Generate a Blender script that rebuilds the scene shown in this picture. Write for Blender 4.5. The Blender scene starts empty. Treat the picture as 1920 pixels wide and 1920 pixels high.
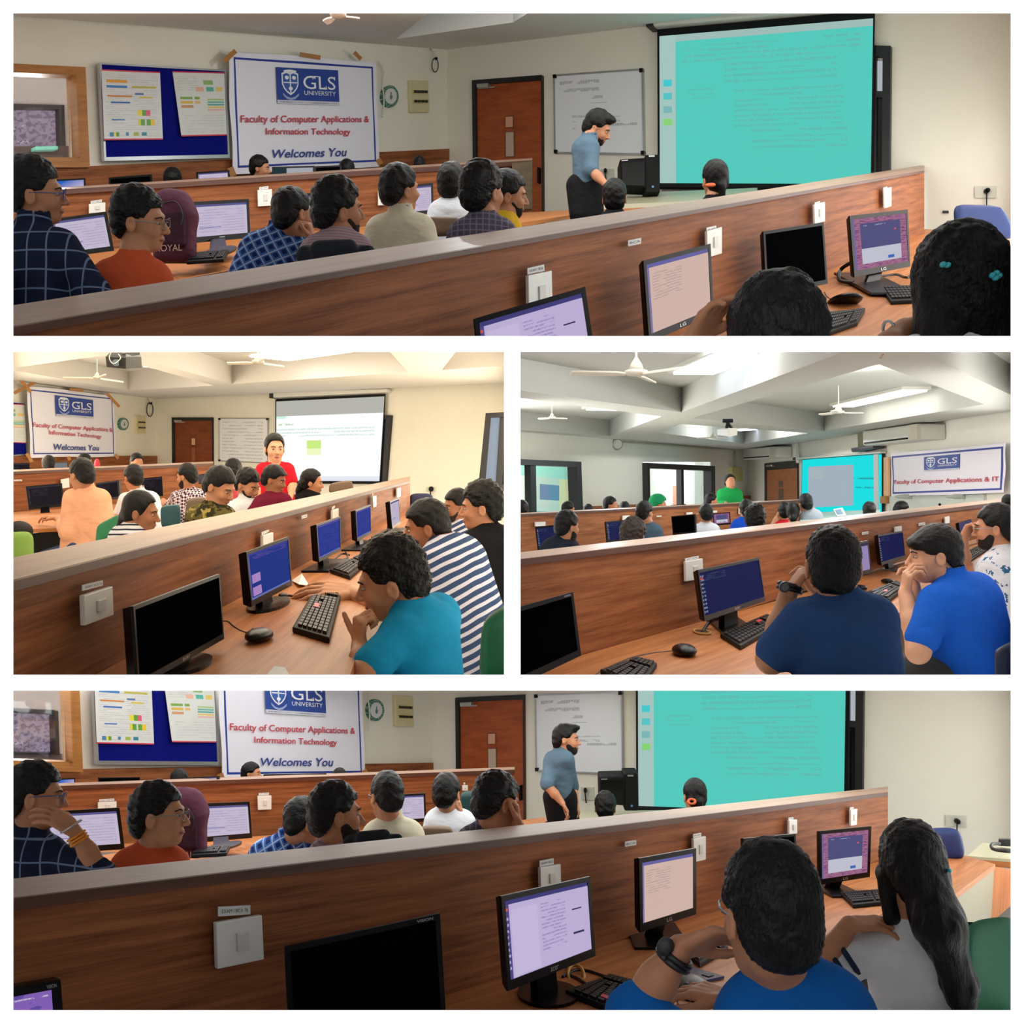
import bpy, bmesh, math, random
import numpy as np
from mathutils import Vector, Matrix

# ---------------------------------------------------------------- camera, world, lamps, exposure
F = 2000.0                      # focal length in pixels of the 1920 px frame
scene = bpy.context.scene
C = scene.collection
cam_data = bpy.data.cameras.new('camera')
cam_data.sensor_width = 36.0
cam_data.lens = F / 1920.0 * 36.0
cam_data.clip_start = 0.05
cam_data.clip_end = 200
cam = bpy.data.objects.new('camera', cam_data)
cam.rotation_euler = (math.pi / 2, 0, 0)
C.objects.link(cam)
scene.camera = cam
world = bpy.data.worlds.new('world')
scene.world = world
world.use_nodes = True
world.node_tree.nodes['Background'].inputs[0].default_value = (1, 1, 1, 1)
world.node_tree.nodes['Background'].inputs[1].default_value = 1.5
scene.view_settings.view_transform = 'Standard'
scene.view_settings.look = 'None'
scene.view_settings.exposure = 0.0
scene.view_settings.gamma = 1.0
scene.view_settings.use_curve_mapping = False


def P(u, v, d):
    return Vector(((u - 960) / F * d, d, (960 - v) / F * d))


def fill_lamp(u, w, v, d0, d1, L, col=(1, 1, 1)):
    """unseen fill panel added in the roof of one room, shining down (L = radiance)"""
    a, b = P(u, v, d0), P(u, v, d1)
    r = (b - a)
    ln = r.length
    r.normalize()
    x = Vector((1, 0, 0))
    z = x.cross(r).normalized()
    x = r.cross(z).normalized()
    m = Matrix((x, r, z)).transposed().to_4x4()
    m.translation = (a + b) / 2
    li = bpy.data.lights.new('fill_lamp', 'AREA')
    li.shape = 'RECTANGLE'
    li.size = w
    li.size_y = ln
    li.energy = L * math.pi * w * ln
    li.color = col
    o = bpy.data.objects.new('fill_lamp', li)
    o.matrix_world = m
    C.objects.link(o)
    return o


def lamps(u0, u1, v, cuts, Ls, col):
    for a, b, L in zip(cuts[:-1], cuts[1:], Ls):
        fill_lamp((u0 + u1) / 2, (u1 - u0) / F * a * 0.96, v, a, b - 0.02, L, col)


def side_fill(u, v0, v1, cuts, Ls, col, inward):
    """unseen fill panels added along the side wall of a room; inward = +1 shines right, -1 left"""
    for d0, d1, L in zip(cuts[:-1], cuts[1:], Ls):
        h = (v1 - v0) / F * d0 * 0.96
        a, b = P(u, (v0 + v1) / 2, d0), P(u, (v0 + v1) / 2, d1 - 0.02)
        a.z = b.z = (a.z + b.z) / 2
        y = (b - a)
        ln = y.length
        y.normalize()
        x = Vector((0, 0, 1))
        z = x.cross(y).normalized()
        if z.x * inward > 0:
            x, z = -x, -z
        m = Matrix((x, y, z)).transposed().to_4x4()
        m.translation = (a + b) / 2
        li = bpy.data.lights.new('side_fill', 'AREA')
        li.shape = 'RECTANGLE'
        li.size = h
        li.size_y = ln
        li.energy = L * math.pi * h * ln
        li.color = col
        o = bpy.data.objects.new('side_fill', li)
        o.matrix_world = m
        C.objects.link(o)


def point_lamp(p, r, L, col=(1, 1, 1)):  # unseen fill point added to brighten its surroundings
    li = bpy.data.lights.new('fill_lamp', 'POINT')
    li.shadow_soft_size = r
    li.energy = L
    li.color = col
    o = bpy.data.objects.new('fill_lamp', li)
    o.location = p
    C.objects.link(o)


# added fill panels in the roofs and side walls of the four rooms
cool, warm, neut = (0.97, 1.0, 0.97), (1.0, 0.88, 0.68), (1.0, 0.985, 0.94)
lamps(25, 1895, 14, [1.5, 2.6, 4.2, 6.2, 8.4], [4.6, 4.4, 3.2, 2.4], cool)
side_fill(1901, 30, 620, [3.0, 5.0, 7.0, 9.4], [1.8, 1.9, 2.9], cool, -1)
side_fill(19, 30, 620, [3.5, 5.5, 8.4], [0.2, 0.5], cool, 1)
lamps(25, 945, 653, [1.6, 3, 5, 8, 11.5], [2.6, 2.5, 1.7, 2.2], warm)
side_fill(950, 668, 1255, [3.0, 5.0, 8.0, 12.0, 18.0], [1.0, 1.2, 1.1, 4.6], warm, -1)
side_fill(19, 668, 1255, [9.0, 12.5, 17.5], [0.5, 4.2], warm, 1)
lamps(976, 1895, 653, [1.6, 3, 5, 8.3], [3.0, 2.5, 2.0], neut)
side_fill(1901, 770, 915, [6.0, 10.0, 15.8], [1.0, 6.0], neut, -1)
side_fill(970, 668, 1255, [9.0, 14.0, 21.0], [0.3, 3.0], neut, 1)
lamps(25, 1895, 1287, [1.5, 2.6, 4.2, 6.2, 9.0], [8.0, 7.0, 3.2, 2.2], cool)
lamps(25, 1250, 1287, [9.0, 11.4], [1.5], cool)
side_fill(1901, 1302, 1885, [3.0, 5.0, 7.0, 9.2], [1.1, 1.1, 2.2], cool, -1)
side_fill(19, 1302, 1885, [3.5, 5.5, 8.4], [0.2, 0.4], cool, 1)

# ---------------------------------------------------------------- helpers
PAN = {1: (25, 25, 1895, 630), 2: (25, 660, 945, 1265), 3: (976, 660, 1895, 1265), 4: (25, 1295, 1895, 1894)}
VH = {1: 222, 2: 856, 3: 905, 4: 1405}
FP = {1: 1590, 2: 800, 3: 800, 4: 1550}
CUR = [0]
MARG = 7


def lin(c):
    c = c / 255.0
    return c / 12.92 if c <= 0.04045 else ((c + 0.055) / 1.055) ** 2.4


def rgb(c):
    return (lin(c[0]), lin(c[1]), lin(c[2]), 1.0)


MATS = {}


class NT:
    def __init__(s, name):
        s.m = bpy.data.materials.new(name)
        s.m.use_nodes = True
        s.n = s.m.node_tree.nodes
        s.l = s.m.node_tree.links
        s.b = s.n['Principled BSDF']

    def add(s, t, **kw):
        n = s.n.new(t)
        for k, v in kw.items():
            setattr(n, k, v)
        return n

    def link(s, a, b):
        s.l.new(a, b)

    def val(s, sock, x):
        if hasattr(x, 'is_linked') or hasattr(x, 'links'):
            s.l.new(x, sock)
        else:
            sock.default_value = x

    def math(s, op, a, b=0.0, c=None):
        n = s.n.new('ShaderNodeMath')
        n.operation = op
        s.val(n.inputs[0], a)
        s.val(n.inputs[1], b)
        if c is not None:
            s.val(n.inputs[2], c)
        return n.outputs[0]

    def mix(s, f, a, b):
        n = s.n.new('ShaderNodeMix')
        n.data_type = 'RGBA'
        s.val(n.inputs[0], f)
        s.val(n.inputs[6], a)
        s.val(n.inputs[7], b)
        return n.outputs[2]

    def noise(s, vec, scale, detail=3.0, rough=0.55):
        n = s.n.new('ShaderNodeTexNoise')
        n.inputs['Scale'].default_value = scale
        n.inputs['Detail'].default_value = detail
        n.inputs['Roughness'].default_value = rough
        if vec is not None:
            s.l.new(vec, n.inputs['Vector'])
        return n.outputs[0]

    def mapping(s, vec, scale=(1, 1, 1), rot=(0, 0, 0)):
        n = s.n.new('ShaderNodeMapping')
        n.inputs['Scale'].default_value = scale
        n.inputs['Rotation'].default_value = rot
        s.l.new(vec, n.inputs['Vector'])
        return n.outputs[0]

    def coord(s, which='Object'):
        return s.n.new('ShaderNodeTexCoord').outputs[which]

    def bump(s, h, strength=0.3, dist=0.01):
        n = s.n.new('ShaderNodeBump')
        n.inputs['Strength'].default_value = strength
        n.inputs['Distance'].default_value = dist
        s.l.new(h, n.inputs['Height'])
        s.l.new(n.outputs[0], s.b.inputs['Normal'])

    def ramp(s, f, stops):
        n = s.n.new('ShaderNodeValToRGB')
        e = n.color_ramp.elements
        while len(e) < len(stops):
            e.new(0.5)
        for el, (p, c) in zip(e, stops):
            el.position = p
            el.color = rgb(c)
        s.l.new(f, n.inputs[0])
        return n.outputs[0]


def mat(name, c, rough=0.5, metal=0.0, spec=0.5, bump=0.0, bscale=60, var=0.0):
    if name in MATS:
        return MATS[name]
    t = NT(name)
    t.b.inputs['Base Color'].default_value = rgb(c)
    t.b.inputs['Roughness'].default_value = rough
    t.b.inputs['Metallic'].default_value = metal
    t.b.inputs['Specular IOR Level'].default_value = spec
    co = t.coord()
    if var:
        f = t.noise(co, 3.0, 4)
        t.link(t.mix(f, rgb([x * (1 - var) for x in c]), rgb([min(255, x * (1 + var)) for x in c])), t.b.inputs['Base Color'])
    if bump:
        t.bump(t.noise(co, bscale, 3), bump, 0.01)
    MATS[name] = t.m
    return t.m


def emit(name, c, s):
    if name in MATS:
        return MATS[name]
    t = NT(name)
    t.b.inputs['Base Color'].default_value = (0.02, 0.02, 0.02, 1)
    t.b.inputs['Emission Color'].default_value = rgb(c)
    t.b.inputs['Emission Strength'].default_value = s
    MATS[name] = t.m
    return t.m


def wood(name, dark, light, sx=0.7, sy=16, rough=0.42, spec=0.35):
    if name in MATS:
        return MATS[name]
    t = NT(name)
    uv = t.coord('UV')
    mp = t.mapping(uv, (sx, sy, 1))
    a = t.noise(mp, 2.0, 6, 0.62)
    b = t.noise(t.mapping(uv, (sx * 2.2, sy * 6, 1)), 3.0, 3, 0.6)
    f = t.math('ADD', t.math('MULTIPLY', a, 0.75), t.math('MULTIPLY', b, 0.3))
    col = t.ramp(f, [(0.36, dark), (0.66, light)])
    t.link(col, t.b.inputs['Base Color'])
    t.b.inputs['Roughness'].default_value = rough
    t.b.inputs['Specular IOR Level'].default_value = spec
    t.bump(b, 0.05, 0.003)
    MATS[name] = t.m
    return t.m


def paint(name, base, items, emission=0.0, rough=0.45, spec=0.3, grad=None, alpha=None):
    """flat print on a 0..1 UV face (v runs down): items = (u0,v0,u1,v1,colour[,'text',rows])"""
    if name in MATS:
        return MATS[name]
    t = NT(name)
    uv = t.coord('UV')
    sp = t.add('ShaderNodeSeparateXYZ')
    t.link(uv, sp.inputs[0])
    U, V = sp.outputs[0], sp.outputs[1]
    if grad:
        cur = t.ramp(t.math('ADD', t.math('MULTIPLY', U, 0.5), t.math('MULTIPLY', V, 0.5)), grad)
    else:
        cur = None
    for it in items:
        u0, v0, u1, v1, c = it[:5]
        m = t.math('MULTIPLY', t.math('COMPARE', U, (u0 + u1) / 2, abs(u1 - u0) / 2), t.math('COMPARE', V, (v0 + v1) / 2, abs(v1 - v0) / 2))
        if len(it) > 5 and it[5] == 'text':
            rows = it[6]
            st = t.math('FRACT', t.math('MULTIPLY', t.math('SUBTRACT', V, v0), rows / max(1e-4, (v1 - v0))))
            st = t.math('COMPARE', st, 0.5, 0.23)
            nz = t.noise(t.mapping(uv, (60 / max(0.05, u1 - u0), rows / max(0.02, v1 - v0), 1)), 1.0, 2)
            ln = t.noise(t.mapping(uv, (3 / max(0.05, u1 - u0), rows * 1.0 / max(0.02, v1 - v0), 1)), 1.0, 0)
            m = t.math('MULTIPLY', m, t.math('MULTIPLY', st, t.math('MULTIPLY', t.math('GREATER_THAN', nz, 0.44), t.math('GREATER_THAN', ln, 0.42))))
            m = t.math('MULTIPLY', m, it[7] if len(it) > 7 else 0.75)
        if len(it) > 5 and it[5] == 'noise':
            nz = t.noise(t.mapping(uv, (it[6], it[7], 1)), 1.0, 3)
            m = t.math('MULTIPLY', m, t.math('GREATER_THAN', nz, it[8]))
        cur = t.mix(m, cur if cur is not None else rgb(base), rgb(c))
    if cur is None:
        r = t.add('ShaderNodeRGB')
        r.outputs[0].default_value = rgb(base)
        cur = r.outputs[0]
    if emission:
        t.b.inputs['Base Color'].default_value = (0.01, 0.01, 0.012, 1)
        t.link(cur, t.b.inputs['Emission Color'])
        t.b.inputs['Emission Strength'].default_value = emission
        t.b.inputs['Roughness'].default_value = 0.25
    else:
        t.link(cur, t.b.inputs['Base Color'])
        t.b.inputs['Roughness'].default_value = rough
    t.b.inputs['Specular IOR Level'].default_value = 0.0 if emission else spec
    MATS[name] = t.m
    return t.m


def glass_mat():
    if 'window_glass' in MATS:
        return MATS['window_glass']
    t = NT('window_glass')
    tr = t.add('ShaderNodeBsdfTransparent')
    tr.inputs[0].default_value = (0.93, 0.96, 0.95, 1)
    gl = t.add('ShaderNodeBsdfGlossy')
    gl.inputs['Roughness'].default_value = 0.03
    mx = t.add('ShaderNodeMixShader')
    mx.inputs[0].default_value = 0.07
    t.link(tr.outputs[0], mx.inputs[1])
    t.link(gl.outputs[0], mx.inputs[2])
    t.link(mx.outputs[0], t.n['Material Output'].inputs[0])
    MATS['window_glass'] = t.m
    return t.m


def clip_bm(bm):
    """cut a mesh flush at the walls of the room's compartment"""
    if not CUR[0]:
        return
    u0, v0, u1, v1 = PAN[CUR[0]]
    u0 -= MARG; v0 -= MARG; u1 += MARG; v1 += MARG
    pl = [Vector((1, -(u0 - 960) / F, 0)), Vector((-1, (u1 - 960) / F, 0)),
          Vector((0, (960 - v0) / F, -1)), Vector((0, -(960 - v1) / F, 1))]
    me = bpy.data.meshes.new('tmp')
    bm.to_mesh(me)
    co = np.empty(len(me.vertices) * 3, np.float32)
    me.vertices.foreach_get('co', co)
    bpy.data.meshes.remove(me)
    co = co.reshape(-1, 3)
    if not len(co):
        return
    for n in pl:
        ins = co @ np.array(n, np.float32)
        if ins.min() >= -1e-6:
            continue
        if ins.max() < 0:
            bm.clear()
            return
        r = bmesh.ops.bisect_plane(bm, geom=bm.verts[:] + bm.edges[:] + bm.faces[:], plane_co=(0, 0, 0), plane_no=n,
                                   clear_inner=True, clear_outer=False)
        e = [x for x in r['geom_cut'] if isinstance(x, bmesh.types.BMEdge)]
        e = [x for x in e if x.is_boundary]
        if e:
            try:
                bmesh.ops.holes_fill(bm, edges=e, sides=0)
            except Exception:
                pass


def add_obj(name, bm, material, parent=None, smooth=False, origin=None):
    clip_bm(bm)
    if not bm.verts:
        bm.free()
        return None
    if parent is not None:
        org = Vector(parent['_o'])
    elif origin is not None:
        org = Vector(origin)
    else:
        xs = [v.co for v in bm.verts]
        org = Vector(((min(p.x for p in xs) + max(p.x for p in xs)) / 2, (min(p.y for p in xs) + max(p.y for p in xs)) / 2, min(p.z for p in xs)))
    bmesh.ops.translate(bm, verts=bm.verts, vec=-org)
    me = bpy.data.meshes.new(name)
    bm.to_mesh(me)
    bm.free()
    me.polygons.foreach_set('use_smooth', [smooth] * len(me.polygons))
    if isinstance(material, (list, tuple)):
        for m in material:
            me.materials.append(m)
    else:
        me.materials.append(material)
    o = bpy.data.objects.new(name, me)
    C.objects.link(o)
    if parent is not None:
        o.parent = parent
    else:
        o.location = org
    o['_o'] = tuple(org)
    return o


def thing(name, label, cat, loc, group=None):
    o = bpy.data.objects.new(name, None)
    o.empty_display_size = 0.05
    C.objects.link(o)
    o.location = loc
    o['_o'] = tuple(loc)
    tag(o, label, cat, group)
    return o


def tag(o, label, cat, group=None):
    if o is None:
        return None
    o['label'] = label
    o['category'] = cat
    if group:
        o['group'] = group
    return o


def struct(o):
    if o is not None:
        o['kind'] = 'structure'
    return o


def bm_faces(verts, faces, uvs=None):
    bm = bmesh.new()
    vs = [bm.verts.new(v) for v in verts]
    lay = bm.loops.layers.uv.new('UVMap')
    for i, f in enumerate(faces):
        try:
            fc = bm.faces.new([vs[k] for k in f])
        except ValueError:
            continue
        if uvs is not None:
            for lp, k in zip(fc.loops, f):
                lp[lay].uv = uvs[i][f.index(k)] if isinstance(uvs, dict) else uvs[k]
        else:
            p = [verts[k] for k in f]
            e0 = p[1] - p[0]
            e1 = p[-1] - p[0]
            if e1.length > e0.length:
                ax, ay = e1, e0
            else:
                ax, ay = e0, e1
            ax = ax.normalized() if ax.length > 0 else Vector((1, 0, 0))
            ay = (ay - ax * ay.dot(ax))
            ay = ay.normalized() if ay.length > 0 else Vector((0, 0, 1))
            for lp, q in zip(fc.loops, p):
                w = q - p[0]
                lp[lay].uv = (w.dot(ax) + verts[0].x * 3, w.dot(ay) + verts[0].z * 3)
    return bm


HEX = [(0, 1, 2, 3), (7, 6, 5, 4), (0, 4, 5, 1), (1, 5, 6, 2), (2, 6, 7, 3), (3, 7, 4, 0)]


def hexa(a, b):
    """solid from a front quad (TL,TR,BR,BL) and a back quad"""
    return bm_faces(list(a) + list(b), HEX)


def bil(q, s, t):
    return q[0].lerp(q[1], s).lerp(q[3].lerp(q[2], s), t)


def qn(q):
    return (q[3] - q[0]).cross(q[1] - q[0]).normalized()


def qbox(q, s0, t0, s1, t1, z0=0.0, z1=0.01, unit=True):
    """box lying on quad q between s0..s1 (right) and t0..t1 (down), from z0 to z1 toward the viewer"""
    n = qn(q)
    st = [(s0, t0), (s1, t0), (s1, t1), (s0, t1)]
    a = [bil(q, s, t) + n * z1 for s, t in st]
    b = [bil(q, s, t) + n * z0 for s, t in st]
    if unit:
        uv = [(0, 0), (1, 0), (1, 1), (0, 1)] * 2
    else:
        W, H = (q[1] - q[0]).length, (q[3] - q[0]).length
        uv = [(s * W, t * H) for s, t in st] * 2
    return bm_faces(a + b, HEX, uv)


def join_bm(lst):
    bm = bmesh.new()
    bm.loops.layers.uv.new('UVMap')
    for b in lst:
        me = bpy.data.meshes.new('tmp')
        b.to_mesh(me)
        b.free()
        bm.from_mesh(me)
        bpy.data.meshes.remove(me)
    return bm


def bevel(bm, w, seg=2):
    bmesh.ops.bevel(bm, geom=bm.edges[:], offset=w, segments=seg, affect='EDGES', profile=0.6)
    return bm


class Wall:
    """upright plane: 1/d runs evenly with u"""

    def __init__(s, u0, d0, u1, d1):
        s.u0, s.k0 = u0, 1.0 / d0
        s.g = (1.0 / d1 - 1.0 / d0) / (u1 - u0)

    def d(s, u):
        return 1.0 / (s.k0 + s.g * (u - s.u0))

    def at(s, u, v, off=0.0):
        p = P(u, v, s.d(u))
        if off:
            q = [P(u, v, s.d(u)), P(u + 5, v, s.d(u + 5)), P(u + 5, v + 5, s.d(u + 5)), P(u, v + 5, s.d(u))]
            p = p + qn(q) * off
        return p

    def q(s, *c):
        if len(c) == 4 and not isinstance(c[0], (tuple, list)):
            u0, v0, u1, v1 = c
            c = [(u0, v0), (u1, v0), (u1, v1), (u0, v1)]
        return [s.at(u, v) for u, v in c]


class Flat:
    """level plane of a room: d = c / (v - vh)"""

    def __init__(s, c, vh):
        s.c, s.vh = c, vh

    def d(s, v):
        return s.c / (v - s.vh)

    def at(s, u, v):
        return P(u, v, s.c / (v - s.vh))

    def q(s, *c):
        return [s.at(u, v) for u, v in c]


def tube(pts, r, n=6):
    bm = bmesh.new()
    bm.loops.layers.uv.new('UVMap')
    rings = []
    m = len(pts)
    for i, p in enumerate(pts):
        t = (pts[min(i + 1, m - 1)] - pts[max(i - 1, 0)]).normalized()
        a = t.cross(Vector((0.3, 0.2, 1))).normalized()
        b = t.cross(a)
        rr = r[i] if isinstance(r, (list, tuple)) else r
        rings.append([bm.verts.new(p + a * rr * math.cos(2 * math.pi * k / n) + b * rr * math.sin(2 * math.pi * k / n)) for k in range(n)])
    for x, y in zip(rings[:-1], rings[1:]):
        for k in range(n):
            bm.faces.new((x[k], x[(k + 1) % n], y[(k + 1) % n], y[k]))
    bm.faces.new(rings[0][::-1])
    bm.faces.new(rings[-1])
    return bm


def curve_pts(ctrl, n=8):
    """Catmull-Rom through control points"""
    out = []
    c = [ctrl[0]] + list(ctrl) + [ctrl[-1]]
    for i in range(1, len(c) - 2):
        p0, p1, p2, p3 = c[i - 1], c[i], c[i + 1], c[i + 2]
        for k in range(n):
            t = k / n
            out.append(0.5 * ((2 * p1) + (p2 - p0) * t + (2 * p0 - 5 * p1 + 4 * p2 - p3) * t * t + (3 * p1 - p0 - 3 * p2 + p3) * t ** 3))
    out.append(ctrl[-1])
    return out


def disc(center, ax, ay, n=24, depth=None):
    """flat disc; with depth vector a short cylinder"""
    vs = [center + ax * math.cos(2 * math.pi * k / n) + ay * math.sin(2 * math.pi * k / n) for k in range(n)]
    uv = [(0.5 + 0.5 * math.cos(2 * math.pi * k / n), 0.5 - 0.5 * math.sin(2 * math.pi * k / n)) for k in range(n)]
    if depth is None:
        return bm_faces(vs, [tuple(range(n))], uv)
    w = [v + depth for v in vs]
    f = [tuple(range(n)), tuple(range(2 * n - 1, n - 1, -1))] + [(k, n + k, n + (k + 1) % n, (k + 1) % n) for k in range(n)]
    return bm_faces(vs + w, f, uv + uv)


def ellips(center, ax, ay, az, nu=20, nv=12):
    bm = bmesh.new()
    bm.loops.layers.uv.new('UVMap')
    bmesh.ops.create_uvsphere(bm, u_segments=nu, v_segments=nv, radius=1)
    for v in bm.verts:
        c = v.co.copy()
        v.co = center + ax * c.x + ay * c.y + az * c.z
    return bm


def poly(pts, thick=None):
    if thick is None:
        return bm_faces(pts, [tuple(range(len(pts)))])
    n = len(pts)
    w = [p + thick for p in pts]
    f = [tuple(range(n)), tuple(range(2 * n - 1, n - 1, -1))] + [(k, n + k, n + (k + 1) % n, (k + 1) % n) for k in range(n)]
    return bm_faces(list(pts) + w, f)


def text_on(q, body, material, parent, name='lettering', z=0.004, shear=0.0, bold=0.0, space=1.0):
    """printed letters filling quad q"""
    cu = bpy.data.curves.new('t', 'FONT')
    cu.body = body
    cu.shear = shear
    cu.offset = bold
    cu.space_character = space
    cu.resolution_u = 3
    ob = bpy.data.objects.new('t', cu)
    C.objects.link(ob)
    dg = bpy.context.evaluated_depsgraph_get()
    me = bpy.data.meshes.new_from_object(ob.evaluated_get(dg))
    bpy.data.objects.remove(ob)
    bpy.data.curves.remove(cu)
    bm = bmesh.new()
    bm.from_mesh(me)
    bpy.data.meshes.remove(me)
    xs = [v.co.x for v in bm.verts]
    ys = [v.co.y for v in bm.verts]
    x0, x1, y0, y1 = min(xs), max(xs), min(ys), max(ys)
    n = qn(q)
    for v in bm.verts:
        v.co = bil(q, (v.co.x - x0) / (x1 - x0), (y1 - v.co.y) / (y1 - y0)) + n * z
    return add_obj(name, bm, material, parent)


def qpx(w, *c):
    return w.q(*c)

# ---------------------------------------------------------------- people: smooth solids from distance fields
def smin(a, b, k):
    h = np.clip(0.5 + 0.5 * (b - a) / k, 0, 1)
    return b * (1 - h) + a * h - k * h * (1 - h)


def smax(a, b, k):
    return -smin(-a, -b, k)


def ell_l(q, c, r):
    x = (q[..., 0] - c[0]) / r[0]
    y = (q[..., 1] - c[1]) / r[1]
    z = (q[..., 2] - c[2]) / r[2]
    k0 = np.sqrt(x * x + y * y + z * z)
    k1 = np.sqrt((x / r[0]) ** 2 + (y / r[1]) ** 2 + (z / r[2]) ** 2) + 1e-9
    return k0 * (k0 - 1) / k1


def cap_l(q, a, b, ra, rb):
    a = np.asarray(a, np.float32)
    b = np.asarray(b, np.float32)
    ab = b - a
    t = np.clip(((q - a) @ ab) / max(1e-9, float(ab @ ab)), 0, 1)
    w = q - a - t[..., None] * ab
    return np.sqrt((w * w).sum(-1)) - (ra + (rb - ra) * t)


def wob(q, s, seed=0.0):
    x, y, z = q[..., 0] * s + seed, q[..., 1] * s + seed * 1.7, q[..., 2] * s
    return (np.sin(x + 1.3 * np.sin(y * 0.9 + z)) + np.sin(y * 1.15 + 1.2 * np.sin(z * 1.1 + x * 0.7)) + np.sin(z * 1.3 + 1.4 * np.sin(x * 0.8 - y))) / 3


class Prim:
    def __init__(s, f, lo, hi, k=0.02, sub=False):
        s.f, s.lo, s.hi, s.k, s.sub = f, np.asarray(lo, np.float32), np.asarray(hi, np.float32), k, sub


def cap(a, b, ra, rb=None, k=0.02, sub=False):
    rb = ra if rb is None else rb
    a, b = np.array(a, np.float32), np.array(b, np.float32)
    r = max(ra, rb)
    return Prim(lambda q: cap_l(q, a, b, ra, rb), np.minimum(a, b) - r, np.maximum(a, b) + r, k, sub)


def ell(c, r, R=None, k=0.02, sub=False):
    c = np.array(c, np.float32)
    m = max(r)
    if R is None:
        return Prim(lambda q: ell_l(q, c, r), c - m, c + m, k, sub)
    R = np.array(R, np.float32)
    return Prim(lambda q: ell_l((q - c) @ R, (0, 0, 0), r), c - m, c + m, k, sub)


def rbox(c, hs, r, k=0.02):
    c = np.array(c, np.float32)
    b = np.array(hs, np.float32) - r

    def f(q):
        w = np.abs(q - c) - b
        return np.sqrt((np.maximum(w, 0) ** 2).sum(-1)) + np.minimum(w.max(-1), 0) - r
    return Prim(f, c - np.array(hs, np.float32), c + np.array(hs, np.float32), k)


def surface(prims, h, clipper=True):
    lo = np.min([p.lo for p in prims if not p.sub], 0) - 3 * h
    hi = np.max([p.hi for p in prims if not p.sub], 0) + 3 * h
    n = np.ceil((hi - lo) / h).astype(int) + 1
    while int(n[0]) * int(n[1]) * int(n[2]) > 3200000:
        h *= 1.12
        n = np.ceil((hi - lo) / h).astype(int) + 1
    D = np.full(n, 1.0, np.float32)
    ax = [lo[i] + h * np.arange(n[i], dtype=np.float32) for i in range(3)]
    for p in prims:
        m = p.k * 1.2 + 2.5 * h
        i0 = np.clip(np.floor((p.lo - m - lo) / h).astype(int), 0, n)
        i1 = np.clip(np.ceil((p.hi + m - lo) / h).astype(int) + 1, 0, n)
        if (i1 <= i0).any():
            continue
        sl = tuple(slice(a, b) for a, b in zip(i0, i1))
        g = np.stack(np.meshgrid(ax[0][sl[0]], ax[1][sl[1]], ax[2][sl[2]], indexing='ij'), -1)
        d = p.f(g).astype(np.float32)
        D[sl] = smax(D[sl], -d, p.k) if p.sub else smin(D[sl], d, p.k)
    s = D < 0
    cs = np.zeros(n - 1, np.int8)
    offs = [(i, j, k) for i in (0, 1) for j in (0, 1) for k in (0, 1)]
    for o in offs:
        cs += s[o[0]:n[0] - 1 + o[0], o[1]:n[1] - 1 + o[1], o[2]:n[2] - 1 + o[2]]
    act = (cs > 0) & (cs < 8)
    cells = np.argwhere(act)
    if not len(cells):
        return None
    idx = np.full(n - 1, -1, np.int64)
    idx[act] = np.arange(len(cells))
    acc = np.zeros((len(cells), 3))
    cnt = np.zeros(len(cells))
    for a in offs:
        for b in offs:
            if sum(abs(x - y) for x, y in zip(a, b)) == 1 and a < b:
                da = D[tuple((cells + a).T)]
                db = D[tuple((cells + b).T)]
                m = (da < 0) != (db < 0)
                t = da[m] / (da[m] - db[m])
                acc[m] += np.array(a) + t[:, None] * (np.array(b) - np.array(a))
                cnt[m] += 1
    V = lo + h * (cells + acc / cnt[:, None])
    Q = []
    for a in range(3):
        b, c = (a + 1) % 3, (a + 2) % 3
        sa = [slice(None)] * 3
        sb = [slice(None)] * 3
        sa[a] = slice(0, n[a] - 1)
        sb[a] = slice(1, n[a])
        ch = s[tuple(sa)] != s[tuple(sb)]
        e = np.argwhere(ch)
        e = e[(e[:, b] > 0) & (e[:, c] > 0) & (e[:, b] < n[b] - 1) & (e[:, c] < n[c] - 1)]
        inside = s[tuple(e.T)]
        q = []
        for ob, oc in ((0, 0), (1, 0), (1, 1), (0, 1)):
            w = e.copy()
            w[:, b] -= 1 - ob
            w[:, c] -= 1 - oc
            q.append(idx[tuple(w.T)])
        q = np.stack(q, 1)
        q[~inside] = q[~inside][:, ::-1]
        Q.append(q[(q >= 0).all(1)])
    Q = np.concatenate(Q)
    me = bpy.data.meshes.new('tmp')
    me.from_pydata(V.tolist(), [], Q.tolist())
    bm = bmesh.new()
    bm.from_mesh(me)
    bpy.data.meshes.remove(me)
    return bm


def view_frame(pn, u, v):
    d = P(u, v, 1.0).normalized()
    z = Vector((0, 0, 1))
    up0 = (z - d * z.dot(d)).normalized()
    e = math.atan((VH[pn] - v) / FP[pn])
    fwd = d * math.cos(e) - up0 * math.sin(e)
    up = d * math.sin(e) + up0 * math.cos(e)
    return fwd.cross(up).normalized(), fwd, up          # right, away, up


def head_axes(pn, u, v, yaw, pitch=0, roll=0):
    r, f, up = view_frame(pn, u, v)
    a = math.radians(yaw)
    y = -f * math.cos(a) + r * math.sin(a)
    x = y.cross(up)
    p = math.radians(pitch)
    y2 = y * math.cos(p) - up * math.sin(p)
    z2 = y * math.sin(p) + up * math.cos(p)
    ro = math.radians(roll)
    x3 = x * math.cos(ro) + z2 * math.sin(ro)
    z3 = z2 * math.cos(ro) - x * math.sin(ro)
    return x3.normalized(), y2.normalized(), z3.normalized()


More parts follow.
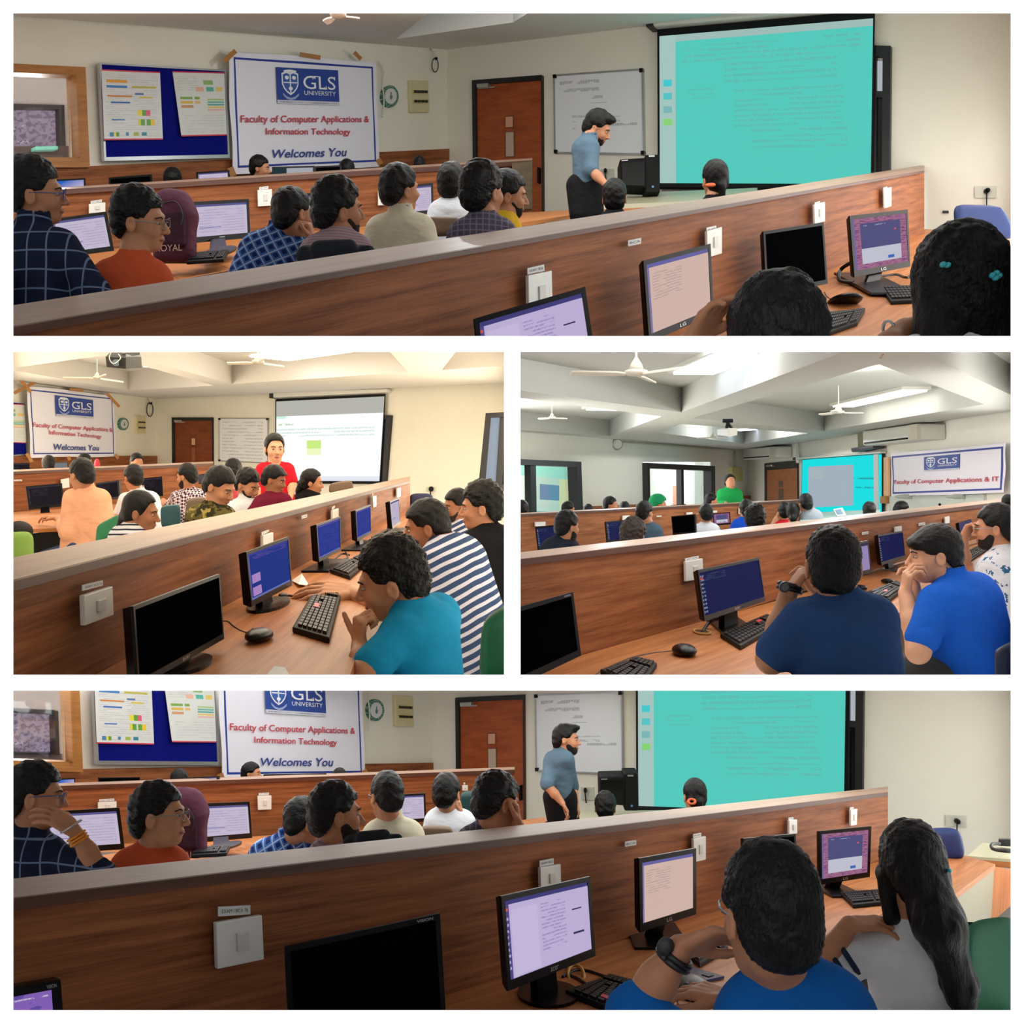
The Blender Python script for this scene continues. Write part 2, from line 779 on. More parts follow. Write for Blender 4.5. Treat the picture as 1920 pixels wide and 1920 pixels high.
def head_sdf(q):
    d = ell_l(q, (0, -0.014, 0.034), (0.075, 0.096, 0.083))
    d = smin(d, ell_l(q, (0, 0.030, -0.026), (0.060, 0.066, 0.088)), 0.03)
    d = smin(d, ell_l(q, (0, 0.052, -0.090), (0.036, 0.036, 0.026)), 0.03)
    d = smin(d, ell_l(q, (0, 0.084, 0.026), (0.046, 0.014, 0.012)), 0.014)
    ax = np.abs(q[..., 0])
    m = np.stack([ax, q[..., 1], q[..., 2]], -1)
    d = smin(d, ell_l(m, (0.036, 0.066, -0.028), (0.024, 0.024, 0.024)), 0.02)
    d = smax(d, -ell_l(m, (0.031, 0.106, 0.004), (0.017, 0.016, 0.011)), 0.012)
    d = smin(d, cap_l(q, (0, 0.094, 0.008), (0, 0.115, -0.030), 0.008, 0.0125), 0.010)
    d = smin(d, ell_l(m, (0.012, 0.104, -0.034), (0.010, 0.010, 0.008)), 0.006)
    d = smin(d, ell_l(q, (0, 0.091, -0.058), (0.022, 0.011, 0.007)), 0.006)
    d = smin(d, ell_l(q, (0, 0.088, -0.072), (0.019, 0.011, 0.007)), 0.006)
    d = smax(d, -ell_l(q, (0, 0.103, -0.0645), (0.022, 0.010, 0.0018)), 0.003)
    # ears
    er = ell_l(m, (0.079, -0.008, -0.008), (0.009, 0.021, 0.033))
    er = smax(er, -ell_l(m, (0.089, -0.005, -0.004), (0.008, 0.011, 0.019)), 0.004)
    return smin(d, er, 0.006)


HAIRLINE = {
    'short': ([-.14, -.075, -.04, -.018, .012, .040, .062, .14], [-.085, -.085, -.045, .012, .012, .020, .060, .068]),
    'bowl': ([-.14, -.07, -.03, -.01, .02, .045, .06, .14], [-.075, -.07, -.02, .012, .010, .018, .032, .036]),
    'long': ([-.14, -.05, .0, .02, .045, .06, .14], [-.14, -.14, -.09, -.02, .03, .075, .085]),
    'bald': ([-.14, -.07, -.03, .0, .02, .03, .14], [-.07, -.06, -.02, .02, .03, .09, .2]),
}


def hair_fn(style, top, amp, sc, seed, thick=0.012, fine=False):
    line = HAIRLINE['long' if style in ('long', 'tied', 'pony') else 'bald' if style == 'bald' else 'bowl' if style in ('bowl',) else 'short']

    def f(q):
        d = ell_l(q, (0, -0.014, 0.036 + top * 0.5), (0.075 + thick, 0.096 + thick, 0.083 + thick + top * 0.5))
        d = smin(d, ell_l(q, (0, -0.058, -0.02), (0.066 + thick * .6, 0.050 + thick, 0.066)), 0.03)
        if style == 'quiff':
            d = smin(d, ell_l(q, (0.0, 0.070, 0.105), (0.050, 0.045, 0.026)), 0.03)
        if style in ('bowl', 'fringe'):
            d = smin(d, ell_l(q, (0.0, 0.062, 0.060), (0.062, 0.048, 0.034)), 0.02)
        n = wob(q, sc, seed)
        n2 = wob(q * np.array([1, 0.6, 1.6], np.float32), sc * 2.3, seed + 4)
        d = d + amp * n + amp * 0.5 * n2
        if fine:
            phi = np.arctan2(q[..., 0], q[..., 1] + 0.03)
            rr = np.clip(np.sqrt(q[..., 0] ** 2 + (q[..., 1] + 0.03) ** 2) / 0.05, 0, 1)
            d = d + 0.0013 * rr * np.sin(46 * phi + 5 * n + 30 * q[..., 2])
        zl = np.interp(q[..., 1], line[0], line[1]).astype(np.float32)
        cut = (zl - q[..., 2]) * 0.75 + 0.5 * amp * n2
        d = smax(d, cut, 0.008)
        if style != 'long':
            m = np.stack([np.abs(q[..., 0]), q[..., 1], q[..., 2]], -1)
            d = smax(d, -ell_l(m, (0.092, -0.006, -0.012), (0.02, 0.027, 0.036)), 0.006)
        return d
    return f


def beard_fn(q):
    d = ell_l(q, (0, 0.030, -0.026), (0.0625, 0.0690, 0.0910))
    d = smin(d, ell_l(q, (0, 0.052, -0.090), (0.040, 0.040, 0.032)), 0.03)
    d = smax(d, np.interp(q[..., 1], [-.1, -.004, .0, .045, .07, .2], [.3, .3, .0, .036, .050, .050]).astype(np.float32) + q[..., 2], 0.004)
    d = smax(d, -ell_l(q, (0, 0.105, -0.062), (0.024, 0.024, 0.010)), 0.004)
    return d


def hand_prims(w, d, n, side=1, curl=0.5, thumb=0.6, size=1.0, spread=0.12):
    """five-fingered hand: w wrist, d finger direction, n palm normal, side: thumb to the +/- side"""
    d = Vector(d).normalized()
    n = Vector(n)
    n = (n - d * n.dot(d)).normalized()
    s = d.cross(n).normalized() * side
    w = Vector(w)
    pr = []
    L = [0.040, 0.046, 0.043, 0.034]
    for i in range(4):
        o = (1.5 - i) * 0.0195 * size
        base = w + s * o * 0.75 + d * 0.012 * size
        kn = w + s * o + d * (0.086 - abs(i - 1) * 0.005) * size
        pr.append(cap(base, kn, 0.0135 * size, 0.0115 * size, 0.012))
        a = 0.0
        p = kn
        r = 0.0092 * size
        dd0 = (d + s * (1.5 - i) * spread).normalized()
        for k in range(3):
            a += curl * (0.9 if k == 0 else 1.15)
            dd = dd0 * math.cos(a) + n * math.sin(a)
            p2 = p + dd * L[i] * size * (1.0, 0.72, 0.58)[k]
            pr.append(cap(p, p2, r, r * 0.9, 0.003))
            p = p2
            r *= 0.9
    t0 = w + s * 0.024 * size + d * 0.022 * size
    t1 = t0 + (s * (0.8 - 0.4 * thumb) + d * 0.7 + n * 0.5 * thumb).normalized() * 0.040 * size
    t2 = t1 + (s * (0.5 - 0.7 * thumb) + d * 0.85 + n * 0.5 * thumb).normalized() * 0.032 * size
    t3 = t2 + (s * (0.3 - 0.8 * thumb) + d * 0.9 + n * 0.4 * thumb).normalized() * 0.026 * size
    pr += [cap(t0, t1, 0.0150 * size, 0.0115 * size, 0.010), cap(t1, t2, 0.0110 * size, 0.0100 * size, 0.004), cap(t2, t3, 0.0100 * size, 0.0085 * size, 0.003)]
    return pr


def skin(c, name):
    if name in MATS:
        return MATS[name]
    t = NT(name)
    co = t.coord()
    f = t.noise(co, 14, 4)
    t.link(t.mix(f, rgb([x * 0.86 for x in c]), rgb([min(255, x * 1.08) for x in c])), t.b.inputs['Base Color'])
    t.b.inputs['Roughness'].default_value = 0.5
    t.b.inputs['Specular IOR Level'].default_value = 0.35
    t.b.inputs['Subsurface Weight'].default_value = 0.12
    t.b.inputs['Subsurface Radius'].default_value = (0.012, 0.005, 0.003)
    t.b.inputs['Subsurface Scale'].default_value = 0.4
    t.bump(t.noise(co, 220, 2), 0.06, 0.002)
    MATS[name] = t.m
    return t.m


def hair_mat(name='black_hair', c=(4, 4, 5)):
    if name in MATS:
        return MATS[name]
    t = NT(name)
    co = t.coord()
    w = t.mapping(co, (130, 130, 30))
    f = t.noise(w, 1.0, 4, 0.65)
    g = t.noise(co, 24, 3)
    t.link(t.mix(f, rgb([x * 0.5 for x in c]), rgb([x * 1.6 + 2 for x in c])), t.b.inputs['Base Color'])
    t.b.inputs['Roughness'].default_value = 0.33
    t.b.inputs['Specular IOR Level'].default_value = 0.24
    t.bump(t.math('ADD', f, g), 0.85, 0.006)
    MATS[name] = t.m
    return t.m


def cloth(name, c, kind='plain', c2=(230, 230, 230), c3=None, size=0.03, rot=(0, 0, 0), rough=0.85, thin=0.12):
    if name in MATS:
        return MATS[name]
    t = NT(name)
    co = t.coord()
    mp = t.mapping(co, (1, 1, 1), rot)
    sp = t.add('ShaderNodeSeparateXYZ')
    t.link(mp, sp.inputs[0])
    X, Z = sp.outputs[0], sp.outputs[2]
    base = rgb(c)
    if kind == 'check':
        fx = t.math('LESS_THAN', t.math('FRACT', t.math('MULTIPLY', X, 1 / size)), thin)
        fz = t.math('LESS_THAN', t.math('FRACT', t.math('MULTIPLY', Z, 1 / size)), thin)
        col = base
        if c3:
            bx = t.math('COMPARE', t.math('FRACT', t.math('MULTIPLY', X, 1 / size)), 0.6, 0.26)
            bz = t.math('COMPARE', t.math('FRACT', t.math('MULTIPLY', Z, 1 / size)), 0.6, 0.26)
            col = t.mix(t.math('MULTIPLY', bx, bz), base, rgb(c3))
        col = t.mix(t.math('MULTIPLY', t.math('MAXIMUM', fx, fz), 0.75), col, rgb(c2))
        t.link(col, t.b.inputs['Base Color'])
    elif kind == 'stripe':
        wv = t.math('ADD', Z, t.math('MULTIPLY', t.noise(co, 5, 1), 0.02))
        fz = t.math('LESS_THAN', t.math('FRACT', t.math('MULTIPLY', wv, 1 / size)), thin)
        t.link(t.mix(fz, base, rgb(c2)), t.b.inputs['Base Color'])
    elif kind == 'blot':
        f = t.noise(co, 1 / size, 4, 0.7)
        g = t.noise(t.mapping(co, (1, 1, 1), (1, 2, 3)), 1.3 / size, 3, 0.6)
        a = t.mix(t.math('GREATER_THAN', f, 0.53), base, rgb(c2))
        t.link(t.mix(t.math('GREATER_THAN', g, 0.60), a, rgb(c3 or c2)), t.b.inputs['Base Color'])
    elif kind == 'dots':
        ck = t.add('ShaderNodeTexChecker')
        ck.inputs['Scale'].default_value = 1 / size
        ck.inputs['Color1'].default_value = base
        ck.inputs['Color2'].default_value = rgb(c2)
        t.link(t.mapping(co, (1, 1, 1), (0, 0.78, 0)), ck.inputs['Vector'])
        t.link(ck.outputs[0], t.b.inputs['Base Color'])
    else:
        f = t.noise(co, 6, 4)
        t.link(t.mix(f, rgb([x * 0.88 for x in c]), rgb([min(255, x * 1.07) for x in c])), t.b.inputs['Base Color'])
    t.b.inputs['Roughness'].default_value = rough
    t.b.inputs['Specular IOR Level'].default_value = 0.15
    folds = t.noise(t.mapping(co, (7, 7, 12), (0.4, 0.5, 0.2)), 1.0, 2.5, 0.5)
    weave = t.noise(co, 400, 1)
    t.bump(t.math('ADD', folds, t.math('MULTIPLY', weave, 0.04)), 0.6, 0.035)
    MATS[name] = t.m
    return t.m


SK = {'mid': (190, 132, 98), 'dark': (156, 102, 72), 'light': (216, 162, 128), 'tan': (202, 144, 106)}


def person(pn, label, head, shirt, hair='short', sk='mid', sl=None, sr=None, base=None, arms=(), byaw=None, d=None,
           beard=False, glasses=None, top=0.012, amp=0.0035, hs=1.0, trousers=None, collar=False, group=None, haircol=None,
           neck=0.052, torso_r=0.085, lean=(0, 0), extra_hair=(), shirtname='shirt', eyes=True, short_neck=0.0, depth_r=None, thick=0.012, noface=False, nbw=0.34, vneck=False):
    CUR[0] = pn
    u, v, hpx, yaw = head[:4]
    pitch = head[4] if len(head) > 4 else 0
    roll = head[5] if len(head) > 5 else 0
    if d is None:
        d = F * 0.25 * hs / hpx
    px = d / F
    H = P(u, v, d)
    X, Y, Z = head_axes(pn, u, v, yaw, pitch, roll)
    R = np.array([X, Y, Z], np.float32).T
    Hn = np.array(H, np.float32)
    loc = lambda q: ((q - Hn) @ R) / hs
    r_, f_, up_ = view_frame(pn, u, v)
    by = math.radians(yaw if byaw is None else byaw)
    face = -f_ * math.cos(by) + r_ * math.sin(by)
    side = face.cross(up_).normalized()
    W = lambda x, y, z: H + (X * x + Y * y + Z * z) * hs
    J = lambda j: P(j[0], j[1], d + (j[2] if len(j) > 2 else 0)) if not isinstance(j, Vector) else j
    nb = H - up_ * (0.178 - short_neck) * hs - face * 0.045 * hs + r_ * lean[0] + f_ * lean[1]
    s1 = nb - up_ * 0.05 * hs - side * 0.165 * hs
    s2 = nb - up_ * 0.05 * hs + side * 0.165 * hs
    if (s1 - s2).dot(r_) > 0:
        s1, s2 = s2, s1                                   # s1 image left, s2 image right
    if sl:
        s1 = J(sl)
    if sr:
        s2 = J(sr)
    mid = (s1 + s2) / 2
    if sl or sr:
        nb = H * nbw + mid * (1 - nbw) + up_ * 0.02
    if base:
        b0 = J(base[:2] + (base[3] if len(base) > 3 else 0.0,)) if True else None
        hw = base[2] * px
        sd = (s2 - s1).normalized()
        b1, b2 = b0 - sd * hw, b0 + sd * hw
    else:
        b0 = mid - up_ * 0.46 * hs
        b1, b2 = s1.lerp(b0, 0.25) - up_ * 0.42 * hs, s2.lerp(b0, 0.25) - up_ * 0.42 * hs
    h = max(2.3 * px, 0.0052)
    rs = 0.056 * hs
    tr = torso_r * hs
    in1, in2 = s1.lerp(s2, 0.12), s1.lerp(s2, 0.88)
    q1, q2 = s1.lerp(s2, 0.22), s1.lerp(s2, 0.78)

    def torso(o):
        return [cap(in1, in2, rs + o, rs + o, 0.05), cap(q1.lerp(b1, 0.12), b1, tr + o, tr + o, 0.06), cap(q2.lerp(b2, 0.12), b2, tr + o, tr + o, 0.06),
                cap(mid.lerp(b0, 0.1), b0, tr * 1.05 + o, tr * 1.1 + o, 0.07), cap(mid, nb + up_ * 0.005, 0.062 * hs + o, 0.056 * hs + o, 0.045)]
    body = torso(-0.014)
    cloths = torso(0.0)
    neck_top = W(0, -0.018, -0.06)
    body.append(cap(neck_top, nb, neck * hs, (neck + 0.006) * hs, 0.025))
    lo, hi = Hn - 0.15 * hs, Hn + 0.15 * hs
    body.append(Prim(lambda q: head_sdf(loc(q)) * hs, lo, hi, 0.018))
    watch = []
    for a in arms:
        sh = J(a['s']) if 's' in a else (s1 if a.get('side', 'l') == 'l' else s2)
        el_, wr = J(a['e']), J(a['w'])
        m = a.get('m', 1.0) * hs
        body += [cap(sh, el_, 0.046 * m, 0.040 * m, 0.03), cap(el_, wr.lerp(el_, 0.5), 0.040 * m, 0.036 * m, 0.02), cap(wr.lerp(el_, 0.5), wr, 0.036 * m, 0.026 * m, 0.02)]
        sv = a.get('sleeve', 0.6)
        if sv <= 1.0:
            cloths += [cap(sh, sh.lerp(el_, sv), 0.058 * m, (0.058 + 0.004 * sv) * m, 0.035)]
        else:
            cloths += [cap(sh, el_, 0.058 * m, 0.052 * m, 0.035), cap(el_, el_.lerp(wr, sv - 1), 0.052 * m, 0.045 * m, 0.02)]
        if 'hd' in a:
            hd = Vector(a['hd'])
            body += hand_prims(wr, r_ * hd.x + f_ * hd.y + up_ * hd.z, r_ * a['hn'][0] + f_ * a['hn'][1] + up_ * a['hn'][2], a.get('ts', 1), a.get('curl', 0.5), a.get('thumb', 0.6), hs * a.get('hsz', 1.0))
    org = (b0.x, b0.y, min(b1.z, b2.z) - tr)
    bm = surface(body, h)
    skm = skin(SK[sk], 'skin_' + sk)
    o = add_obj('person', bm, skm, None, True, origin=org)
    if o is None:
        return None
    tag(o, label, 'person', group)
    if shirt is not None:
        if collar:
            cloths.append(cap(nb + up_ * 0.002, nb + up_ * 0.03, 0.066 * hs, 0.062 * hs, 0.01))
            cloths.append(cap(nb + up_ * 0.03, nb + up_ * 0.16, 0.054 * hs, 0.070 * hs, 0.004, True))
        else:
            cloths.append(cap(nb + up_ * 0.028, nb + up_ * 0.16, 0.050 * hs, 0.060 * hs, 0.008, True))
        if vneck:
            cloths.append(cap(nb + face * 0.05 + up_ * 0.03, nb + face * 0.07 - up_ * 0.07, 0.036 * hs, 0.008 * hs, 0.004, True))
        add_obj(shirtname, surface(cloths, h), shirt, o, True)
    if trousers is not None:
        a, b = trousers[1], trousers[2]
        pa = J(a)
        pb = J(b)
        add_obj('trousers', surface([cap(pa - r_ * 0.05, pb - r_ * 0.05, 0.095, 0.085, 0.04), cap(pa + r_ * 0.05, pb + r_ * 0.05, 0.095, 0.085, 0.04)], h), trousers[0], o, True)
    hm = hair_mat() if haircol is None else haircol
    hh = max(1.9 * px, 0.0034)
    if hair:
        fn = hair_fn(hair, top, amp, 95 if hair != 'curly' else 120, random.random() * 9, thick, hpx > 130)
        pr = [Prim(lambda q: fn(loc(q)) * hs, Hn - 0.17 * hs, Hn + 0.17 * hs, 0.015)]
        for e in extra_hair:
            pr.append(e(W, J, hs))
        ho = add_obj('hair', surface(pr, hh), hm, o, True)
    if beard:
        add_obj('beard', surface([Prim(lambda q: beard_fn(loc(q)) * hs, lo, hi, 0.01)], hh), hair_mat('beard_hair', (26, 20, 19)), o, True)
    facing = (-f_).dot(Y)
    if hpx >= 40 and not noface and facing > -0.55:
        dk = mat('brow_dark', (22, 17, 16), 0.7)
        for sx in (-1, 1):
            if X.dot(-f_) * sx < -0.75:
                continue
            b = [W(sx * 0.014, 0.099, 0.021), W(sx * 0.030, 0.097, 0.028), W(sx * 0.050, 0.080, 0.022)]
            add_obj('eyebrow', tube(curve_pts(b, 3), [0.003 * hs] * 6 + [0.0018 * hs], 5), dk, o, True)
            if eyes:
                ew = add_obj('eye', ellips(W(sx * 0.031, 0.0845, 0.004), X * 0.0135 * hs, Y * 0.0095 * hs, Z * 0.0050 * hs, 12, 8), mat('eye_white', (176, 166, 158), 0.4, spec=0.2), o, True)
                if ew:
                    add_obj('iris', ellips(W(sx * 0.031, 0.0915, 0.0035), X * 0.0066 * hs, Y * 0.0036 * hs, Z * 0.0052 * hs, 10, 6), mat('iris_dark', (24, 15, 12), 0.15), ew, True)
        add_obj('lips', ellips(W(0, 0.0905, -0.0655), X * 0.0215 * hs, Y * 0.0125 * hs, Z * 0.0085 * hs, 12, 8), mat('lips', (150, 86, 78), 0.45), o, True)
    if glasses:
        gm = mat('glasses_' + glasses[0], glasses[1], 0.25)
        go = []
        for sx in (-1, 1):
            ring = [W(sx * 0.033 + 0.024 * math.cos(t), 0.112 - 0.012 * abs(math.cos(t) * 0.5 + 0.5 * sx * 0) , 0.002 + 0.019 * math.sin(t)) for t in [2 * math.pi * k / 16 for k in range(17)]]
            go.append(tube(ring, 0.0016 * hs, 5))
            go.append(tube([W(sx * 0.057, 0.106, 0.010), W(sx * 0.078, 0.05, 0.010), W(sx * 0.083, -0.01, 0.008)], 0.0022 * hs, 5))
        go.append(tube([W(-0.010, 0.113, 0.006), W(0, 0.117, 0.010), W(0.010, 0.113, 0.006)], 0.0016 * hs, 5))
        g = add_obj('glasses', join_bm(go), gm, o, True)
    o['_h'] = tuple(H)
    return o


def hcap(a, b, ra, rb, k=0.02):
    """extra hair lock in head coordinates"""
    return lambda W, J, hs: cap(W(*a), W(*b), ra * hs, rb * hs, k)


def jcap(a, b, ra, rb, k=0.02, amp=0.0):
    """extra hair lock between image joints"""
    def mk(W, J, hs):
        A, B = J(a), J(b)
        p = cap(A, B, ra, rb, k)
        if amp:
            g = p.f
            p.f = lambda q: g(q) + amp * wob(q * np.array([1, 1, 0.25], np.float32), 130)
        return p
    return mk


def strap(o, name, c, axis, r, w, m):
    """band round a wrist: c centre, axis along the arm"""
    if o is None:
        return None
    ax = axis.normalized()
    a = ax.cross(Vector((0.2, 0.3, 1))).normalized()
    b = ax.cross(a)
    ring = [c + a * r * math.cos(t) + b * r * math.sin(t) for t in [2 * math.pi * k / 20 for k in range(21)]]
    return add_obj(name, tube(ring, w, 6), m, o, True)

# ---------------------------------------------------------------- shared materials
M_WHITE = mat('frame_white', (250, 250, 250), 0.9, spec=0.0)
M_BLACK = mat('black_plastic', (10, 10, 11), 0.32, spec=0.2)
M_BLACKM = mat('black_matte', (15, 15, 16), 0.6, spec=0.2)
M_DKGREY = mat('dark_grey_plastic', (42, 43, 46), 0.5)
M_PLATE = mat('switch_white', (226, 226, 220), 0.35)
M_KEYS = mat('key_black', (24, 24, 27), 0.45, spec=0.25)
M_RED = mat('key_red', (200, 50, 60), 0.4)
M_FRAME = mat('dark_frame', (26, 27, 30), 0.4)
M_SILVER = mat('silver', (190, 192, 195), 0.3, 0.8)
M_TAPE = mat('brown_tape', (176, 122, 66), 0.45)
M_FANW = mat('fan_cream', (222, 214, 200), 0.4)
M_CABLE = mat('cable_black', (14, 13, 13), 0.5)
M_CREAMP = mat('cream_plastic', (214, 205, 160), 0.5)
M_OFFW = mat('off_white_plastic', (216, 214, 204), 0.4)
M_BLUEB = mat('print_blue', (34, 66, 150), 0.5)
M_REDT = mat('print_red', (196, 60, 74), 0.5)
M_NAVYT = mat('print_navy', (44, 62, 140), 0.5)
M_WHITEP = mat('print_white', (236, 236, 240), 0.5)
M_STICK = paint('sticker_print', (214, 216, 214), [(0.1, 0.25, 0.9, 0.75, (70, 72, 80), 'text', 1, 0.9)])


def quad_d(corners, dl, dr=None):
    """upright quad from four pixel corners TL,TR,BR,BL; equal edge heights give the far depth"""
    (a, b), (c, d_), (e, f), (g, h) = corners
    if dr is None:
        dr = dl * (h - b) / (f - d_)
    return [P(a, b, dl), P(c, d_, dr), P(e, f, dr), P(g, h, dl)]


def monitor(label, corners, dl, screen, dr=None, foot=None, rnd=False, bez=0.045, logo=None, group=None, thick=0.035, chin=None, logo2=None, footw=22):
    q = quad_d(corners, dl, dr)
    n = qn(q)
    W, H = (q[1] - q[0]).length, (q[3] - q[0]).length
    loc = bil(q, 0.5, 1.0) - n * thick
    t = thing('monitor', label, 'monitor', loc, group)
    sx, sy = bez * H / W, bez
    ch = sy * 1.7 if chin is None else chin
    add_obj('casing', hexa([p - n * 0.004 for p in q], [bil(q, 0.04, 0.04) - n * thick, bil(q, 0.96, 0.04) - n * thick, bil(q, 0.96, 0.96) - n * thick, bil(q, 0.04, 0.96) - n * thick]), M_BLACK, t)
    fr = [qbox(q, 0, 0, 1, sy, -0.004, 0.004), qbox(q, 0, 1 - ch, 1, 1, -0.004, 0.004), qbox(q, 0, sy, sx, 1 - ch, -0.004, 0.004), qbox(q, 1 - sx, sy, 1, 1 - ch, -0.004, 0.004)]
    add_obj('bezel', join_bm(fr), M_BLACK, t)
    add_obj('screen', qbox(q, sx, sy, 1 - sx, 1 - ch, -0.003, 0.001), screen, t)
    if logo:
        text_on([bil(q, 0.46, 1 - ch * 0.72), bil(q, 0.55, 1 - ch * 0.72), bil(q, 0.55, 1 - ch * 0.25), bil(q, 0.46, 1 - ch * 0.25)], logo, M_SILVER, t, 'maker_mark', 0.005)
    if logo2:
        text_on([bil(q, 0.84, sy * 0.3), bil(q, 0.95, sy * 0.3), bil(q, 0.95, sy * 0.75), bil(q, 0.84, sy * 0.75)], logo2, M_SILVER, t, 'maker_mark', 0.005)
    if foot:
        u, v, df = foot
        f0 = P(u, v, df)
        top = bil(q, 0.5, 0.88) - n * thick * 0.8
        rt = (q[1] - q[0]).normalized()
        w = W * 0.10
        bk = Vector((n.x, n.y, 0)).normalized()
        a = [top - rt * w, top + rt * w, f0 + rt * w * 1.2, f0 - rt * w * 1.2]
        add_obj('stand_neck', hexa(a, [p - bk * 0.03 for p in a]), M_BLACK, t)
        rr = footw * df / F
        dd = 0.42 * footw * df / max(20.0, v - VH[CUR[0]])
        sl_ = (960 - VH[CUR[0]]) / F
        dp = Vector((0, 1, sl_))
        if rnd:
            add_obj('stand_base', disc(f0 + Vector((0, 0, 0.012)), Vector((rr, 0, 0)), dp * dd, 28, Vector((0, 0, -0.014))), M_BLACK, t)
        else:
            nn = Vector((0, 0, 1))
            b = [f0 + Vector((s * rr, 0, 0)) + dp * e * dd + nn * 0.012 for s, e in ((-0.8, 1), (1, 1), (0.8, -1), (-1, -1))]
            add_obj('stand_base', bevel(hexa(b, [p - nn * 0.016 for p in b]), 0.004), M_BLACK, t)
    return t


def keyboard(label, flat, corners, rows=5, cols=15, th=0.022, red=None, group=None, mark=True):
    """corners TL,TR,BR,BL on the desk plane: the row direction runs along TL-TR"""
    q = flat.q(*corners)
    n = qn(q)
    if n.z < 0:
        n = -n
    t = thing('keyboard', label, 'keyboard', bil(q, 0.5, 0.5), group)
    a = [p + n * th for p in q]
    add_obj('body', bevel(hexa(a, [p + n * 0.001 for p in q]), 0.006), M_BLACKM, t)
    ks = []
    flip = qn(q).z < 0
    for r in range(rows):
        for c in range(cols):
            if c == cols - 4 or (c == cols - 7 and r == 2):
                continue
            s0, s1 = 0.03 + 0.94 * c / cols, 0.03 + 0.94 * (c + 0.8) / cols
            t0, t1 = 0.14 + 0.80 * r / rows, 0.14 + 0.80 * (r + 0.76) / rows
            b = qbox(a, s0, t0, s1, t1, 0.0, (-0.010 if flip else 0.010))
            ks.append(b)
    k = add_obj('keys', join_bm(ks), M_KEYS, t)
    if k:
        k['kind'] = 'stuff'
    if red:
        s, r = red
        add_obj('red_key', qbox(a, s, r, s + 0.09, r + 0.15, 0.0, (-0.012 if flip else 0.012)), M_RED, t)
    return t


def mouse(label, p, rx, ry, rz, cable=None, group=None):
    t = thing('mouse', label, 'mouse', p, group)
    bm = ellips(p + Vector((0, 0, rz * 0.35)), Vector((rx, 0, 0)), Vector((0, ry, 0)), Vector((0, 0, rz)), 20, 14)
    for v in bm.verts:
        if v.co.z < p.z - rz * 0.1:
            v.co.z = p.z - rz * 0.1
    add_obj('shell', bm, M_BLACK, t, True)
    add_obj('wheel', ellips(p + Vector((-rx * 0.45, 0, rz * 1.15)), Vector((rx * 0.16, 0, 0)), Vector((0, ry * 0.08, 0)), Vector((0, 0, rz * 0.18)), 10, 8), M_DKGREY, t, True)
    if cable:
        add_obj('cable', tube(curve_pts(cable, 6), 0.0035), M_CABLE, t, True)
    return t


def switch(label, wall, corners, rocker=True, group=None, th=0.014):
    q = wall.q(*corners)
    n = qn(q)
    t = thing('switch_plate', label, 'switch', bil(q, 0.5, 1), group)
    add_obj('plate', bevel(qbox(q, 0, 0, 1, 1, 0.0, th), 0.003), M_PLATE, t)
    if rocker:
        a = qbox(q, 0.40, 0.30, 0.66, 0.70, th, th + 0.007)
        add_obj('rocker', bevel(a, 0.002), mat('switch_rocker', (208, 208, 202), 0.35), t)
    return t


def sticker(label, wall, corners, group=None, text=None):
    q = wall.q(*corners)
    if text:
        t = thing('sticker', label, 'sticker', bil(q, 0.5, 1), group)
        add_obj('paper', qbox(q, 0, 0, 1, 1, 0.0, 0.003), mat('sticker_paper', (214, 216, 214), 0.6), t)
        text_on([bil(q, *p) for p in ((0.1, 0.3), (0.92, 0.3), (0.92, 0.7), (0.1, 0.7))], text, mat('sticker_ink', (60, 62, 72), 0.6), t, 'lettering', 0.004)
        return t
    o = add_obj('sticker', qbox(q, 0, 0, 1, 1, 0.0, 0.003), M_STICK)
    return tag(o, label, 'sticker', group)


def chair_back(label, corners, d, material, thick=0.06, group=None, post=True, bulge=0.25):
    """padded backrest with rounded corners"""
    (a, b), (c, e), (f, g), (h, i) = corners
    q = [P(a, b, d), P(c, e, d), P(f, g, d), P(h, i, d)]
    t = thing('chair', label, 'chair', bil(q, 0.5, 1), group)
    N, Mv = 14, 12
    n = qn(q)
    verts, faces = [], []
    for sgn in (1, -1):
        for j in range(Mv + 1):
            for k in range(N + 1):
                x, y = -1 + 2 * k / N, -1 + 2 * j / Mv
                # square to rounded square
                xx = x * math.sqrt(max(0, 1 - 0.26 * y ** 4))
                yy = y * math.sqrt(max(0, 1 - 0.26 * x ** 4))
                e_ = max(abs(x), abs(y))
                z = sgn * thick * 0.5 * (max(0.0, 1 - e_ ** 6)) ** 0.5 - bulge * thick * (1 - xx * xx)
                verts.append(bil(q, 0.5 + 0.5 * xx, 0.5 + 0.5 * yy) + n * z)
    m = (N + 1) * (Mv + 1)
    for s in range(2):
        for j in range(Mv):
            for k in range(N):
                o = s * m + j * (N + 1) + k
                fc = (o, o + N + 1, o + N + 2, o + 1)
                faces.append(fc if s == 0 else fc[::-1])
    bm = bm_faces(verts, faces)
    bmesh.ops.remove_doubles(bm, verts=bm.verts, dist=1e-4)
    add_obj('backrest', bm, material, t, True)
    if post:
        c0 = bil(q, 0.5, 0.8) - n * thick
        add_obj('support_bar', tube([c0, bil(q, 0.5, 1.0) - n * thick * 1.2, bil(q, 0.5, 1.5) - n * thick * 0.4], 0.018, 8), M_BLACKM, t, True)
    return t


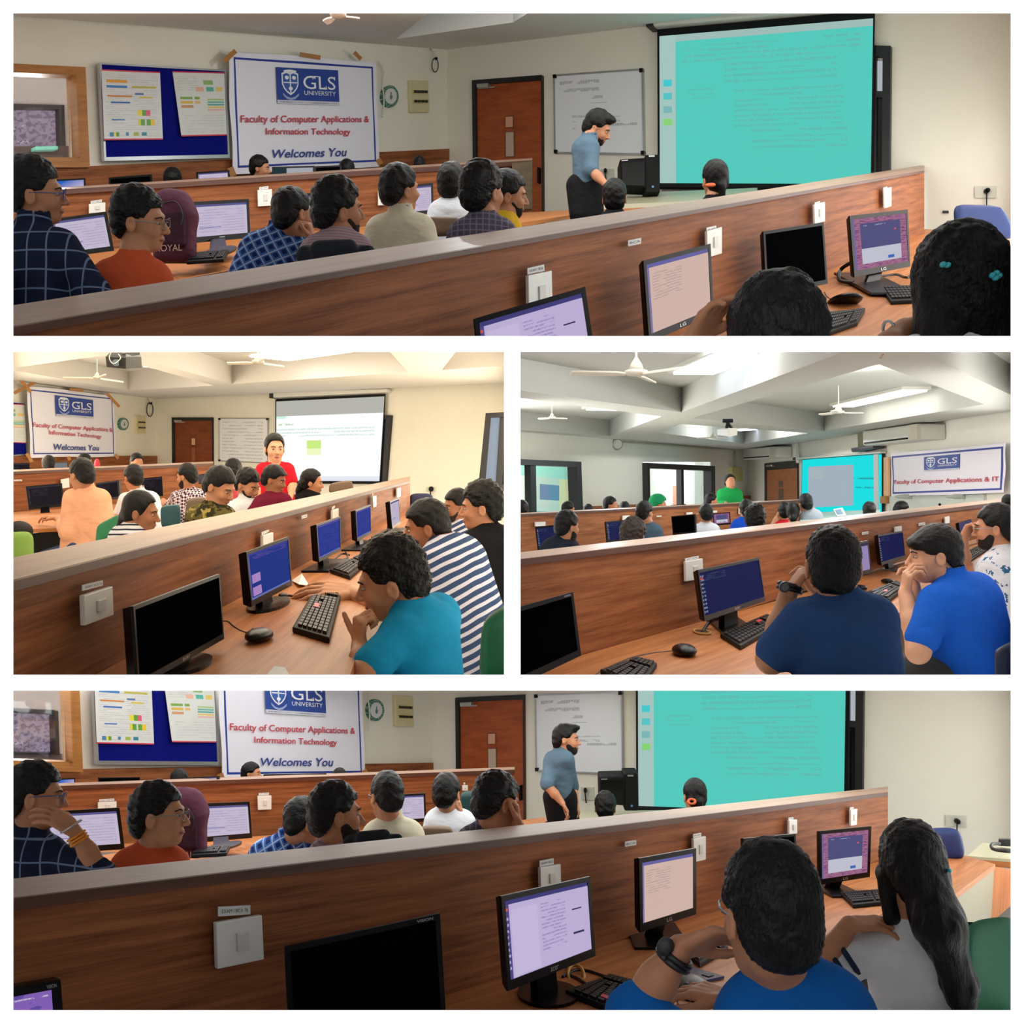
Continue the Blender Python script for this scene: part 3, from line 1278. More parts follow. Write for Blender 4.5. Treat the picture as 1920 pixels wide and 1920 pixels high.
def partition(label, wall, ends, top, back_top, slab, foot, wd, wtop, wedge, flat):
    """desk-row partition: wood panel below a pale capping slab.
    ends (u0,u1); top(u) front edge of the cap, back_top(u) rear edge, slab(u) underside, foot(u) base line"""
    u0, u1 = ends
    n = 12
    us = [u0 + (u1 - u0) * k / n for k in range(n + 1)]
    t = thing('partition', label, 'partition', wall.at((u0 + u1) / 2, foot((u0 + u1) / 2)))
    fa = [wall.at(u, top(u)) for u in (u0, u1)]
    fb = [wall.at(u, slab(u)) for u in (u0, u1)]
    ba = [flat.at(u, back_top(u)) for u in (u0, u1)]
    th0, th1 = fb[0] - fa[0], fb[1] - fa[1]
    cap_v = [fa[0], fa[1], fb[1], fb[0], ba[0], ba[1], ba[1] + th1, ba[0] + th0]
    bm = bm_faces(cap_v, [(0, 1, 2, 3)])
    add_obj('cap_edge', hexa([fa[0], fa[1], fb[1], fb[0]], [p + (b - a) * 0.04 for p, a, b in ((fa[0], fa[0], ba[0]), (fa[1], fa[1], ba[1]), (fb[1], fa[1], ba[1]), (fb[0], fa[0], ba[0]))]), wedge, t)
    bm.free()
    a = [fa[0].lerp(ba[0], 0.04), fa[1].lerp(ba[1], 0.04)]
    add_obj('cap', bm_faces([a[0] + Vector((0, 0, .001)), a[1] + Vector((0, 0, .001)), a[1] + th1, a[0] + th0, ba[0] + Vector((0, 0, .001)), ba[1] + Vector((0, 0, .001)), ba[1] + th1, ba[0] + th0], HEX), wtop, t)
    # panel set back a little under the cap
    fl = [wall.at(u, foot(u)) for u in (u0, u1)]
    k = 0.10
    off = [(b - a_) * k for a_, b in zip(fa, ba)]
    f4 = [fb[0] + off[0], fb[1] + off[1], fl[1] + off[1], fl[0] + off[0]]
    b4 = [p + (b - a_) * 0.75 for p, a_, b in zip(f4, (fa[0], fa[1], fa[1], fa[0]), (ba[0], ba[1], ba[1], ba[0]))]
    add_obj('panel', hexa(f4, b4), wd, t)
    return t


def crest(q, t):
    """blue logo block with shield and lettering, on quad q"""
    add_obj('logo_block', qbox(q, 0, 0, 1, 0.90, 0.003, 0.006), M_BLUEB, t)
    sub = lambda s0, t0, s1, t1: [bil(q, s0, t0), bil(q, s1, t0), bil(q, s1, t1), bil(q, s0, t1)]
    sh = []
    n = qn(q)

    def shield(s, c):
        pts = []
        for x, y in ((-1, -0.85), (-0.5, -1.0), (0, -0.85), (0.5, -1.0), (1, -0.85), (1, 0.1), (0.8, 0.5), (0.45, 0.85), (0, 1.1), (-0.45, 0.85), (-0.8, 0.5), (-1, 0.1)):
            pts.append(bil(q, 0.205 + 0.130 * x * s, 0.42 + 0.31 * y * s) + n * c)
        return poly(pts)
    add_obj('shield', shield(1.0, 0.008), M_WHITEP, t)
    add_obj('shield_field', shield(0.86, 0.010), mat('print_blue2', (52, 92, 170), 0.5), t)
    add_obj('shield_cross', join_bm([qbox(q, 0.197, 0.16, 0.213, 0.7, 0.010, 0.012), qbox(q, 0.10, 0.40, 0.31, 0.43, 0.010, 0.012)]), M_WHITEP, t)
    W, H = (q[1] - q[0]) , (q[3] - q[0])
    dots = [disc(bil(q, s, y) + n * 0.013, W * 0.032, H * 0.055, 12) for s, y in ((0.150, 0.28), (0.262, 0.28), (0.205, 0.58))]
    add_obj('shield_emblems', join_bm(dots), M_WHITEP, t)
    add_obj('shield_crown', join_bm([disc(bil(q, 0.205, 0.10) + n * 0.011, W * 0.105, H * 0.045, 14)]), M_WHITEP, t)
    add_obj('shield_ribbon', poly([bil(q, s, y) + n * 0.011 for s, y in ((0.08, 0.70), (0.14, 0.80), (0.205, 0.84), (0.27, 0.80), (0.335, 0.70), (0.33, 0.77), (0.27, 0.87), (0.205, 0.90), (0.14, 0.87), (0.085, 0.77))]), mat('print_pale', (150, 165, 205), 0.5), t)
    text_on(sub(0.41, 0.20, 0.94, 0.57), 'GLS', M_WHITEP, t, 'lettering', 0.010)
    # serifs
    sf = []
    for x in (0.573, 0.64, 0.705):
        pass
    sf += [qbox(q, 0.585, 0.20, 0.660, 0.225, 0.010, 0.012), qbox(q, 0.745, 0.50, 0.757, 0.57, 0.010, 0.012), qbox(q, 0.925, 0.20, 0.937, 0.30, 0.010, 0.012), qbox(q, 0.775, 0.47, 0.787, 0.57, 0.010, 0.012), qbox(q, 0.560, 0.20, 0.572, 0.30, 0.010, 0.012)]
    add_obj('letter_serifs', join_bm(sf), M_WHITEP, t)
    text_on(sub(0.42, 0.62, 0.94, 0.74), 'UNIVERSITY', M_WHITEP, t, 'lettering', 0.010)


def cloth_quad(q, nx=24, ny=16, amp=0.003, z=0.002, seed=0):
    n = qn(q)
    verts, uv, faces = [], [], []
    for j in range(ny + 1):
        for i in range(nx + 1):
            s, t = i / nx, j / ny
            w = amp * (math.sin(7 * s + 3 * t + seed) + 0.6 * math.sin(13 * s - 5 * t + seed * 2) + 0.5 * math.sin(11 * t + 2 * s))
            e = amp * 0.6
            verts.append(bil(q, s + (0.004 * math.sin(9 * t + seed) if i in (0, nx) else 0), t + (0.006 * math.sin(8 * s + seed) if j in (0, ny) else 0)) + n * (z + amp * 2 + w * 0.6))
            uv.append((s, t))
    for j in range(ny):
        for i in range(nx):
            o = j * (nx + 1) + i
            faces.append((o, o + nx + 1, o + nx + 2, o + 1))
    return bm_faces(verts, faces, uv)


def border_paint(name, b, w, h, base=(196, 196, 208)):
    c = (40, 62, 150)
    return paint(name, base, [(b, b * w / h, 1 - b, b * w / h + h, c), (b, 1 - b * w / h - h, 1 - b, 1 - b * w / h, c), (b, b * w / h, b + h * h / w if False else b + h * 0.62, 1 - b * w / h, c), (1 - b - h * 0.62, b * w / h, 1 - b, 1 - b * w / h, c)], rough=0.5)


def tapes(wall, segs, w, label, group):
    for k, ((a, b), (c, d)) in enumerate(segs):
        pa, pb = wall.at(a, b) * 0.982, wall.at(c, d) * 0.982
        dr = (pb - pa).normalized()
        n = (pa - wall.at(a, b)).normalized()
        s = dr.cross(n).normalized() * w
        o = add_obj('tape_strip', hexa([pa - s, pb - s, pb + s, pa + s], [p - n * 0.006 for p in (pa - s, pb - s, pb + s, pa + s)]), M_TAPE)
        tag(o, label[k] if isinstance(label, (list, tuple)) else label, 'tape', group)


def door(name, label, wall, corners, slots, hb=None, mat_=None, open_=False, handle=True):
    """door leaf in a dark frame; corners TL,TR,BR,BL of the frame outside"""
    q = wall.q(*corners)
    o = bpy.data.objects.new(name, None)
    C.objects.link(o)
    o.location = bil(q, 0.5, 1)
    o['_o'] = tuple(o.location)
    o['kind'] = 'structure'
    H = (q[3] - q[0]).length
    W = (q[1] - q[0]).length
    fw = 0.055
    fh = fw * W / H
    add_obj('leaf', qbox(q, fw, fh, 1, 1, 0.0, 0.02, unit=False), mat_, o)
    add_obj('door_frame', join_bm([qbox(q, 0, 0, fw, 1, 0.0, 0.05), qbox(q, fw, 0, 1, fh, 0.0, 0.05), qbox(q, 0.985, fh, 1, 1, 0.0, 0.04)]), M_FRAME, o)
    for k, s in enumerate(slots):
        fr = qbox(q, s[0] - 0.015, s[1] - 0.006, s[2] + 0.015, s[3] + 0.006, 0.02, 0.026)
        add_obj('pane_frame', fr, mat('slot_frame', (120, 60, 34), 0.4), o)
        add_obj('pane', qbox(q, s[0], s[1], s[2], s[3], 0.024, 0.029), s[4], o)
    add_obj('door_closer', join_bm([bevel(qbox(q, 0.09, 0.028, 0.26, 0.052, 0.02, 0.08), 0.008), qbox(q, 0.10, 0.048, 0.34, 0.055, 0.05, 0.06)]), M_SILVER, o)
    if handle:
        add_obj('handle', bevel(qbox(q, 0.94, 0.53, 0.965, 0.62, 0.02, 0.07), 0.006), M_BLACK, o)
    return o


def fan(label, c, hang, r, blades, tint=None, group=None, blade_l=None, phase=0.3):
    """ceiling fan: rod, canopy, motor and blades at rest"""
    t = thing('ceiling_fan', label, 'fan', c, group)
    up = Vector((0, 0, 1))
    add_obj('rod', tube([c + up * r * 0.3, c + up * hang], r * 0.10, 8), M_FANW, t, True)
    add_obj('canopy', tube([c + up * r * 0.35, c + up * r * 0.8, c + up * r * 1.15, c + up * r * 1.3], [r * 0.62, r * 0.45, r * 0.22, r * 0.14], 14), M_FANW, t, True)
    add_obj('motor', tube([c + up * r * 0.34, c + up * r * 0.22, c + up * r * 0.02, c - up * r * 0.16, c - up * r * 0.22], [r * 0.55, r * 0.95, r, r * 0.75, r * 0.3], 20), M_FANW, t, True)
    bl = blade_l or r * 4.5
    for k in range(blades):
        a = phase + 2 * math.pi * k / blades
        dx = Vector((math.cos(a), math.sin(a), 0))
        dy = Vector((-math.sin(a), math.cos(a), 0.25)).normalized()
        w = r * 0.42
        p0, p1, p2 = c + dx * r * 0.9, c + dx * r * 1.8, c + dx * (r + bl)
        pts = [p0 - dy * w * 0.5, p1 - dy * w, p2 - dy * w * 0.9, p2 + dy * w * 0.9, p1 + dy * w, p0 + dy * w * 0.5]
        add_obj('blade', poly(pts, Vector((0, 0, -0.012))), M_FANW, t)
    return t


def soffit(name, flat, outline, holes, material, thick=0.02):
    bm = bmesh.new()
    bm.loops.layers.uv.new('UVMap')
    es = []
    for lp in [outline] + holes:
        vs = [bm.verts.new(flat.at(u, v)) for u, v in lp]
        es += [bm.edges.new((vs[i], vs[(i + 1) % len(vs)])) for i in range(len(vs))]
    bmesh.ops.triangle_fill(bm, edges=es, use_beauty=True, use_dissolve=False)
    return struct(add_obj(name, bm, material))


def coffer(lo, hi, pts, material, k):
    """recess in the ceiling above an opening: sides and roof"""
    n = len(pts)
    a = [lo.at(u, v) for u, v in pts]
    up = []
    for (u, v), p in zip(pts, a):
        d = p.y
        up.append(P(u, hi.vh + hi.c / d, d))
    f = [(i, (i + 1) % n, n + (i + 1) % n, n + i) for i in range(n)] + [tuple(range(n, 2 * n))]
    return struct(add_obj('ceiling', bm_faces(a + up, f), material))

# ---------------------------------------------------------------- white dividing walls between the four rooms
def divider(k, u0, v0, u1, v1, bu0, bv0, bu1, bv1, db):
    CUR[0] = 0
    d = 1.3
    a = [P(u0, v0, d), P(u1, v0, d), P(u1, v1, d), P(u0, v1, d)]
    b = [P(bu0, bv0, db), P(bu1, bv0, db), P(bu1, bv1, db), P(bu0, bv1, db)]
    struct(add_obj('trim_%d' % k, hexa(a, b), M_WHITE))


divider(1, -300, -300, 2220, 25, -300, -300, 2220, 12, 15)
divider(2, -300, 1894, 2220, 2220, -300, 1905, 2220, 2220, 15)
divider(3, -300, 25, 25, 1894, -300, 12, 14, 1905, 26)
divider(4, 1895, 25, 2220, 1894, 1906, 12, 2220, 1905, 42)
divider(5, 25, 630, 1895, 660, 14, 640, 1906, 650, 42)
divider(6, 25, 1265, 1895, 1295, 14, 1275, 1906, 1285, 42)
divider(7, 945, 660, 976, 1265, 955, 650, 966, 1275, 42)


class Plane3:
    def __init__(s, *pts):
        a, b, c = [P(*p) for p in pts]
        s.n = (b - a).cross(c - a).normalized()
        s.k = s.n.dot(a)

    def at(s, u, v):
        r = P(u, v, 1.0)
        return r * (s.k / s.n.dot(r))


# surfaces
W_PANEL = wood('wood_panel', (100, 53, 28), (162, 100, 60), rough=0.55, spec=0.15)
W_PANEL3 = wood('wood_panel_warm', (112, 62, 34), (172, 110, 68), rough=0.55, spec=0.15)
W_CAP = wood('wood_cap', (158, 124, 102), (186, 152, 130), 0.5, 8, 0.38, 0.5)
W_EDGE = wood('wood_edge', (66, 36, 26), (96, 58, 42))
W_DESK = wood('wood_desk', (154, 90, 46), (202, 134, 80), 0.6, 12, 0.42, 0.25)
W_DOOR = wood('door_wood', (136, 62, 26), (176, 88, 44), 1.2, 6)
W_DOOR2 = wood('door_wood_brown', (104, 48, 24), (140, 72, 38), 1.2, 6)
W_DOOR3 = wood('door_wood_pale', (168, 96, 56), (200, 124, 78), 1.2, 6)
W_WIN = wood('window_wood', (150, 96, 44), (186, 128, 66), 1.0, 10)
WALLP = mat('wall_paint', (236, 231, 216), 0.85, spec=0.1, bump=0.04, bscale=30, var=0.02)
CEILP = mat('ceiling_paint', (234, 233, 227), 0.9, spec=0.05)
CEIL2 = mat('ceiling_paint_toned_down', (214, 209, 202), 0.9, spec=0.05)  # ceiling paint darkened against overexposure in the middle left room
CEIL3 = mat('ceiling_paint_dimmed', (196, 197, 191), 0.9, spec=0.05)  # same ceiling paint, darkened further to hold back strong light
FLOORL = mat('floor_tile', (196, 190, 178), 0.5)
FLOORM = mat('floor_dark', (60, 52, 48), 0.5)
PINKV = paint('garden_view', (196, 170, 196), [(0, 0, 1, 1, (150, 128, 152), 'noise', 14, 10, 0.52), (0, 0.2, 0.6, 1, (236, 222, 240), 'noise', 9, 7, 0.62)], emission=0.55)
HOLEP = mat('slot_pane', (214, 160, 130), 0.3)

SCR_LILAC = paint('screen_lilac', (214, 202, 226), [(0, 0, 1, 0.07, (96, 92, 150)), (0, 0.07, 0.035, 1, (120, 110, 160)), (0.1, 0.14, 0.95, 0.9, (150, 140, 190), 'text', 9, 0.4), (0.1, 0.72, 0.5, 0.74, (110, 110, 170))], emission=0.78)
SCR_DOC = paint('screen_document', (206, 190, 232), [(0, 0, 1, 0.06, (70, 66, 130)), (0, 0.06, 0.04, 1, (86, 78, 140)), (0.06, 0.14, 0.36, 0.98, (214, 200, 238)), (0.40, 0.14, 0.70, 0.80, (120, 112, 180), 'text', 14, 0.55), (0.78, 0.34, 0.90, 0.36, (60, 60, 90)), (0.78, 0.68, 0.92, 0.71, (60, 60, 90)), (0.005, 0.10, 0.03, 0.14, (220, 90, 90)), (0.005, 0.2, 0.03, 0.9, (200, 205, 240), 'text', 9, 0.9)], emission=0.80)
SCR_PEACH = paint('screen_peach', (228, 196, 184), [(0, 0, 1, 0.06, (112, 108, 176)), (0, 0.06, 0.04, 1, (140, 128, 178)), (0.08, 0.14, 0.55, 0.55, (170, 140, 150), 'text', 10, 0.5)], emission=0.80)
SCR_OFF = mat('screen_off', (6, 6, 8), 0.3, spec=0.0)
SCR_BLUE = paint('screen_blue', (44, 66, 172), [(0, 0, 1, 0.07, (100, 92, 190)), (0, 0.07, 0.04, 1, (120, 110, 190)), (0.1, 0.1, 0.95, 0.9, (86, 92, 190), 'text', 16, 0.5), (0.0, 0.96, 1, 1, (130, 140, 210))], emission=0.62)
SCR_BLUE2 = paint('screen_blue_notes', (34, 62, 160), [(0, 0, 1, 0.05, (74, 78, 180)), (0.1, 0.06, 0.95, 0.16, (140, 110, 200), 'text', 3, 0.7), (0, 0.05, 0.04, 1, (110, 110, 200)), (0.06, 0.47, 0.26, 0.66, (206, 160, 232)), (0.06, 0.75, 0.26, 0.94, (206, 160, 232)), (0.0, 0.96, 1, 1, (130, 140, 210))], emission=0.62)
SCR_WIN = paint('screen_window', (176, 116, 150), [(0, 0, 1, 1, (120, 70, 120), 'noise', 8, 60, 0.54), (0, 0, 0.04, 1, (120, 110, 170)), (0.14, 0.10, 0.88, 0.60, (84, 84, 134)), (0.14, 0.60, 0.88, 0.90, (208, 208, 224)), (0.62, 0.80, 0.74, 0.86, (60, 110, 200)), (0.2, 0.13, 0.6, 0.17, (190, 190, 220), 'text', 1, 0.7), (0.76, 0.26, 0.80, 0.30, (220, 90, 110))], emission=0.80)
SCR_BLUEG = paint('screen_blue_white', (60, 130, 230), [], emission=0.7, grad=[(0.25, (40, 110, 220)), (0.75, (226, 216, 240))])
SCR_DARK = paint('screen_terminal', (18, 16, 30), [(0, 0, 1, 0.05, (60, 56, 80)), (0.01, 0.08, 0.035, 0.9, (170, 150, 190), 'text', 9, 0.8), (0.1, 0.1, 0.6, 0.5, (90, 90, 110), 'text', 8, 0.4)], emission=0.6)
SCR_NAVY = paint('screen_navy', (26, 34, 92), [(0.0, 0.05, 0.06, 0.97, (180, 190, 226), 'text', 10, 0.9), (0.05, 0.05, 0.4, 0.22, (90, 110, 130), 'text', 4, 0.6), (0.005, 0.12, 0.05, 0.17, (220, 90, 90))], emission=0.6)
SCR_PURPLE = paint('screen_purple', (150, 110, 205), [(0, 0, 1, 1, (112, 84, 180), 'noise', 3, 3, 0.55), (0.1, 0.1, 0.95, 0.2, (225, 215, 245), 'text', 1, 0.9)], emission=0.7)
SCR_LILACP = paint('screen_plain_lilac', (166, 148, 200), [(0, 0, 1, 0.1, (60, 56, 90))], emission=0.75)
POST_A = paint('poster_print_a', (214, 216, 214), [(0, 0, 1, 0.02, (200, 60, 80)), (0, 0.98, 1, 1, (200, 60, 80)), (0.05, 0.06, 0.95, 0.95, (150, 155, 160), 'text', 30, 0.35),
    (0.07, 0.14, 0.42, 0.18, (226, 160, 60)), (0.07, 0.22, 0.42, 0.255, (70, 130, 190)), (0.5, 0.22, 0.92, 0.25, (190, 180, 80)), (0.08, 0.36, 0.5, 0.385, (200, 130, 70)), (0.55, 0.32, 0.70, 0.35, (90, 120, 170)), (0.62, 0.37, 0.85, 0.395, (210, 190, 90)), (0.13, 0.45, 0.46, 0.475, (60, 110, 180)),
    (0.58, 0.565, 0.66, 0.65, (226, 214, 60)), (0.66, 0.565, 0.73, 0.65, (90, 160, 60)), (0.73, 0.565, 0.80, 0.65, (226, 90, 120)), (0.58, 0.70, 0.63, 0.79, (220, 210, 70)), (0.63, 0.70, 0.70, 0.79, (96, 160, 60)), (0.73, 0.70, 0.80, 0.79, (96, 160, 60)), (0.80, 0.70, 0.87, 0.79, (232, 200, 60)), (0.14, 0.70, 0.36, 0.72, (70, 120, 180)),
    (0.09, 0.89, 0.16, 0.95, (60, 130, 180)), (0.16, 0.89, 0.20, 0.95, (226, 214, 70)), (0.20, 0.89, 0.25, 0.95, (96, 150, 60)), (0.36, 0.89, 0.41, 0.94, (60, 130, 170)), (0.49, 0.89, 0.58, 0.94, (160, 180, 70)), (0.63, 0.89, 0.72, 0.94, (50, 130, 150))], rough=0.35)
POST_B = paint('poster_print_b', (216, 218, 214), [(0, 0, 1, 0.02, (200, 60, 80)), (0, 0.98, 1, 1, (210, 80, 96)), (0.05, 0.06, 0.45, 0.3, (150, 155, 160), 'text', 7, 0.35), (0.12, 0.66, 0.95, 0.95, (160, 165, 170), 'text', 7, 0.3),
    (0.56, 0.13, 0.75, 0.20, (140, 180, 110)), (0.40, 0.235, 0.55, 0.305, (226, 180, 160)), (0.60, 0.235, 0.75, 0.305, (90, 180, 160)), (0.80, 0.235, 0.95, 0.305, (226, 200, 110)), (0.08, 0.39, 0.31, 0.43, (130, 170, 80)), (0.08, 0.455, 0.31, 0.495, (220, 180, 80)), (0.08, 0.52, 0.31, 0.56, (206, 150, 110)), (0.35, 0.39, 0.45, 0.43, (130, 170, 80)), (0.35, 0.455, 0.45, 0.495, (226, 180, 110)),
    (0.6, 0.42, 0.97, 0.445, (170, 200, 130)), (0.6, 0.46, 0.97, 0.485, (100, 180, 160)), (0.6, 0.50, 0.97, 0.525, (90, 170, 160)), (0.6, 0.54, 0.97, 0.565, (226, 200, 110)), (0.6, 0.58, 0.97, 0.605, (230, 180, 170))], rough=0.3)
BAN_A = paint('banner_print', (234, 232, 242), [(0.03, 0.045, 0.975, 0.064, (40, 62, 150)), (0.03, 0.935, 0.975, 0.953, (40, 62, 150)), (0.03, 0.045, 0.041, 0.95, (40, 62, 150)), (0.964, 0.045, 0.975, 0.95, (40, 62, 150))], rough=0.45)
BAN_B = paint('banner_print_wide', (236, 230, 242), [(0.012, 0.06, 0.985, 0.10, (40, 62, 150)), (0.012, 0.90, 0.985, 0.94, (40, 62, 150)), (0.012, 0.06, 0.026, 0.94, (40, 62, 150)), (0.970, 0.06, 0.985, 0.94, (40, 62, 150))], rough=0.4)
WB = paint('whiteboard_print', (234, 236, 240), [(0.06, 0.05, 0.52, 0.24, (110, 112, 124), 'text', 2, 0.45), (0.38, 0.25, 0.56, 0.33, (100, 104, 116), 'text', 1, 0.5), (0.2, 0.5, 0.75, 0.62, (120, 122, 134), 'text', 2, 0.4), (0.6, 0.6, 0.93, 0.67, (96, 100, 112), 'text', 1, 0.5), (0.2, 0.66, 0.4, 0.72, (110, 112, 124), 'text', 1, 0.45), (0.42, 0.36, 0.6, 0.364, (130, 132, 142))], rough=0.2)
WB2 = paint('whiteboard_print_notes', (234, 236, 240), [(0.06, 0.05, 0.9, 0.95, (110, 112, 124), 'text', 12, 0.35)], rough=0.2)
PROJ1 = paint('projection_code', (88, 212, 198), [(0, 0, 1, 0.045, (168, 198, 192)), (0, 0, 0.085, 1, (172, 206, 200)), (0.12, 0.07, 0.95, 0.2, (128, 150, 160), 'text', 4, 0.3), (0.33, 0.2, 0.85, 0.35, (120, 150, 160), 'text', 4, 0.3), (0.38, 0.38, 0.88, 0.64, (120, 150, 160), 'text', 8, 0.3), (0.46, 0.64, 0.9, 0.78, (120, 150, 160), 'text', 4, 0.3), (0.15, 0.36, 0.28, 0.45, (120, 160, 160), 'text', 3, 0.3),  # projector light is put into these screens as emission
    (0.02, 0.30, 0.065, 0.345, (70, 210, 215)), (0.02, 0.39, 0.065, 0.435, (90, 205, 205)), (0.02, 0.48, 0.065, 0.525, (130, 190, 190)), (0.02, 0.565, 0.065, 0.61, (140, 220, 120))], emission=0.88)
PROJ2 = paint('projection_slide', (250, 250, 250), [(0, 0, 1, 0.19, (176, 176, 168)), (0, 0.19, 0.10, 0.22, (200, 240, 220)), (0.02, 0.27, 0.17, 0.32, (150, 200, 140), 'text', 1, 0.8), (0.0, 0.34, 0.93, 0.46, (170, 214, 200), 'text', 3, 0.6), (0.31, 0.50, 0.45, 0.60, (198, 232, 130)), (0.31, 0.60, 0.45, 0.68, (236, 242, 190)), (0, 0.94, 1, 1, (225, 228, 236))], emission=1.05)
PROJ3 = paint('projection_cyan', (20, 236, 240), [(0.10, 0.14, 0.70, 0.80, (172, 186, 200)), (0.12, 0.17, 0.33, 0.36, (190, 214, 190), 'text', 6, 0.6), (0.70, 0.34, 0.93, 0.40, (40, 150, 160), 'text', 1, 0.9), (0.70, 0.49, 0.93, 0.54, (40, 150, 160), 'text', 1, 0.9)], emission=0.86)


def gls_banner(label, wall, corners, logo, lines, mat_, seed):
    q = [p * 0.986 for p in wall.q(*corners)]
    n = qn(q)
    t = thing('banner', label, 'banner', bil(q, 0.5, 1))
    add_obj('sheet', cloth_quad(q, seed=seed), mat_, t, True)
    q2 = [p + n * 0.035 for p in q]
    lq = [p * 0.9838 for p in wall.q(*logo)]
    crest(lq, t)
    add_obj('motto_strip', qbox(lq, 0, 0.90, 1, 1, 0.003, 0.006), paint('motto_print', (204, 204, 214), [(0.04, 0.3, 0.96, 0.75, (70, 76, 130), 'text', 1, 0.8)]), t)
    for body, c, m, sh in lines:
        text_on([p * 0.9838 for p in wall.q(*c)], body, m, t, 'lettering', 0.004, sh, 0.014)
    return t


def clock(label, wall, u, v, ru, rv):
    c = wall.at(u, v, 0.02)
    ax = (wall.at(u + ru, v) - wall.at(u, v))
    ay = (wall.at(u, v - rv) - wall.at(u, v))
    n = (wall.at(u, v, 1.0) - wall.at(u, v))
    t = thing('wall_clock', label, 'clock', c)
    add_obj('rim', disc(c + n * 0.02, ax, ay, 28, -n * 0.04), paint('clock_rim', (58, 116, 96), [(0, 0, 1, 1, (190, 205, 195), 'noise', 22, 22, 0.58)]), t)
    add_obj('face', disc(c + n * 0.026, ax * 0.72, ay * 0.72, 28), mat('clock_face', (214, 216, 214), 0.4), t)
    add_obj('emblem', join_bm([tube([c + n * 0.03 - ay * 0.3, c + n * 0.03 + ay * 0.35], 0.006), disc(c + n * 0.032 - ay * 0.1, ax * 0.16, ay * 0.2, 10)]), mat('clock_mark', (110, 130, 126), 0.5), t)
    return t


def switchboard(label, wall, corners):
    q = wall.q(*corners)
    t = thing('switchboard', label, 'switchboard', bil(q, 0.5, 1))
    add_obj('panel', bevel(qbox(q, 0, 0, 1, 1, 0, 0.05), 0.01), M_CREAMP, t)
    for y in (0.30, 0.60):
        add_obj('switch_row', bevel(qbox(q, 0.1, y, 0.9, y + 0.14, 0.05, 0.062), 0.003), mat('switch_row', (208, 198, 140), 0.4), t)
        for k in range(4):
            add_obj('switch_rocker', qbox(q, 0.14 + 0.19 * k, y + 0.03, 0.28 + 0.19 * k, y + 0.11, 0.062, 0.075), mat('switch_black', (44, 42, 38), 0.4), t)
    return t


def wall_camera(label, wall, u, v):
    """small dome on the wall with a loop of cable"""
    c = wall.at(u, v, 0.06)
    s = wall.d(u) / F
    t = thing('wall_camera', label, 'camera', c)
    add_obj('bracket', tube([wall.at(u - 5, v - 20, 0.0), wall.at(u - 4, v - 12, 0.06), c], s * 1.6, 8), M_OFFW, t, True)
    add_obj('lens_body', ellips(c, Vector((s * 3, 0, 0)), Vector((0, s * 3, 0)), Vector((0, 0, s * 3)), 12, 8), M_BLACK, t, True)
    ring = [wall.at(u - 1 + 6 * math.cos(a), v + 12 + 13 * math.sin(a), 0.05) for a in [2 * math.pi * k / 16 for k in range(17)]]
    add_obj('cable', tube(ring, s * 1.0, 6), M_DKGREY, t, True)
    return t


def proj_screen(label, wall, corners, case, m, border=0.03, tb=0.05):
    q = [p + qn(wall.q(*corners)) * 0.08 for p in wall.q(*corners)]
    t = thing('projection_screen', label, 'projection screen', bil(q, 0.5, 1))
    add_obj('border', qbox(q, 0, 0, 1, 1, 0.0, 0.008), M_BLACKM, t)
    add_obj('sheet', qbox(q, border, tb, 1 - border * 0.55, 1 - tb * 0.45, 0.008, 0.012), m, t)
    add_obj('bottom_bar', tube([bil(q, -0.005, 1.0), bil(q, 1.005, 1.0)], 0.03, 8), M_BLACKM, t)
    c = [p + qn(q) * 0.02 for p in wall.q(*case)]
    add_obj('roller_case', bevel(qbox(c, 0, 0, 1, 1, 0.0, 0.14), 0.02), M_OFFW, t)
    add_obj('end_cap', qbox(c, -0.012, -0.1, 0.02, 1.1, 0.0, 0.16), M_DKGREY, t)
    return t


def whiteboard(label, wall, corners, m):
    q = wall.q(*corners)
    t = thing('whiteboard', label, 'whiteboard', bil(q, 0.5, 1))
    add_obj('surface', qbox(q, 0.01, 0.012, 0.99, 0.988, 0.0, 0.022), m, t)
    add_obj('frame', join_bm([qbox(q, 0, 0, 1, 0.02, 0, 0.035), qbox(q, 0, 0.98, 1, 1, 0, 0.035), qbox(q, 0, 0.02, 0.015, 0.98, 0, 0.035), qbox(q, 0.985, 0.02, 1, 0.98, 0, 0.035)]), M_SILVER, t)
    for s, y in ((0, 0), (0.965, 0), (0, 0.955), (0.965, 0.955)):
        add_obj('corner_cap', qbox(q, s, y, s + 0.035, y + 0.045, 0, 0.045), M_BLACK, t)
    return t


def socket(label, wall, corners, cord):
    q = wall.q(*corners)
    t = thing('wall_socket', label, 'socket', bil(q, 0.5, 1))
    add_obj('plate', bevel(qbox(q, 0, 0, 1, 1, 0, 0.02), 0.004), mat('socket_plate', (206, 204, 190), 0.4), t)
    s = wall.d(corners[0][0]) / F
    c = bil(q, 0.6, 0.45) + qn(q) * 0.04
    add_obj('plug', ellips(c, Vector((s * 5, 0, 0)), Vector((0, 0.05, 0)), Vector((0, 0, s * 5)), 12, 8), M_BLACK, t, True)
    add_obj('cord', tube(curve_pts([c] + [wall.at(u, v, 0.05) for u, v in cord], 5), s * 1.3, 6), M_CABLE, t, True)
    return t


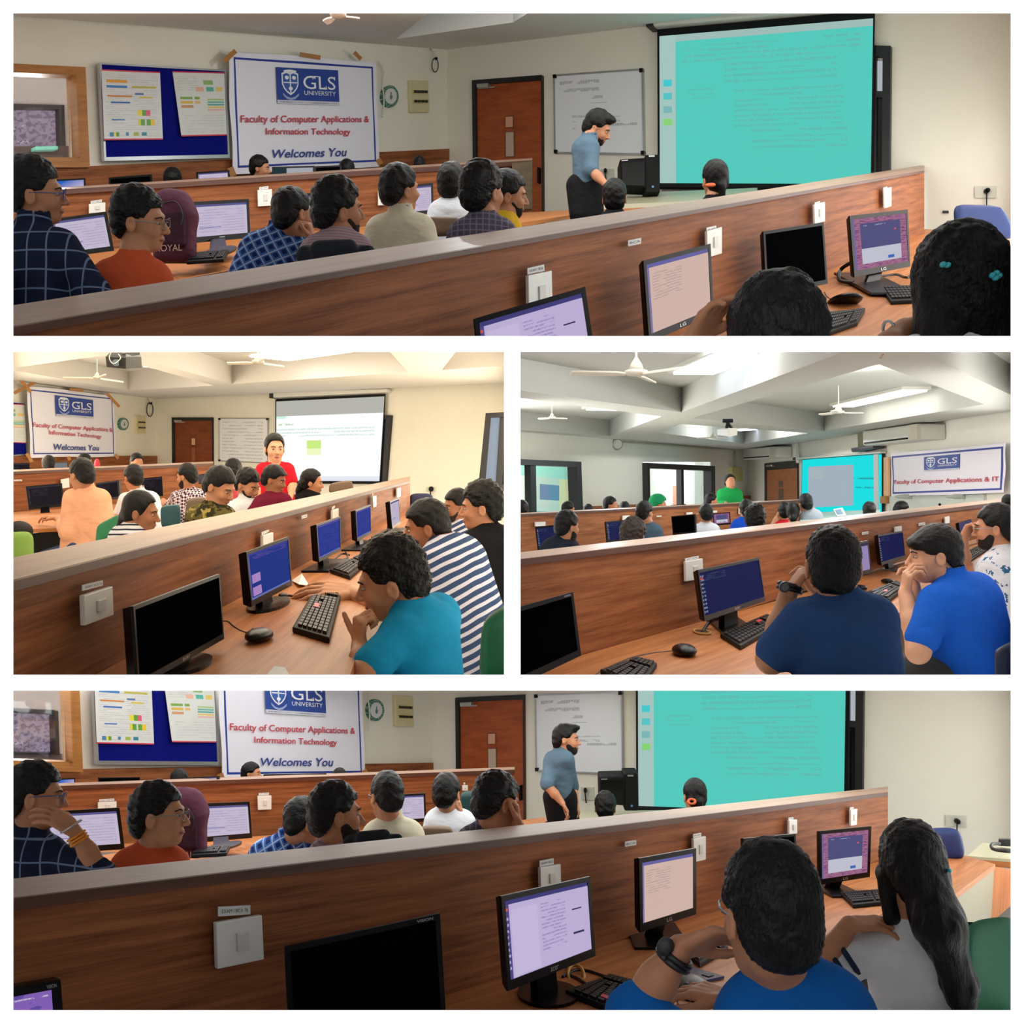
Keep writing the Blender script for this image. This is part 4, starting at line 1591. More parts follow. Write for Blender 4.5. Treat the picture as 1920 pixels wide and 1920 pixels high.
def room14(pn, M, dp):
    """the room of the top and the bottom panel"""
    CUR[0] = pn
    pl = {1: 'top panel', 4: 'bottom panel'}[pn]
    mu = lambda u: M(u, 200)[0]
    WL = Wall(mu(25), 8.88, mu(838), 13.3)
    WF = Wall(mu(838), 13.3, mu(1895), 9.7)
    L = lambda *c: [M(*p) for p in c]
    bm = []
    for (a, b, c, d) in ((-20, -60, 132, 141), (-20, 303, 132, 470), (132, -60, 838, 470)):
        bm.append(bm_faces(WL.q(*L((a, b), (c, b), (c, d), (a, d))), [(0, 1, 2, 3)]))
    struct(add_obj('wall_left', join_bm(bm), WALLP))
    struct(add_obj('wall_front', bm_faces(WF.q(*L((838, -60), (1990, -60), (1990, 640), (838, 640))), [(0, 1, 2, 3)]), WALLP))
    # room seen through the inner window
    WB_ = Wall(mu(25), 11.0, mu(838), 16.0)
    struct(add_obj('wall_beyond', bm_faces(WB_.q(*L((-60, 60), (200, 60), (200, 420), (-60, 420))), [(0, 1, 2, 3)]), mat('wall_pinkish', (206, 190, 186), 0.9)))
    q = WB_.q(*L((-30, 198), (112, 201), (115, 288), (-30, 290)))
    o = bpy.data.objects.new('window_2', None)
    C.objects.link(o)
    o.location = q[3]
    o['_o'] = tuple(q[3])
    o['kind'] = 'structure'
    add_obj('window_frame', join_bm([qbox(q, 0, 0, 1, 0.09, 0, 0.1), qbox(q, 0.92, 0.09, 1, 1, 0, 0.1), qbox(q, 0, 0.93, 0.92, 1, 0, 0.1)]), M_FRAME, o)
    add_obj('pane', qbox(q, 0, 0.09, 0.92, 0.93, 0.0, 0.02), PINKV, o)
    q = WB_.q(*L((-30, 287), (135, 285), (135, 300), (-30, 304)))
    tag(add_obj('window_sill', qbox(q, 0, 0, 1, 1, 0.0, 0.3), mat('sill_dark', (70, 52, 50), 0.5)), 'dark sill behind the wooden inner window in the %s' % pl, 'sill')
    q = WB_.q(*L((30, 291), (72, 290), (72, 297), (30, 298)))
    tag(add_obj('folder', bevel(qbox(q, 0, 0, 1, 1, 0.32, 0.42), 0.01), mat('folder_green', (120, 200, 180), 0.5)), 'pale green folder lying behind the wooden inner window in the %s' % pl, 'folder')
    point_lamp(P(*M(70, 230), 9.9), 0.15, 26, (1, 0.95, 0.95))  # added fill for the room beyond, which has no lamp
    # wooden inner window
    q = WL.q(*L((-20, 122), (151, 130), (159, 317), (-20, 318)))
    o = bpy.data.objects.new('window_1', None)
    C.objects.link(o)
    o.location = q[3]
    o['_o'] = tuple(q[3])
    o['kind'] = 'structure'
    add_obj('window_head', qbox(q, 0, 0, 1, 0.085, -0.05, 0.08, unit=False), W_WIN, o)
    add_obj('window_jamb', qbox(q, 0.875, 0.085, 1, 1, -0.05, 0.08, unit=False), W_WIN, o)
    add_obj('window_bead', qbox(q, 0.865, 0.085, 0.885, 0.9, -0.05, 0.11, unit=False), W_WIN, o)
    add_obj('window_sill', qbox(q, 0, 0.90, 0.875, 1, -0.05, 0.08, unit=False), W_WIN, o)
    add_obj('pane', qbox(q, 0, 0.085, 0.875, 0.90, -0.02, -0.015), glass_mat(), o)
    # wood panelling along the wall
    q = WL.q(*L((-20, 322), (839, 280), (839, 420), (-20, 470)))
    tag(add_obj('wall_panelling', qbox(q, 0, 0, 1, 1, 0, 0.04, unit=False), W_PANEL), 'low wooden panelling along the back wall in the %s' % pl, 'panelling')
    # notice board with two posters
    q = WL.q(*L((184, 118), (421, 132), (428, 297), (193, 303)))
    t = thing('notice_board', 'blue felt notice board with silver frame in the %s' % pl, 'notice board', bil(q, 0.5, 1))
    q = [p * 0.991 for p in q]
    add_obj('felt', qbox(q, 0.012, 0.015, 0.988, 0.975, -0.02, 0.012), mat('blue_felt', (14, 20, 112), 0.9, spec=0.05), t)
    add_obj('frame', join_bm([qbox(q, 0, 0, 1, 0.02, -0.02, 0.025), qbox(q, 0, 0.96, 1, 1, -0.02, 0.025), qbox(q, 0, 0.02, 0.014, 0.96, -0.02, 0.025), qbox(q, 0.986, 0.02, 1, 0.96, -0.02, 0.025)]), M_SILVER, t)
    for c, m, nm in ((((190, 130), (299.5, 135), (305, 262), (195, 263)), POST_A, 'left poster with coloured number boxes'), (((323, 133.5), (420, 136), (425, 254), (340, 256)), POST_B, 'right poster with coloured bars, one corner curling')):
        qq = WL.q(*L(*c))
        qq = [p * (0.9885 if k != 3 else 0.985) for k, p in enumerate(qq)]
        tag(add_obj('poster', qbox(qq, 0, 0, 1, 1, 0, 0.004), m), nm + ' on the notice board in the %s' % pl, 'poster')
    gls_banner('white banner with blue border reading GLS University Welcomes You in the %s' % pl, WL, L((426, 96), (703, 117), (711, 312), (436, 326)),
               L((517, 126), (633, 132), (636, 198), (520, 194)),
               [('Faculty of Computer Applications &', L((451, 216), (692, 217.5), (692, 233), (451, 234)), M_REDT, 0), ('Information Technology', L((498, 240), (657, 241), (657, 256), (498, 256)), M_REDT, 0), ('Welcomes You', L((510, 281), (650, 277), (650, 293), (510, 296.5)), M_NAVYT, 0.18)], BAN_A, 1.0)
    if pn == 1:
        tapes(WL, [(L((420, 115))[0], L((442, 95))[0]), (L((562, 102))[0], L((601, 108))[0]), (L((664, 98))[0], L((677, 111))[0])], 0.022,
              ['brown tape on the top left corner of the banner, top panel', 'brown tape at the middle of the banner top, top panel', 'brown tape near the banner top right, top panel'], 'tape on the banner of the top panel')
    tapes(WL, [(L((432, 314))[0], L((438, 330))[0]), (L((709, 298))[0], L((714, 308))[0])], 0.03,
          ['tape at the lower left banner corner, %s' % pl, 'tape at the lower right banner corner, %s' % pl], 'lower banner tape, %s' % pl)
    tag(add_obj('banner_string', tube(curve_pts([WL.at(*M(u, v), 0.06) for u, v in ((703, 118), (712, 135), (710, 160), (713, 190), (710, 222))], 5), 0.008), M_OFFW), 'pale string hanging down beside the banner, %s' % pl, 'string')
    clock('round green-rimmed clock on the wall in the %s' % pl, WL, *M(727.5, 182), 15.5, 20.5)
    switchboard('cream switchboard with black switches in the %s' % pl, WL, L((763, 152), (798, 153), (800, 212), (765, 212)))
    if pn == 1:
        wall_camera('small black wall camera with looped cable in the room corner, top panel', WL, 811, 112)
    door('door_1', '', WF, L((889, 153), (1020, 143), (1022, 470), (893, 470)), [(0.475, 0.225, 0.575, 0.285, HOLEP), (0.475, 0.315, 0.585, 0.455, mat('slot_pane2', (190, 170, 150), 0.3))], mat_=W_DOOR)
    whiteboard('whiteboard with faint marker writing in the %s' % pl, WF, L((1040, 142), (1208, 130), (1211, 292), (1042, 289)), WB)
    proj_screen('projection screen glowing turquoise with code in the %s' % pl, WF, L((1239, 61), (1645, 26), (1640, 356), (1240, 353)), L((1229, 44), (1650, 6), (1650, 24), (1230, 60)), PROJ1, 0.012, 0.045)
    # dark window frame right of the screen
    q = WF.q(*L((1600, 88), (1673, 90), (1670, 420), (1600, 420)))
    o = bpy.data.objects.new('window_3', None)
    C.objects.link(o)
    o.location = bil(q, 0.5, 1)
    o['_o'] = tuple(o.location)
    o['kind'] = 'structure'
    add_obj('window_frame', join_bm([qbox(q, 0.80, 0, 1, 1, 0, 0.06), qbox(q, 0, 0, 0.8, 0.06, 0, 0.06), qbox(q, 0.55, 0.06, 0.64, 1, 0, 0.05), qbox(q, 0.64, 0.255, 0.8, 0.29, 0, 0.05)]), M_FRAME, o)
    add_obj('pane', qbox(q, 0.64, 0.08, 0.8, 0.255, 0, 0.02), emit('window_sky', (186, 192, 200), 0.8), o)
    add_obj('pane', qbox(q, 0.64, 0.29, 0.8, 1, 0, 0.02), mat('pane_dark', (10, 12, 16), 0.1), o)
    socket('wall socket with black plug on the right wall of the %s' % pl, WF, L((1828, 350), (1868, 350), (1868, 372), (1828, 372)), L((1852, 372), (1852, 392), (1853, 420)))
    tag(add_obj('wall_conduit', qbox(WF.q(*L((1768, 396), (1779, 396), (1779, 400), (1768, 400))), 0, 0, 1, 1, 0, 0.02), M_DKGREY), 'tiny dark wall fitting low on the right wall, %s' % pl, 'fitting')
    # socket board under the whiteboard
    q = WF.q(*L((1128, 318), (1152, 317), (1153, 342), (1129, 342)))
    t = thing('socket_board', 'white socket board below the whiteboard in the %s' % pl, 'socket', bil(q, 0.5, 1))
    add_obj('plate', qbox(q, 0, 0, 1, 1, 0, 0.02), mat('socket_plate', (206, 204, 190), 0.4), t)
    add_obj('plug', ellips(bil(q, 0.45, 0.2) + qn(q) * 0.05, Vector((0.02, 0, 0)), Vector((0, 0.04, 0)), Vector((0, 0, 0.03)), 10, 8), M_BLACK, t, True)
    add_obj('cord', tube([bil(q, 0.45, 0.2) + qn(q) * 0.06, bil(q, 0.45, 1.2) + qn(q) * 0.04], 0.008), M_CABLE, t)
    # computer tower and box on the teacher's desk
    d = 10.2
    for c, nm, lb in ((((1162, 298), (1212, 295), (1212, 352), (1163, 350)), 'computer_case', 'black computer case on the front table below the whiteboard, %s'), (((1209, 290), (1237, 289), (1238, 361), (1210, 362)), 'speaker', 'black upright speaker beside the projection screen, %s')):
        qq = [P(*M(*p), d) for p in c]
        t = thing(nm, lb % pl, 'computer' if nm == 'computer_case' else 'speaker', bil(qq, 0.5, 1))
        add_obj('body', bevel(qbox(qq, 0, 0, 1, 1, -0.25, 0.0), 0.02, 3), M_BLACKM, t)
        if nm == 'speaker':
            add_obj('carry_handle', qbox(qq, 0.25, 0.03, 0.65, 0.07, 0.0, 0.01), M_SILVER, t)
            add_obj('badge', disc(bil(qq, 0.5, 0.85) + qn(qq) * 0.012, Vector((0.012, 0, 0)), Vector((0, 0, 0.012)), 12), mat('badge_blue', (70, 130, 190), 0.3), t)
        else:
            add_obj('front_panel', qbox(qq, 0.08, 0.16, 0.92, 0.95, 0.0, 0.012), M_BLACK, t)
            add_obj('badge', qbox(qq, 0.06, 0.06, 0.3, 0.09, 0.0, 0.012), M_SILVER, t)
    a = [P(*M(*p), dd) for p, dd in (((1085, 366), 11.2), ((1420, 352), 10.6), ((1420, 372), 9.3), ((1085, 386), 9.8))]
    t = thing('teacher_table', 'teacher table with pale top below the projection screen, %s' % pl, 'table', bil(a, 0.5, 1))
    add_obj('table_top', poly(a, Vector((0, 0, -0.04))), mat('table_pale', (196, 190, 160), 0.4), t)
    add_obj('front_board', hexa([a[3] + Vector((0, 0, -0.04)), a[2] + Vector((0, 0, -0.04)), a[2] + Vector((0, 0, -0.7)), a[3] + Vector((0, 0, -0.7))], [p + Vector((0, 0.03, 0)) for p in (a[3], a[2], a[2] + Vector((0, 0, -0.7)), a[3] + Vector((0, 0, -0.7)))]), W_DESK, t)
    return WL, WF


# ================================================================ TOP PANEL
I1 = lambda u, v: (u, v)
WL1, WF1 = room14(1, I1, 0)
CP1 = Plane3((18, 28, 8.83), (838, 93, 13.3), (1230, 47, WF1.d(1230)))
hole1 = [(742, 73), (962, 42), (1010, 12), (820, 12)]
struct(add_obj('ceiling', bm_faces([CP1.at(*p) for p in ((18, 28), (838, 93), (742, 73), (820, 12), (18, 12))], [(0, 1, 2, 3, 4)]), CEILP))
struct(add_obj('ceiling', bm_faces([CP1.at(*p) for p in ((838, 93), (1230, 47), (1530, 12), (1010, 12), (962, 42), (742, 73))], [(0, 1, 2, 3, 4, 5)]), CEILP))
a = [CP1.at(*p) for p in hole1]
b = [p + Vector((0, 0, 1.0)) for p in a]
struct(add_obj('ceiling', bm_faces(a + b, [(0, 1, 5, 4), (1, 2, 6, 5), (2, 3, 7, 6), (3, 0, 4, 7), (4, 5, 6, 7)]), CEILP))
point_lamp(P(860, 17, 9.6), 0.02, 26, (0.9, 0.97, 1.0))  # unseen lamp brightening the ceiling recess
fan('white ceiling fan cut by the top edge of the top panel', P(634, 28, 8.3), 0.6, 0.065, 3, blade_l=0.10)

VP1 = (2300, 222)
WP1 = Wall(25, 5070 / 2275, 1733, 5070 / 567)
lin1 = lambda v0: (lambda u: VP1[1] + (v0 - VP1[1]) * (VP1[0] - u) / (VP1[0] - 25))
FT1 = Flat(899, 222)
FD1 = Flat(1955, 222)
partition('long wooden partition with pale cap in the foreground of the top panel', WP1, (5, 1733), lin1(614), lin1(573), lin1(630), lambda u: 222 + 1955 / WP1.d(u), W_PANEL, W_CAP, W_EDGE, FT1)
a = [FD1.at(u, 222 + 1955 / (WP1.d(u) * 1.05)) for u in (900, 1735)] + [FD1.at(1905, 440), FD1.at(1905, 650), FD1.at(900, 690)]
t = thing('desk', 'wooden computer desk in front of the partition in the top panel', 'desk', a[0])
add_obj('desk_top', poly(a, Vector((0, 0, -0.03))), W_DESK, t)

# second row partition and desk
WP1B = Wall(25, 7.9, 998, 10.3)
FB1 = Flat(-1, 222)
sl = lambda k: (lambda u: k - 0.0622 * (u - 25))


class BackShift:
    """rear edge of a cap: a fixed distance behind the front"""

    def __init__(s, wall, off):
        s.w, s.o = wall, off

    def at(s, u, v):
        return P(u, v, s.w.d(u) + s.o)


partition('second row wooden partition behind the seated students in the top panel', WP1B, (5, 998), sl(361), sl(357), sl(370), lambda u: 500 - 0.062 * (u - 25), W_PANEL, W_CAP, W_EDGE, BackShift(WP1B, 0.3))
a = [P(5, 500, 7.6), P(998, 436, 10.2), P(1000, 384, 10.35), P(1100, 393, 9.3), P(1096, 399, 9.0), P(975, 418, 8.2), P(5, 590, 5.2)]
a = [P(5, 485, 7.7), P(960, 400, 9.9), P(1099, 392, 9.4), P(1096, 399, 8.9), P(970, 419, 8.0), P(430, 507, 6.2), P(5, 588, 5.2)]
t = thing('desk', 'second row wooden desk behind the front partition in the top panel', 'desk', a[5])
add_obj('desk_top', poly(a, Vector((0, 0, -0.03))), W_DESK, t)
add_obj('desk_edge', hexa([a[6], a[5], a[5] + Vector((0, 0, -0.05)), a[6] + Vector((0, 0, -0.05))], [p + Vector((0, 0.05, 0)) for p in (a[6], a[5], a[5] + Vector((0, 0, -0.05)), a[6] + Vector((0, 0, -0.05)))]), W_EDGE, t)
tag(add_obj('end_panel', hexa([P(960, 306, 9.9), P(998, 302, 10.3), P(998, 392, 10.3), P(960, 392, 9.9)], [P(960, 306, 10.0), P(998, 302, 10.4), P(998, 392, 10.4), P(960, 392, 10.0)]), wood('wood_grey_brown', (92, 66, 44), (124, 92, 66))), 'end board of the second row partition beside the door, top panel', 'board')  # grey-brown wood on the end face
struct(add_obj('floor', bm_faces([P(5, 560, 5.5), P(5, 640, 4), P(1905, 640, 8), P(1905, 480, 9.8), P(838, 450, 13.2), P(5, 450, 9.0)], [(0, 1, 2, 3, 4, 5)]), FLOORM))

# monitors on the front desk
monitor('lilac document monitor at the bottom edge of the front desk, top panel', [(888, 598), (1096, 538), (1120, 700), (905, 770)], 3.45, SCR_DOC, foot=None, bez=0.06)
monitor('peach-screen monitor between switch plates on the front desk, top panel', [(1205, 489), (1331, 457), (1337, 590), (1216, 642)], 4.25, SCR_PEACH, logo='LG', bez=0.06, chin=0.09, dr=4.6)
monitor('switched-off black monitor reflecting a chair on the front desk, top panel', [(1430, 434), (1543, 417), (1551, 532), (1436, 556)], 5.5, SCR_OFF, bez=0.05, chin=0.07)
monitor('square monitor with pink desktop at the far end of the front desk, top panel', [(1592, 405), (1701, 393), (1706, 500), (1601, 520)], 6.1, SCR_WIN, foot=(1636, 532, 6.2), logo='LG', bez=0.065, chin=0.10, footw=45)
tag(add_obj('monitor_cable', tube(curve_pts([P(1600, 490, 6.3), P(1577, 505, 6.4), P(1574, 525, 6.3), P(1600, 530, 6.2)], 5), 0.012), M_CABLE), 'black cable looping behind the square monitor, top panel', 'cable')
tag(add_obj('desk_cable', tube(curve_pts([FD1.at(u, v) for u, v in ((1645, 520), (1680, 516), (1700, 522), (1712, 514))], 5), 0.012), M_CABLE), 'thin cable on the far end of the desk, top panel', 'cable')
switch('white switch plate behind the lilac monitor, top panel', WP1, [(985, 517), (1029, 508), (1031, 590), (986, 600)])
sticker('paper label above the switch plate behind the lilac monitor, top panel', WP1, [(988, 503), (1019, 496), (1020, 508), (988, 515)], text='EXAM / BCA')
switch('white switch plate behind the peach-screen monitor, top panel', WP1, [(1321, 434), (1349, 426), (1349, 476), (1322, 484)])
sticker('paper label above the plate behind the peach-screen monitor, top panel', WP1, [(1324, 427), (1342, 423), (1342, 432), (1324, 436)])
switch('white switch plate behind the switched-off monitor, top panel', WP1, [(1523, 384), (1543, 379), (1543, 416), (1524, 420)])
sticker('paper label above the plate behind the switched-off monitor, top panel', WP1, [(1527, 380), (1537, 377), (1537, 383), (1527, 386)])
switch('white switch plate nearest the end of the partition, top panel', WP1, [(1655, 355), (1668, 351), (1668, 387), (1656, 391)])
sticker('paper label above the plate nearest the partition end, top panel', WP1, [(1656, 352), (1663, 350), (1663, 355), (1656, 357)])
sticker('lone paper label between the monitors on the partition, top panel', WP1, [(1177, 451), (1201, 446), (1201, 457), (1177, 462)], text='BCA')
keyboard('black keyboard beside the short-haired head, top panel', FD1, [(1555, 592), (1622, 585), (1607, 612), (1530, 640)], red=None)
keyboard('black keyboard in front of the square monitor, top panel', FD1, [(1650, 543), (1760, 540), (1775, 566), (1670, 572)])
mouse('black mouse with silver edge on the front desk, top panel', FD1.at(1584, 571) + Vector((0, 0, 0.01)), 0.082, 0.15, 0.030, [FD1.at(u, v) for u, v in ((1560, 562), (1550, 556), (1546, 548))])

# second row monitors
monitor('lilac monitor left behind the glasses boys, top panel', [(93, 412), (199, 397), (213, 470), (110, 484)], 7.0, SCR_LILAC, bez=0.07)
monitor('lilac monitor right of the maroon backpack, top panel', [(356, 379), (466, 373), (469, 446), (359, 456)], 7.4, SCR_LILAC, foot=(412, 473, 7.0), bez=0.08, logo='acer', rnd=True, footw=24)
monitor('lilac monitor half hidden by the bearded student, top panel', [(566, 364), (612, 359), (613, 425), (568, 430)], 7.9, SCR_LILAC, bez=0.07)
monitor('lilac monitor right of the cream-shirt student, top panel', [(752, 349), (812, 343), (813, 400), (753, 406)], 8.6, SCR_LILAC, bez=0.07, foot=(785, 412, 8.4), footw=14)
keyboard('black keyboard next to the maroon backpack, top panel', Flat(1720, 222), [(365, 481), (430, 474), (420, 492), (350, 497)])
keyboard('black keyboard below the navy-check elbow, top panel', Flat(1650, 222), [(88, 522), (125, 518), (112, 541), (85, 542)])
for k, (c, lb) in enumerate([([(166, 383), (197, 380), (197, 398), (166, 401)], 'white switch plate above the left lilac monitor, top panel'), ([(482, 357), (509, 355), (509, 386), (483, 388)], 'white switch plate above the blue-check student, top panel'), ([(708, 358), (722, 357), (722, 385), (708, 386)], 'white switch plate half behind the cream-shirt head, top panel')]):
    switch(lb, WP1B, c)
    sticker('paper label over the ' + lb, WP1B, [(c[0][0] + 4, c[0][1] - 6), (c[1][0] - 6, c[1][1] - 6), (c[1][0] - 6, c[1][1] - 1), (c[0][0] + 4, c[0][1] - 1)])
# row behind the second partition
for c, s, lb in (([(84, 338), (160, 334), (161, 372), (84, 376)], SCR_BLUEG, 'blue and white monitor top left behind the second partition, top panel'), ([(204, 333), (285, 327), (286, 368), (205, 374)], SCR_OFF, 'black monitor top below the notice board, top panel'), ([(368, 323), (430, 319), (431, 358), (369, 362)], SCR_LILAC, 'lilac monitor top left of the banner, top panel'), ([(510, 313), (590, 311), (590, 350), (510, 352)], paint('screen_split', (26, 60, 66), [(0.33, 0, 1, 1, (200, 205, 216))], emission=0.6), 'teal and white monitor top below the banner, top panel'), ([(590, 312), (640, 310), (640, 345), (590, 347)], SCR_OFF, 'black monitor top below the banner right part, top panel')):
    monitor(lb, c, WP1B.d(c[0][0]) + 0.5, s, bez=0.08)
for u, v, lb in ((171, 335, 'left of the notice board'), (356, 325, 'left of the banner')):
    switch('white switch plate on the back panelling %s, top panel' % lb, WL1, [(u - 12, v - 7), (u + 10, v - 8), (u + 10, v + 16), (u - 12, v + 17)], False)

# ================================================================ MIDDLE LEFT PANEL
CUR[0] = 2
WL2 = Wall(25, 18.2, 292, 23.9)
WF2 = Wall(292, 23.9, 945, 19.0)
struct(add_obj('wall_left', bm_faces(WL2.q(0, 640, 292, 1010), [(0, 1, 2, 3)]), WALLP))
struct(add_obj('wall_front', bm_faces(WF2.q(292, 640, 965, 1100), [(0, 1, 2, 3)]), WALLP))
FS2 = Flat(-2581, 856)
FC2 = Flat(-3306, 856)
c1 = [(435, 720), (766, 698), (690, 615), (200, 655)]
c2 = [(241, 732), (401, 723), (196, 666), (10, 692)]
c3 = [(828, 694), (970, 684), (975, 620), (870, 640)]
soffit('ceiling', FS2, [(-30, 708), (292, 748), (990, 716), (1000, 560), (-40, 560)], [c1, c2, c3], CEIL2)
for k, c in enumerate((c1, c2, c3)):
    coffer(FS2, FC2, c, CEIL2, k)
M_TUBE = emit('tube_light', (255, 250, 240), 7.0)


def tube_lamp(label, a, b, w, m=None, group='fluorescent ceiling lamps'):
    """recessed fluorescent fitting on a coffer roof"""
    t = thing('ceiling_light', label, 'ceiling light', a, group)
    d = (b - a).normalized()
    s = d.cross(Vector((0, 0, 1))).normalized() * w
    z = Vector((0, 0, -0.03))
    add_obj('housing', hexa([a - s * 1.25 - d * w * .3, b - s * 1.25 + d * w * .3, b + s * 1.25 + d * w * .3, a + s * 1.25 - d * w * .3], [p + z * 1.6 for p in (a - s * 1.25 - d * w * .3, b - s * 1.25 + d * w * .3, b + s * 1.25 + d * w * .3, a + s * 1.25 - d * w * .3)]), M_OFFW, t)
    add_obj('tube', hexa([a - s + z * 1.7, b - s + z * 1.7, b + s + z * 1.7, a + s + z * 1.7], [p + z * 2.4 for p in (a - s, b - s, b + s, a + s)]), m or M_TUBE, t)
    return t


def up2(u, v, d):
    """point on the coffer roof of the middle left room"""
    return P(u, 856 - 3306 / d, d)


tube_lamp('fluorescent lamp in the large bright ceiling recess, middle left panel', up2(505, 0, 17.3), up2(660, 0, 15.4), 0.35)
tube_lamp('fluorescent lamp in the left ceiling recess, middle left panel', up2(285, 0, 19.0), up2(360, 0, 18.0), 0.16)

gls_banner('white banner with blue border reading GLS University Welcomes You in the middle left panel', WL2, [(49, 723), (213, 742), (217, 856), (57, 858)],
           [(103, 741), (174, 750), (175, 785), (105, 780)],
           [('Faculty of Computer Applications &', [(62, 792), (211, 802.5), (211, 812), (62, 803)], M_REDT, 0), ('Information Technology', [(92, 806), (190, 815), (190, 824), (92, 817)], M_REDT, 0), ('Welcomes You', [(100, 832), (186, 835), (186, 845), (100, 844)], M_NAVYT, 0.1)], BAN_A, 2.0)
tapes(WL2, [((26, 737), (67, 716)), ((37, 711), (58, 735)), ((131, 730), (156, 732)), ((200, 737), (224, 763)), ((50, 850), (60, 866)), ((128, 856), (131, 863)), ((216, 852), (222, 860))], 0.028,
      ['long brown tape crossing the top left banner corner, middle left panel', 'short brown tape crossing the top left banner corner, middle left panel', 'brown tape at the middle of the banner top, middle left panel', 'long brown tape at the top right banner corner, middle left panel', 'tape at the lower left banner corner, middle left panel', 'tape under the banner middle, middle left panel', 'tape at the lower right banner corner, middle left panel'], 'tape on the banner of the middle left panel')
q = WL2.q((-10, 752), (41, 757), (46, 853), (-10, 857))
t = thing('notice_board', 'blue notice board cut by the left edge of the middle left panel', 'notice board', q[2])
add_obj('felt', qbox(q, 0, 0, 0.97, 0.98, 0, 0.05), mat('blue_felt', (14, 20, 112), 0.9, spec=0.05), t)
add_obj('frame', join_bm([qbox(q, 0.97, 0, 1, 1, 0, 0.06), qbox(q, 0, 0.98, 0.97, 1, 0, 0.06)]), M_SILVER, t)
tag(add_obj('poster', qbox(WL2.q((-40, 756), (41, 758), (44, 831), (-40, 828)), 0, 0, 1, 1, 0.055, 0.06), POST_B), 'poster on the notice board at the left edge, middle left panel', 'poster')
clock('round green-rimmed clock on the wall in the middle left panel', WL2, 229, 795, 9.2, 11.7)
switchboard('cream switchboard with black switches in the middle left panel', WL2, [(251, 779), (269, 780), (270, 813), (252, 813)])
wall_camera('small black wall camera with looped cable in the room corner, middle left panel', WL2, 278, 756)
q = WL2.q((0, 854), (293, 855), (293, 900), (0, 900))
tag(add_obj('wall_panelling', qbox(q, 0, 0, 1, 1, 0, 0.05, unit=False), W_PANEL), 'low wooden panelling below the banner in the middle left panel', 'panelling')
door('door_1', '', WF2, [(325, 783), (401, 783), (402, 960), (327, 960)], [(0.48, 0.22, 0.56, 0.29, HOLEP), (0.48, 0.32, 0.56, 0.49, mat('slot_brown', (150, 80, 50), 0.3))], mat_=W_DOOR2)
whiteboard('whiteboard full of faint marker notes in the middle left panel', WF2, [(412, 784), (505, 784), (505, 869), (412, 865)], WB2)
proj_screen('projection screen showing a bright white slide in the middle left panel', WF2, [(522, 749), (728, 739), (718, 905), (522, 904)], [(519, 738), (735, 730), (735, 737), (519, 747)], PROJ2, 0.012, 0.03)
q = WF2.q((700, 779), (737, 779), (727, 905), (700, 905))
o = bpy.data.objects.new('window_1', None)
C.objects.link(o)
o.location = bil(q, 0.5, 1)
o['_o'] = tuple(o.location)
o['kind'] = 'structure'
add_obj('window_frame', join_bm([qbox(q, 0.78, 0, 1, 1, 0, 0.08), qbox(q, 0, 0, 0.78, 0.06, 0, 0.08)]), M_FRAME, o)
add_obj('pane', qbox(q, 0.3, 0.06, 0.78, 1, 0, 0.03), mat('pane_bluegrey', (60, 70, 92), 0.15), o)
# big dark window frame at the right edge
d = 12.5
q = [P(911, 776, d), P(985, 772, d), P(985, 926, d), P(897, 915, d)]
o = bpy.data.objects.new('window_2', None)
C.objects.link(o)
o.location = q[3]
o['_o'] = tuple(q[3])
o['kind'] = 'structure'
add_obj('window_frame', join_bm([qbox(q, 0, 0, 0.14, 1, 0, 0.1), qbox(q, 0.14, 0, 1, 0.06, 0, 0.1), qbox(q, 0.14, 0.92, 1, 1, 0, 0.1), qbox(q, 0.36, 0.06, 0.5, 0.92, 0, 0.06)]), M_FRAME, o)
add_obj('pane', qbox(q, 0.14, 0.06, 0.36, 0.92, 0.0, 0.02), emit('window_blue_sky', (150, 170, 190), 0.75), o)
add_obj('pane', qbox(q, 0.5, 0.06, 1, 0.92, 0.0, 0.02), mat('pane_dark', (10, 12, 16), 0.1), o)
socket('wall socket with black plug right of the partition, middle left panel', WF2, [(800, 913), (818, 913), (818, 922), (800, 922)], [(810, 924), (811, 932)])

VP2 = (950, 856)
WP2 = Wall(25, 2172 / 925, 769, 2172 / 181)
lin2 = lambda v0: (lambda u: VP2[1] + (v0 - VP2[1]) * (VP2[0] - u) / (VP2[0] - 25))
partition('long wooden partition with pale cap across the middle left panel', WP2, (5, 769), lin2(1090), lin2(1046), lin2(1109), lambda u: 856 + 1180 / WP2.d(u), W_PANEL, W_CAP, W_EDGE, Flat(555, 856))
FD2 = Flat(1180, 856)
a = [FD2.at(u, 856 + 1180 / (WP2.d(u) * 1.06)) for u in (150, 771)] + [FD2.at(805, 947), FD2.at(800, 1010), FD2.at(700, 1130), FD2.at(652, 1280), FD2.at(150, 1300)]
t = thing('desk', 'wooden computer desk in the foreground of the middle left panel', 'desk', a[4])
add_obj('desk_top', poly(a, Vector((0, 0, -0.03))), W_DESK, t)
struct(add_obj('floor', bm_faces([P(5, 1000, 17), P(5, 1275, 5.0), P(955, 1275, 5.0), P(955, 985, 18.5), P(292, 985, 22)], [(0, 1, 2, 3, 4)]), FLOORL))

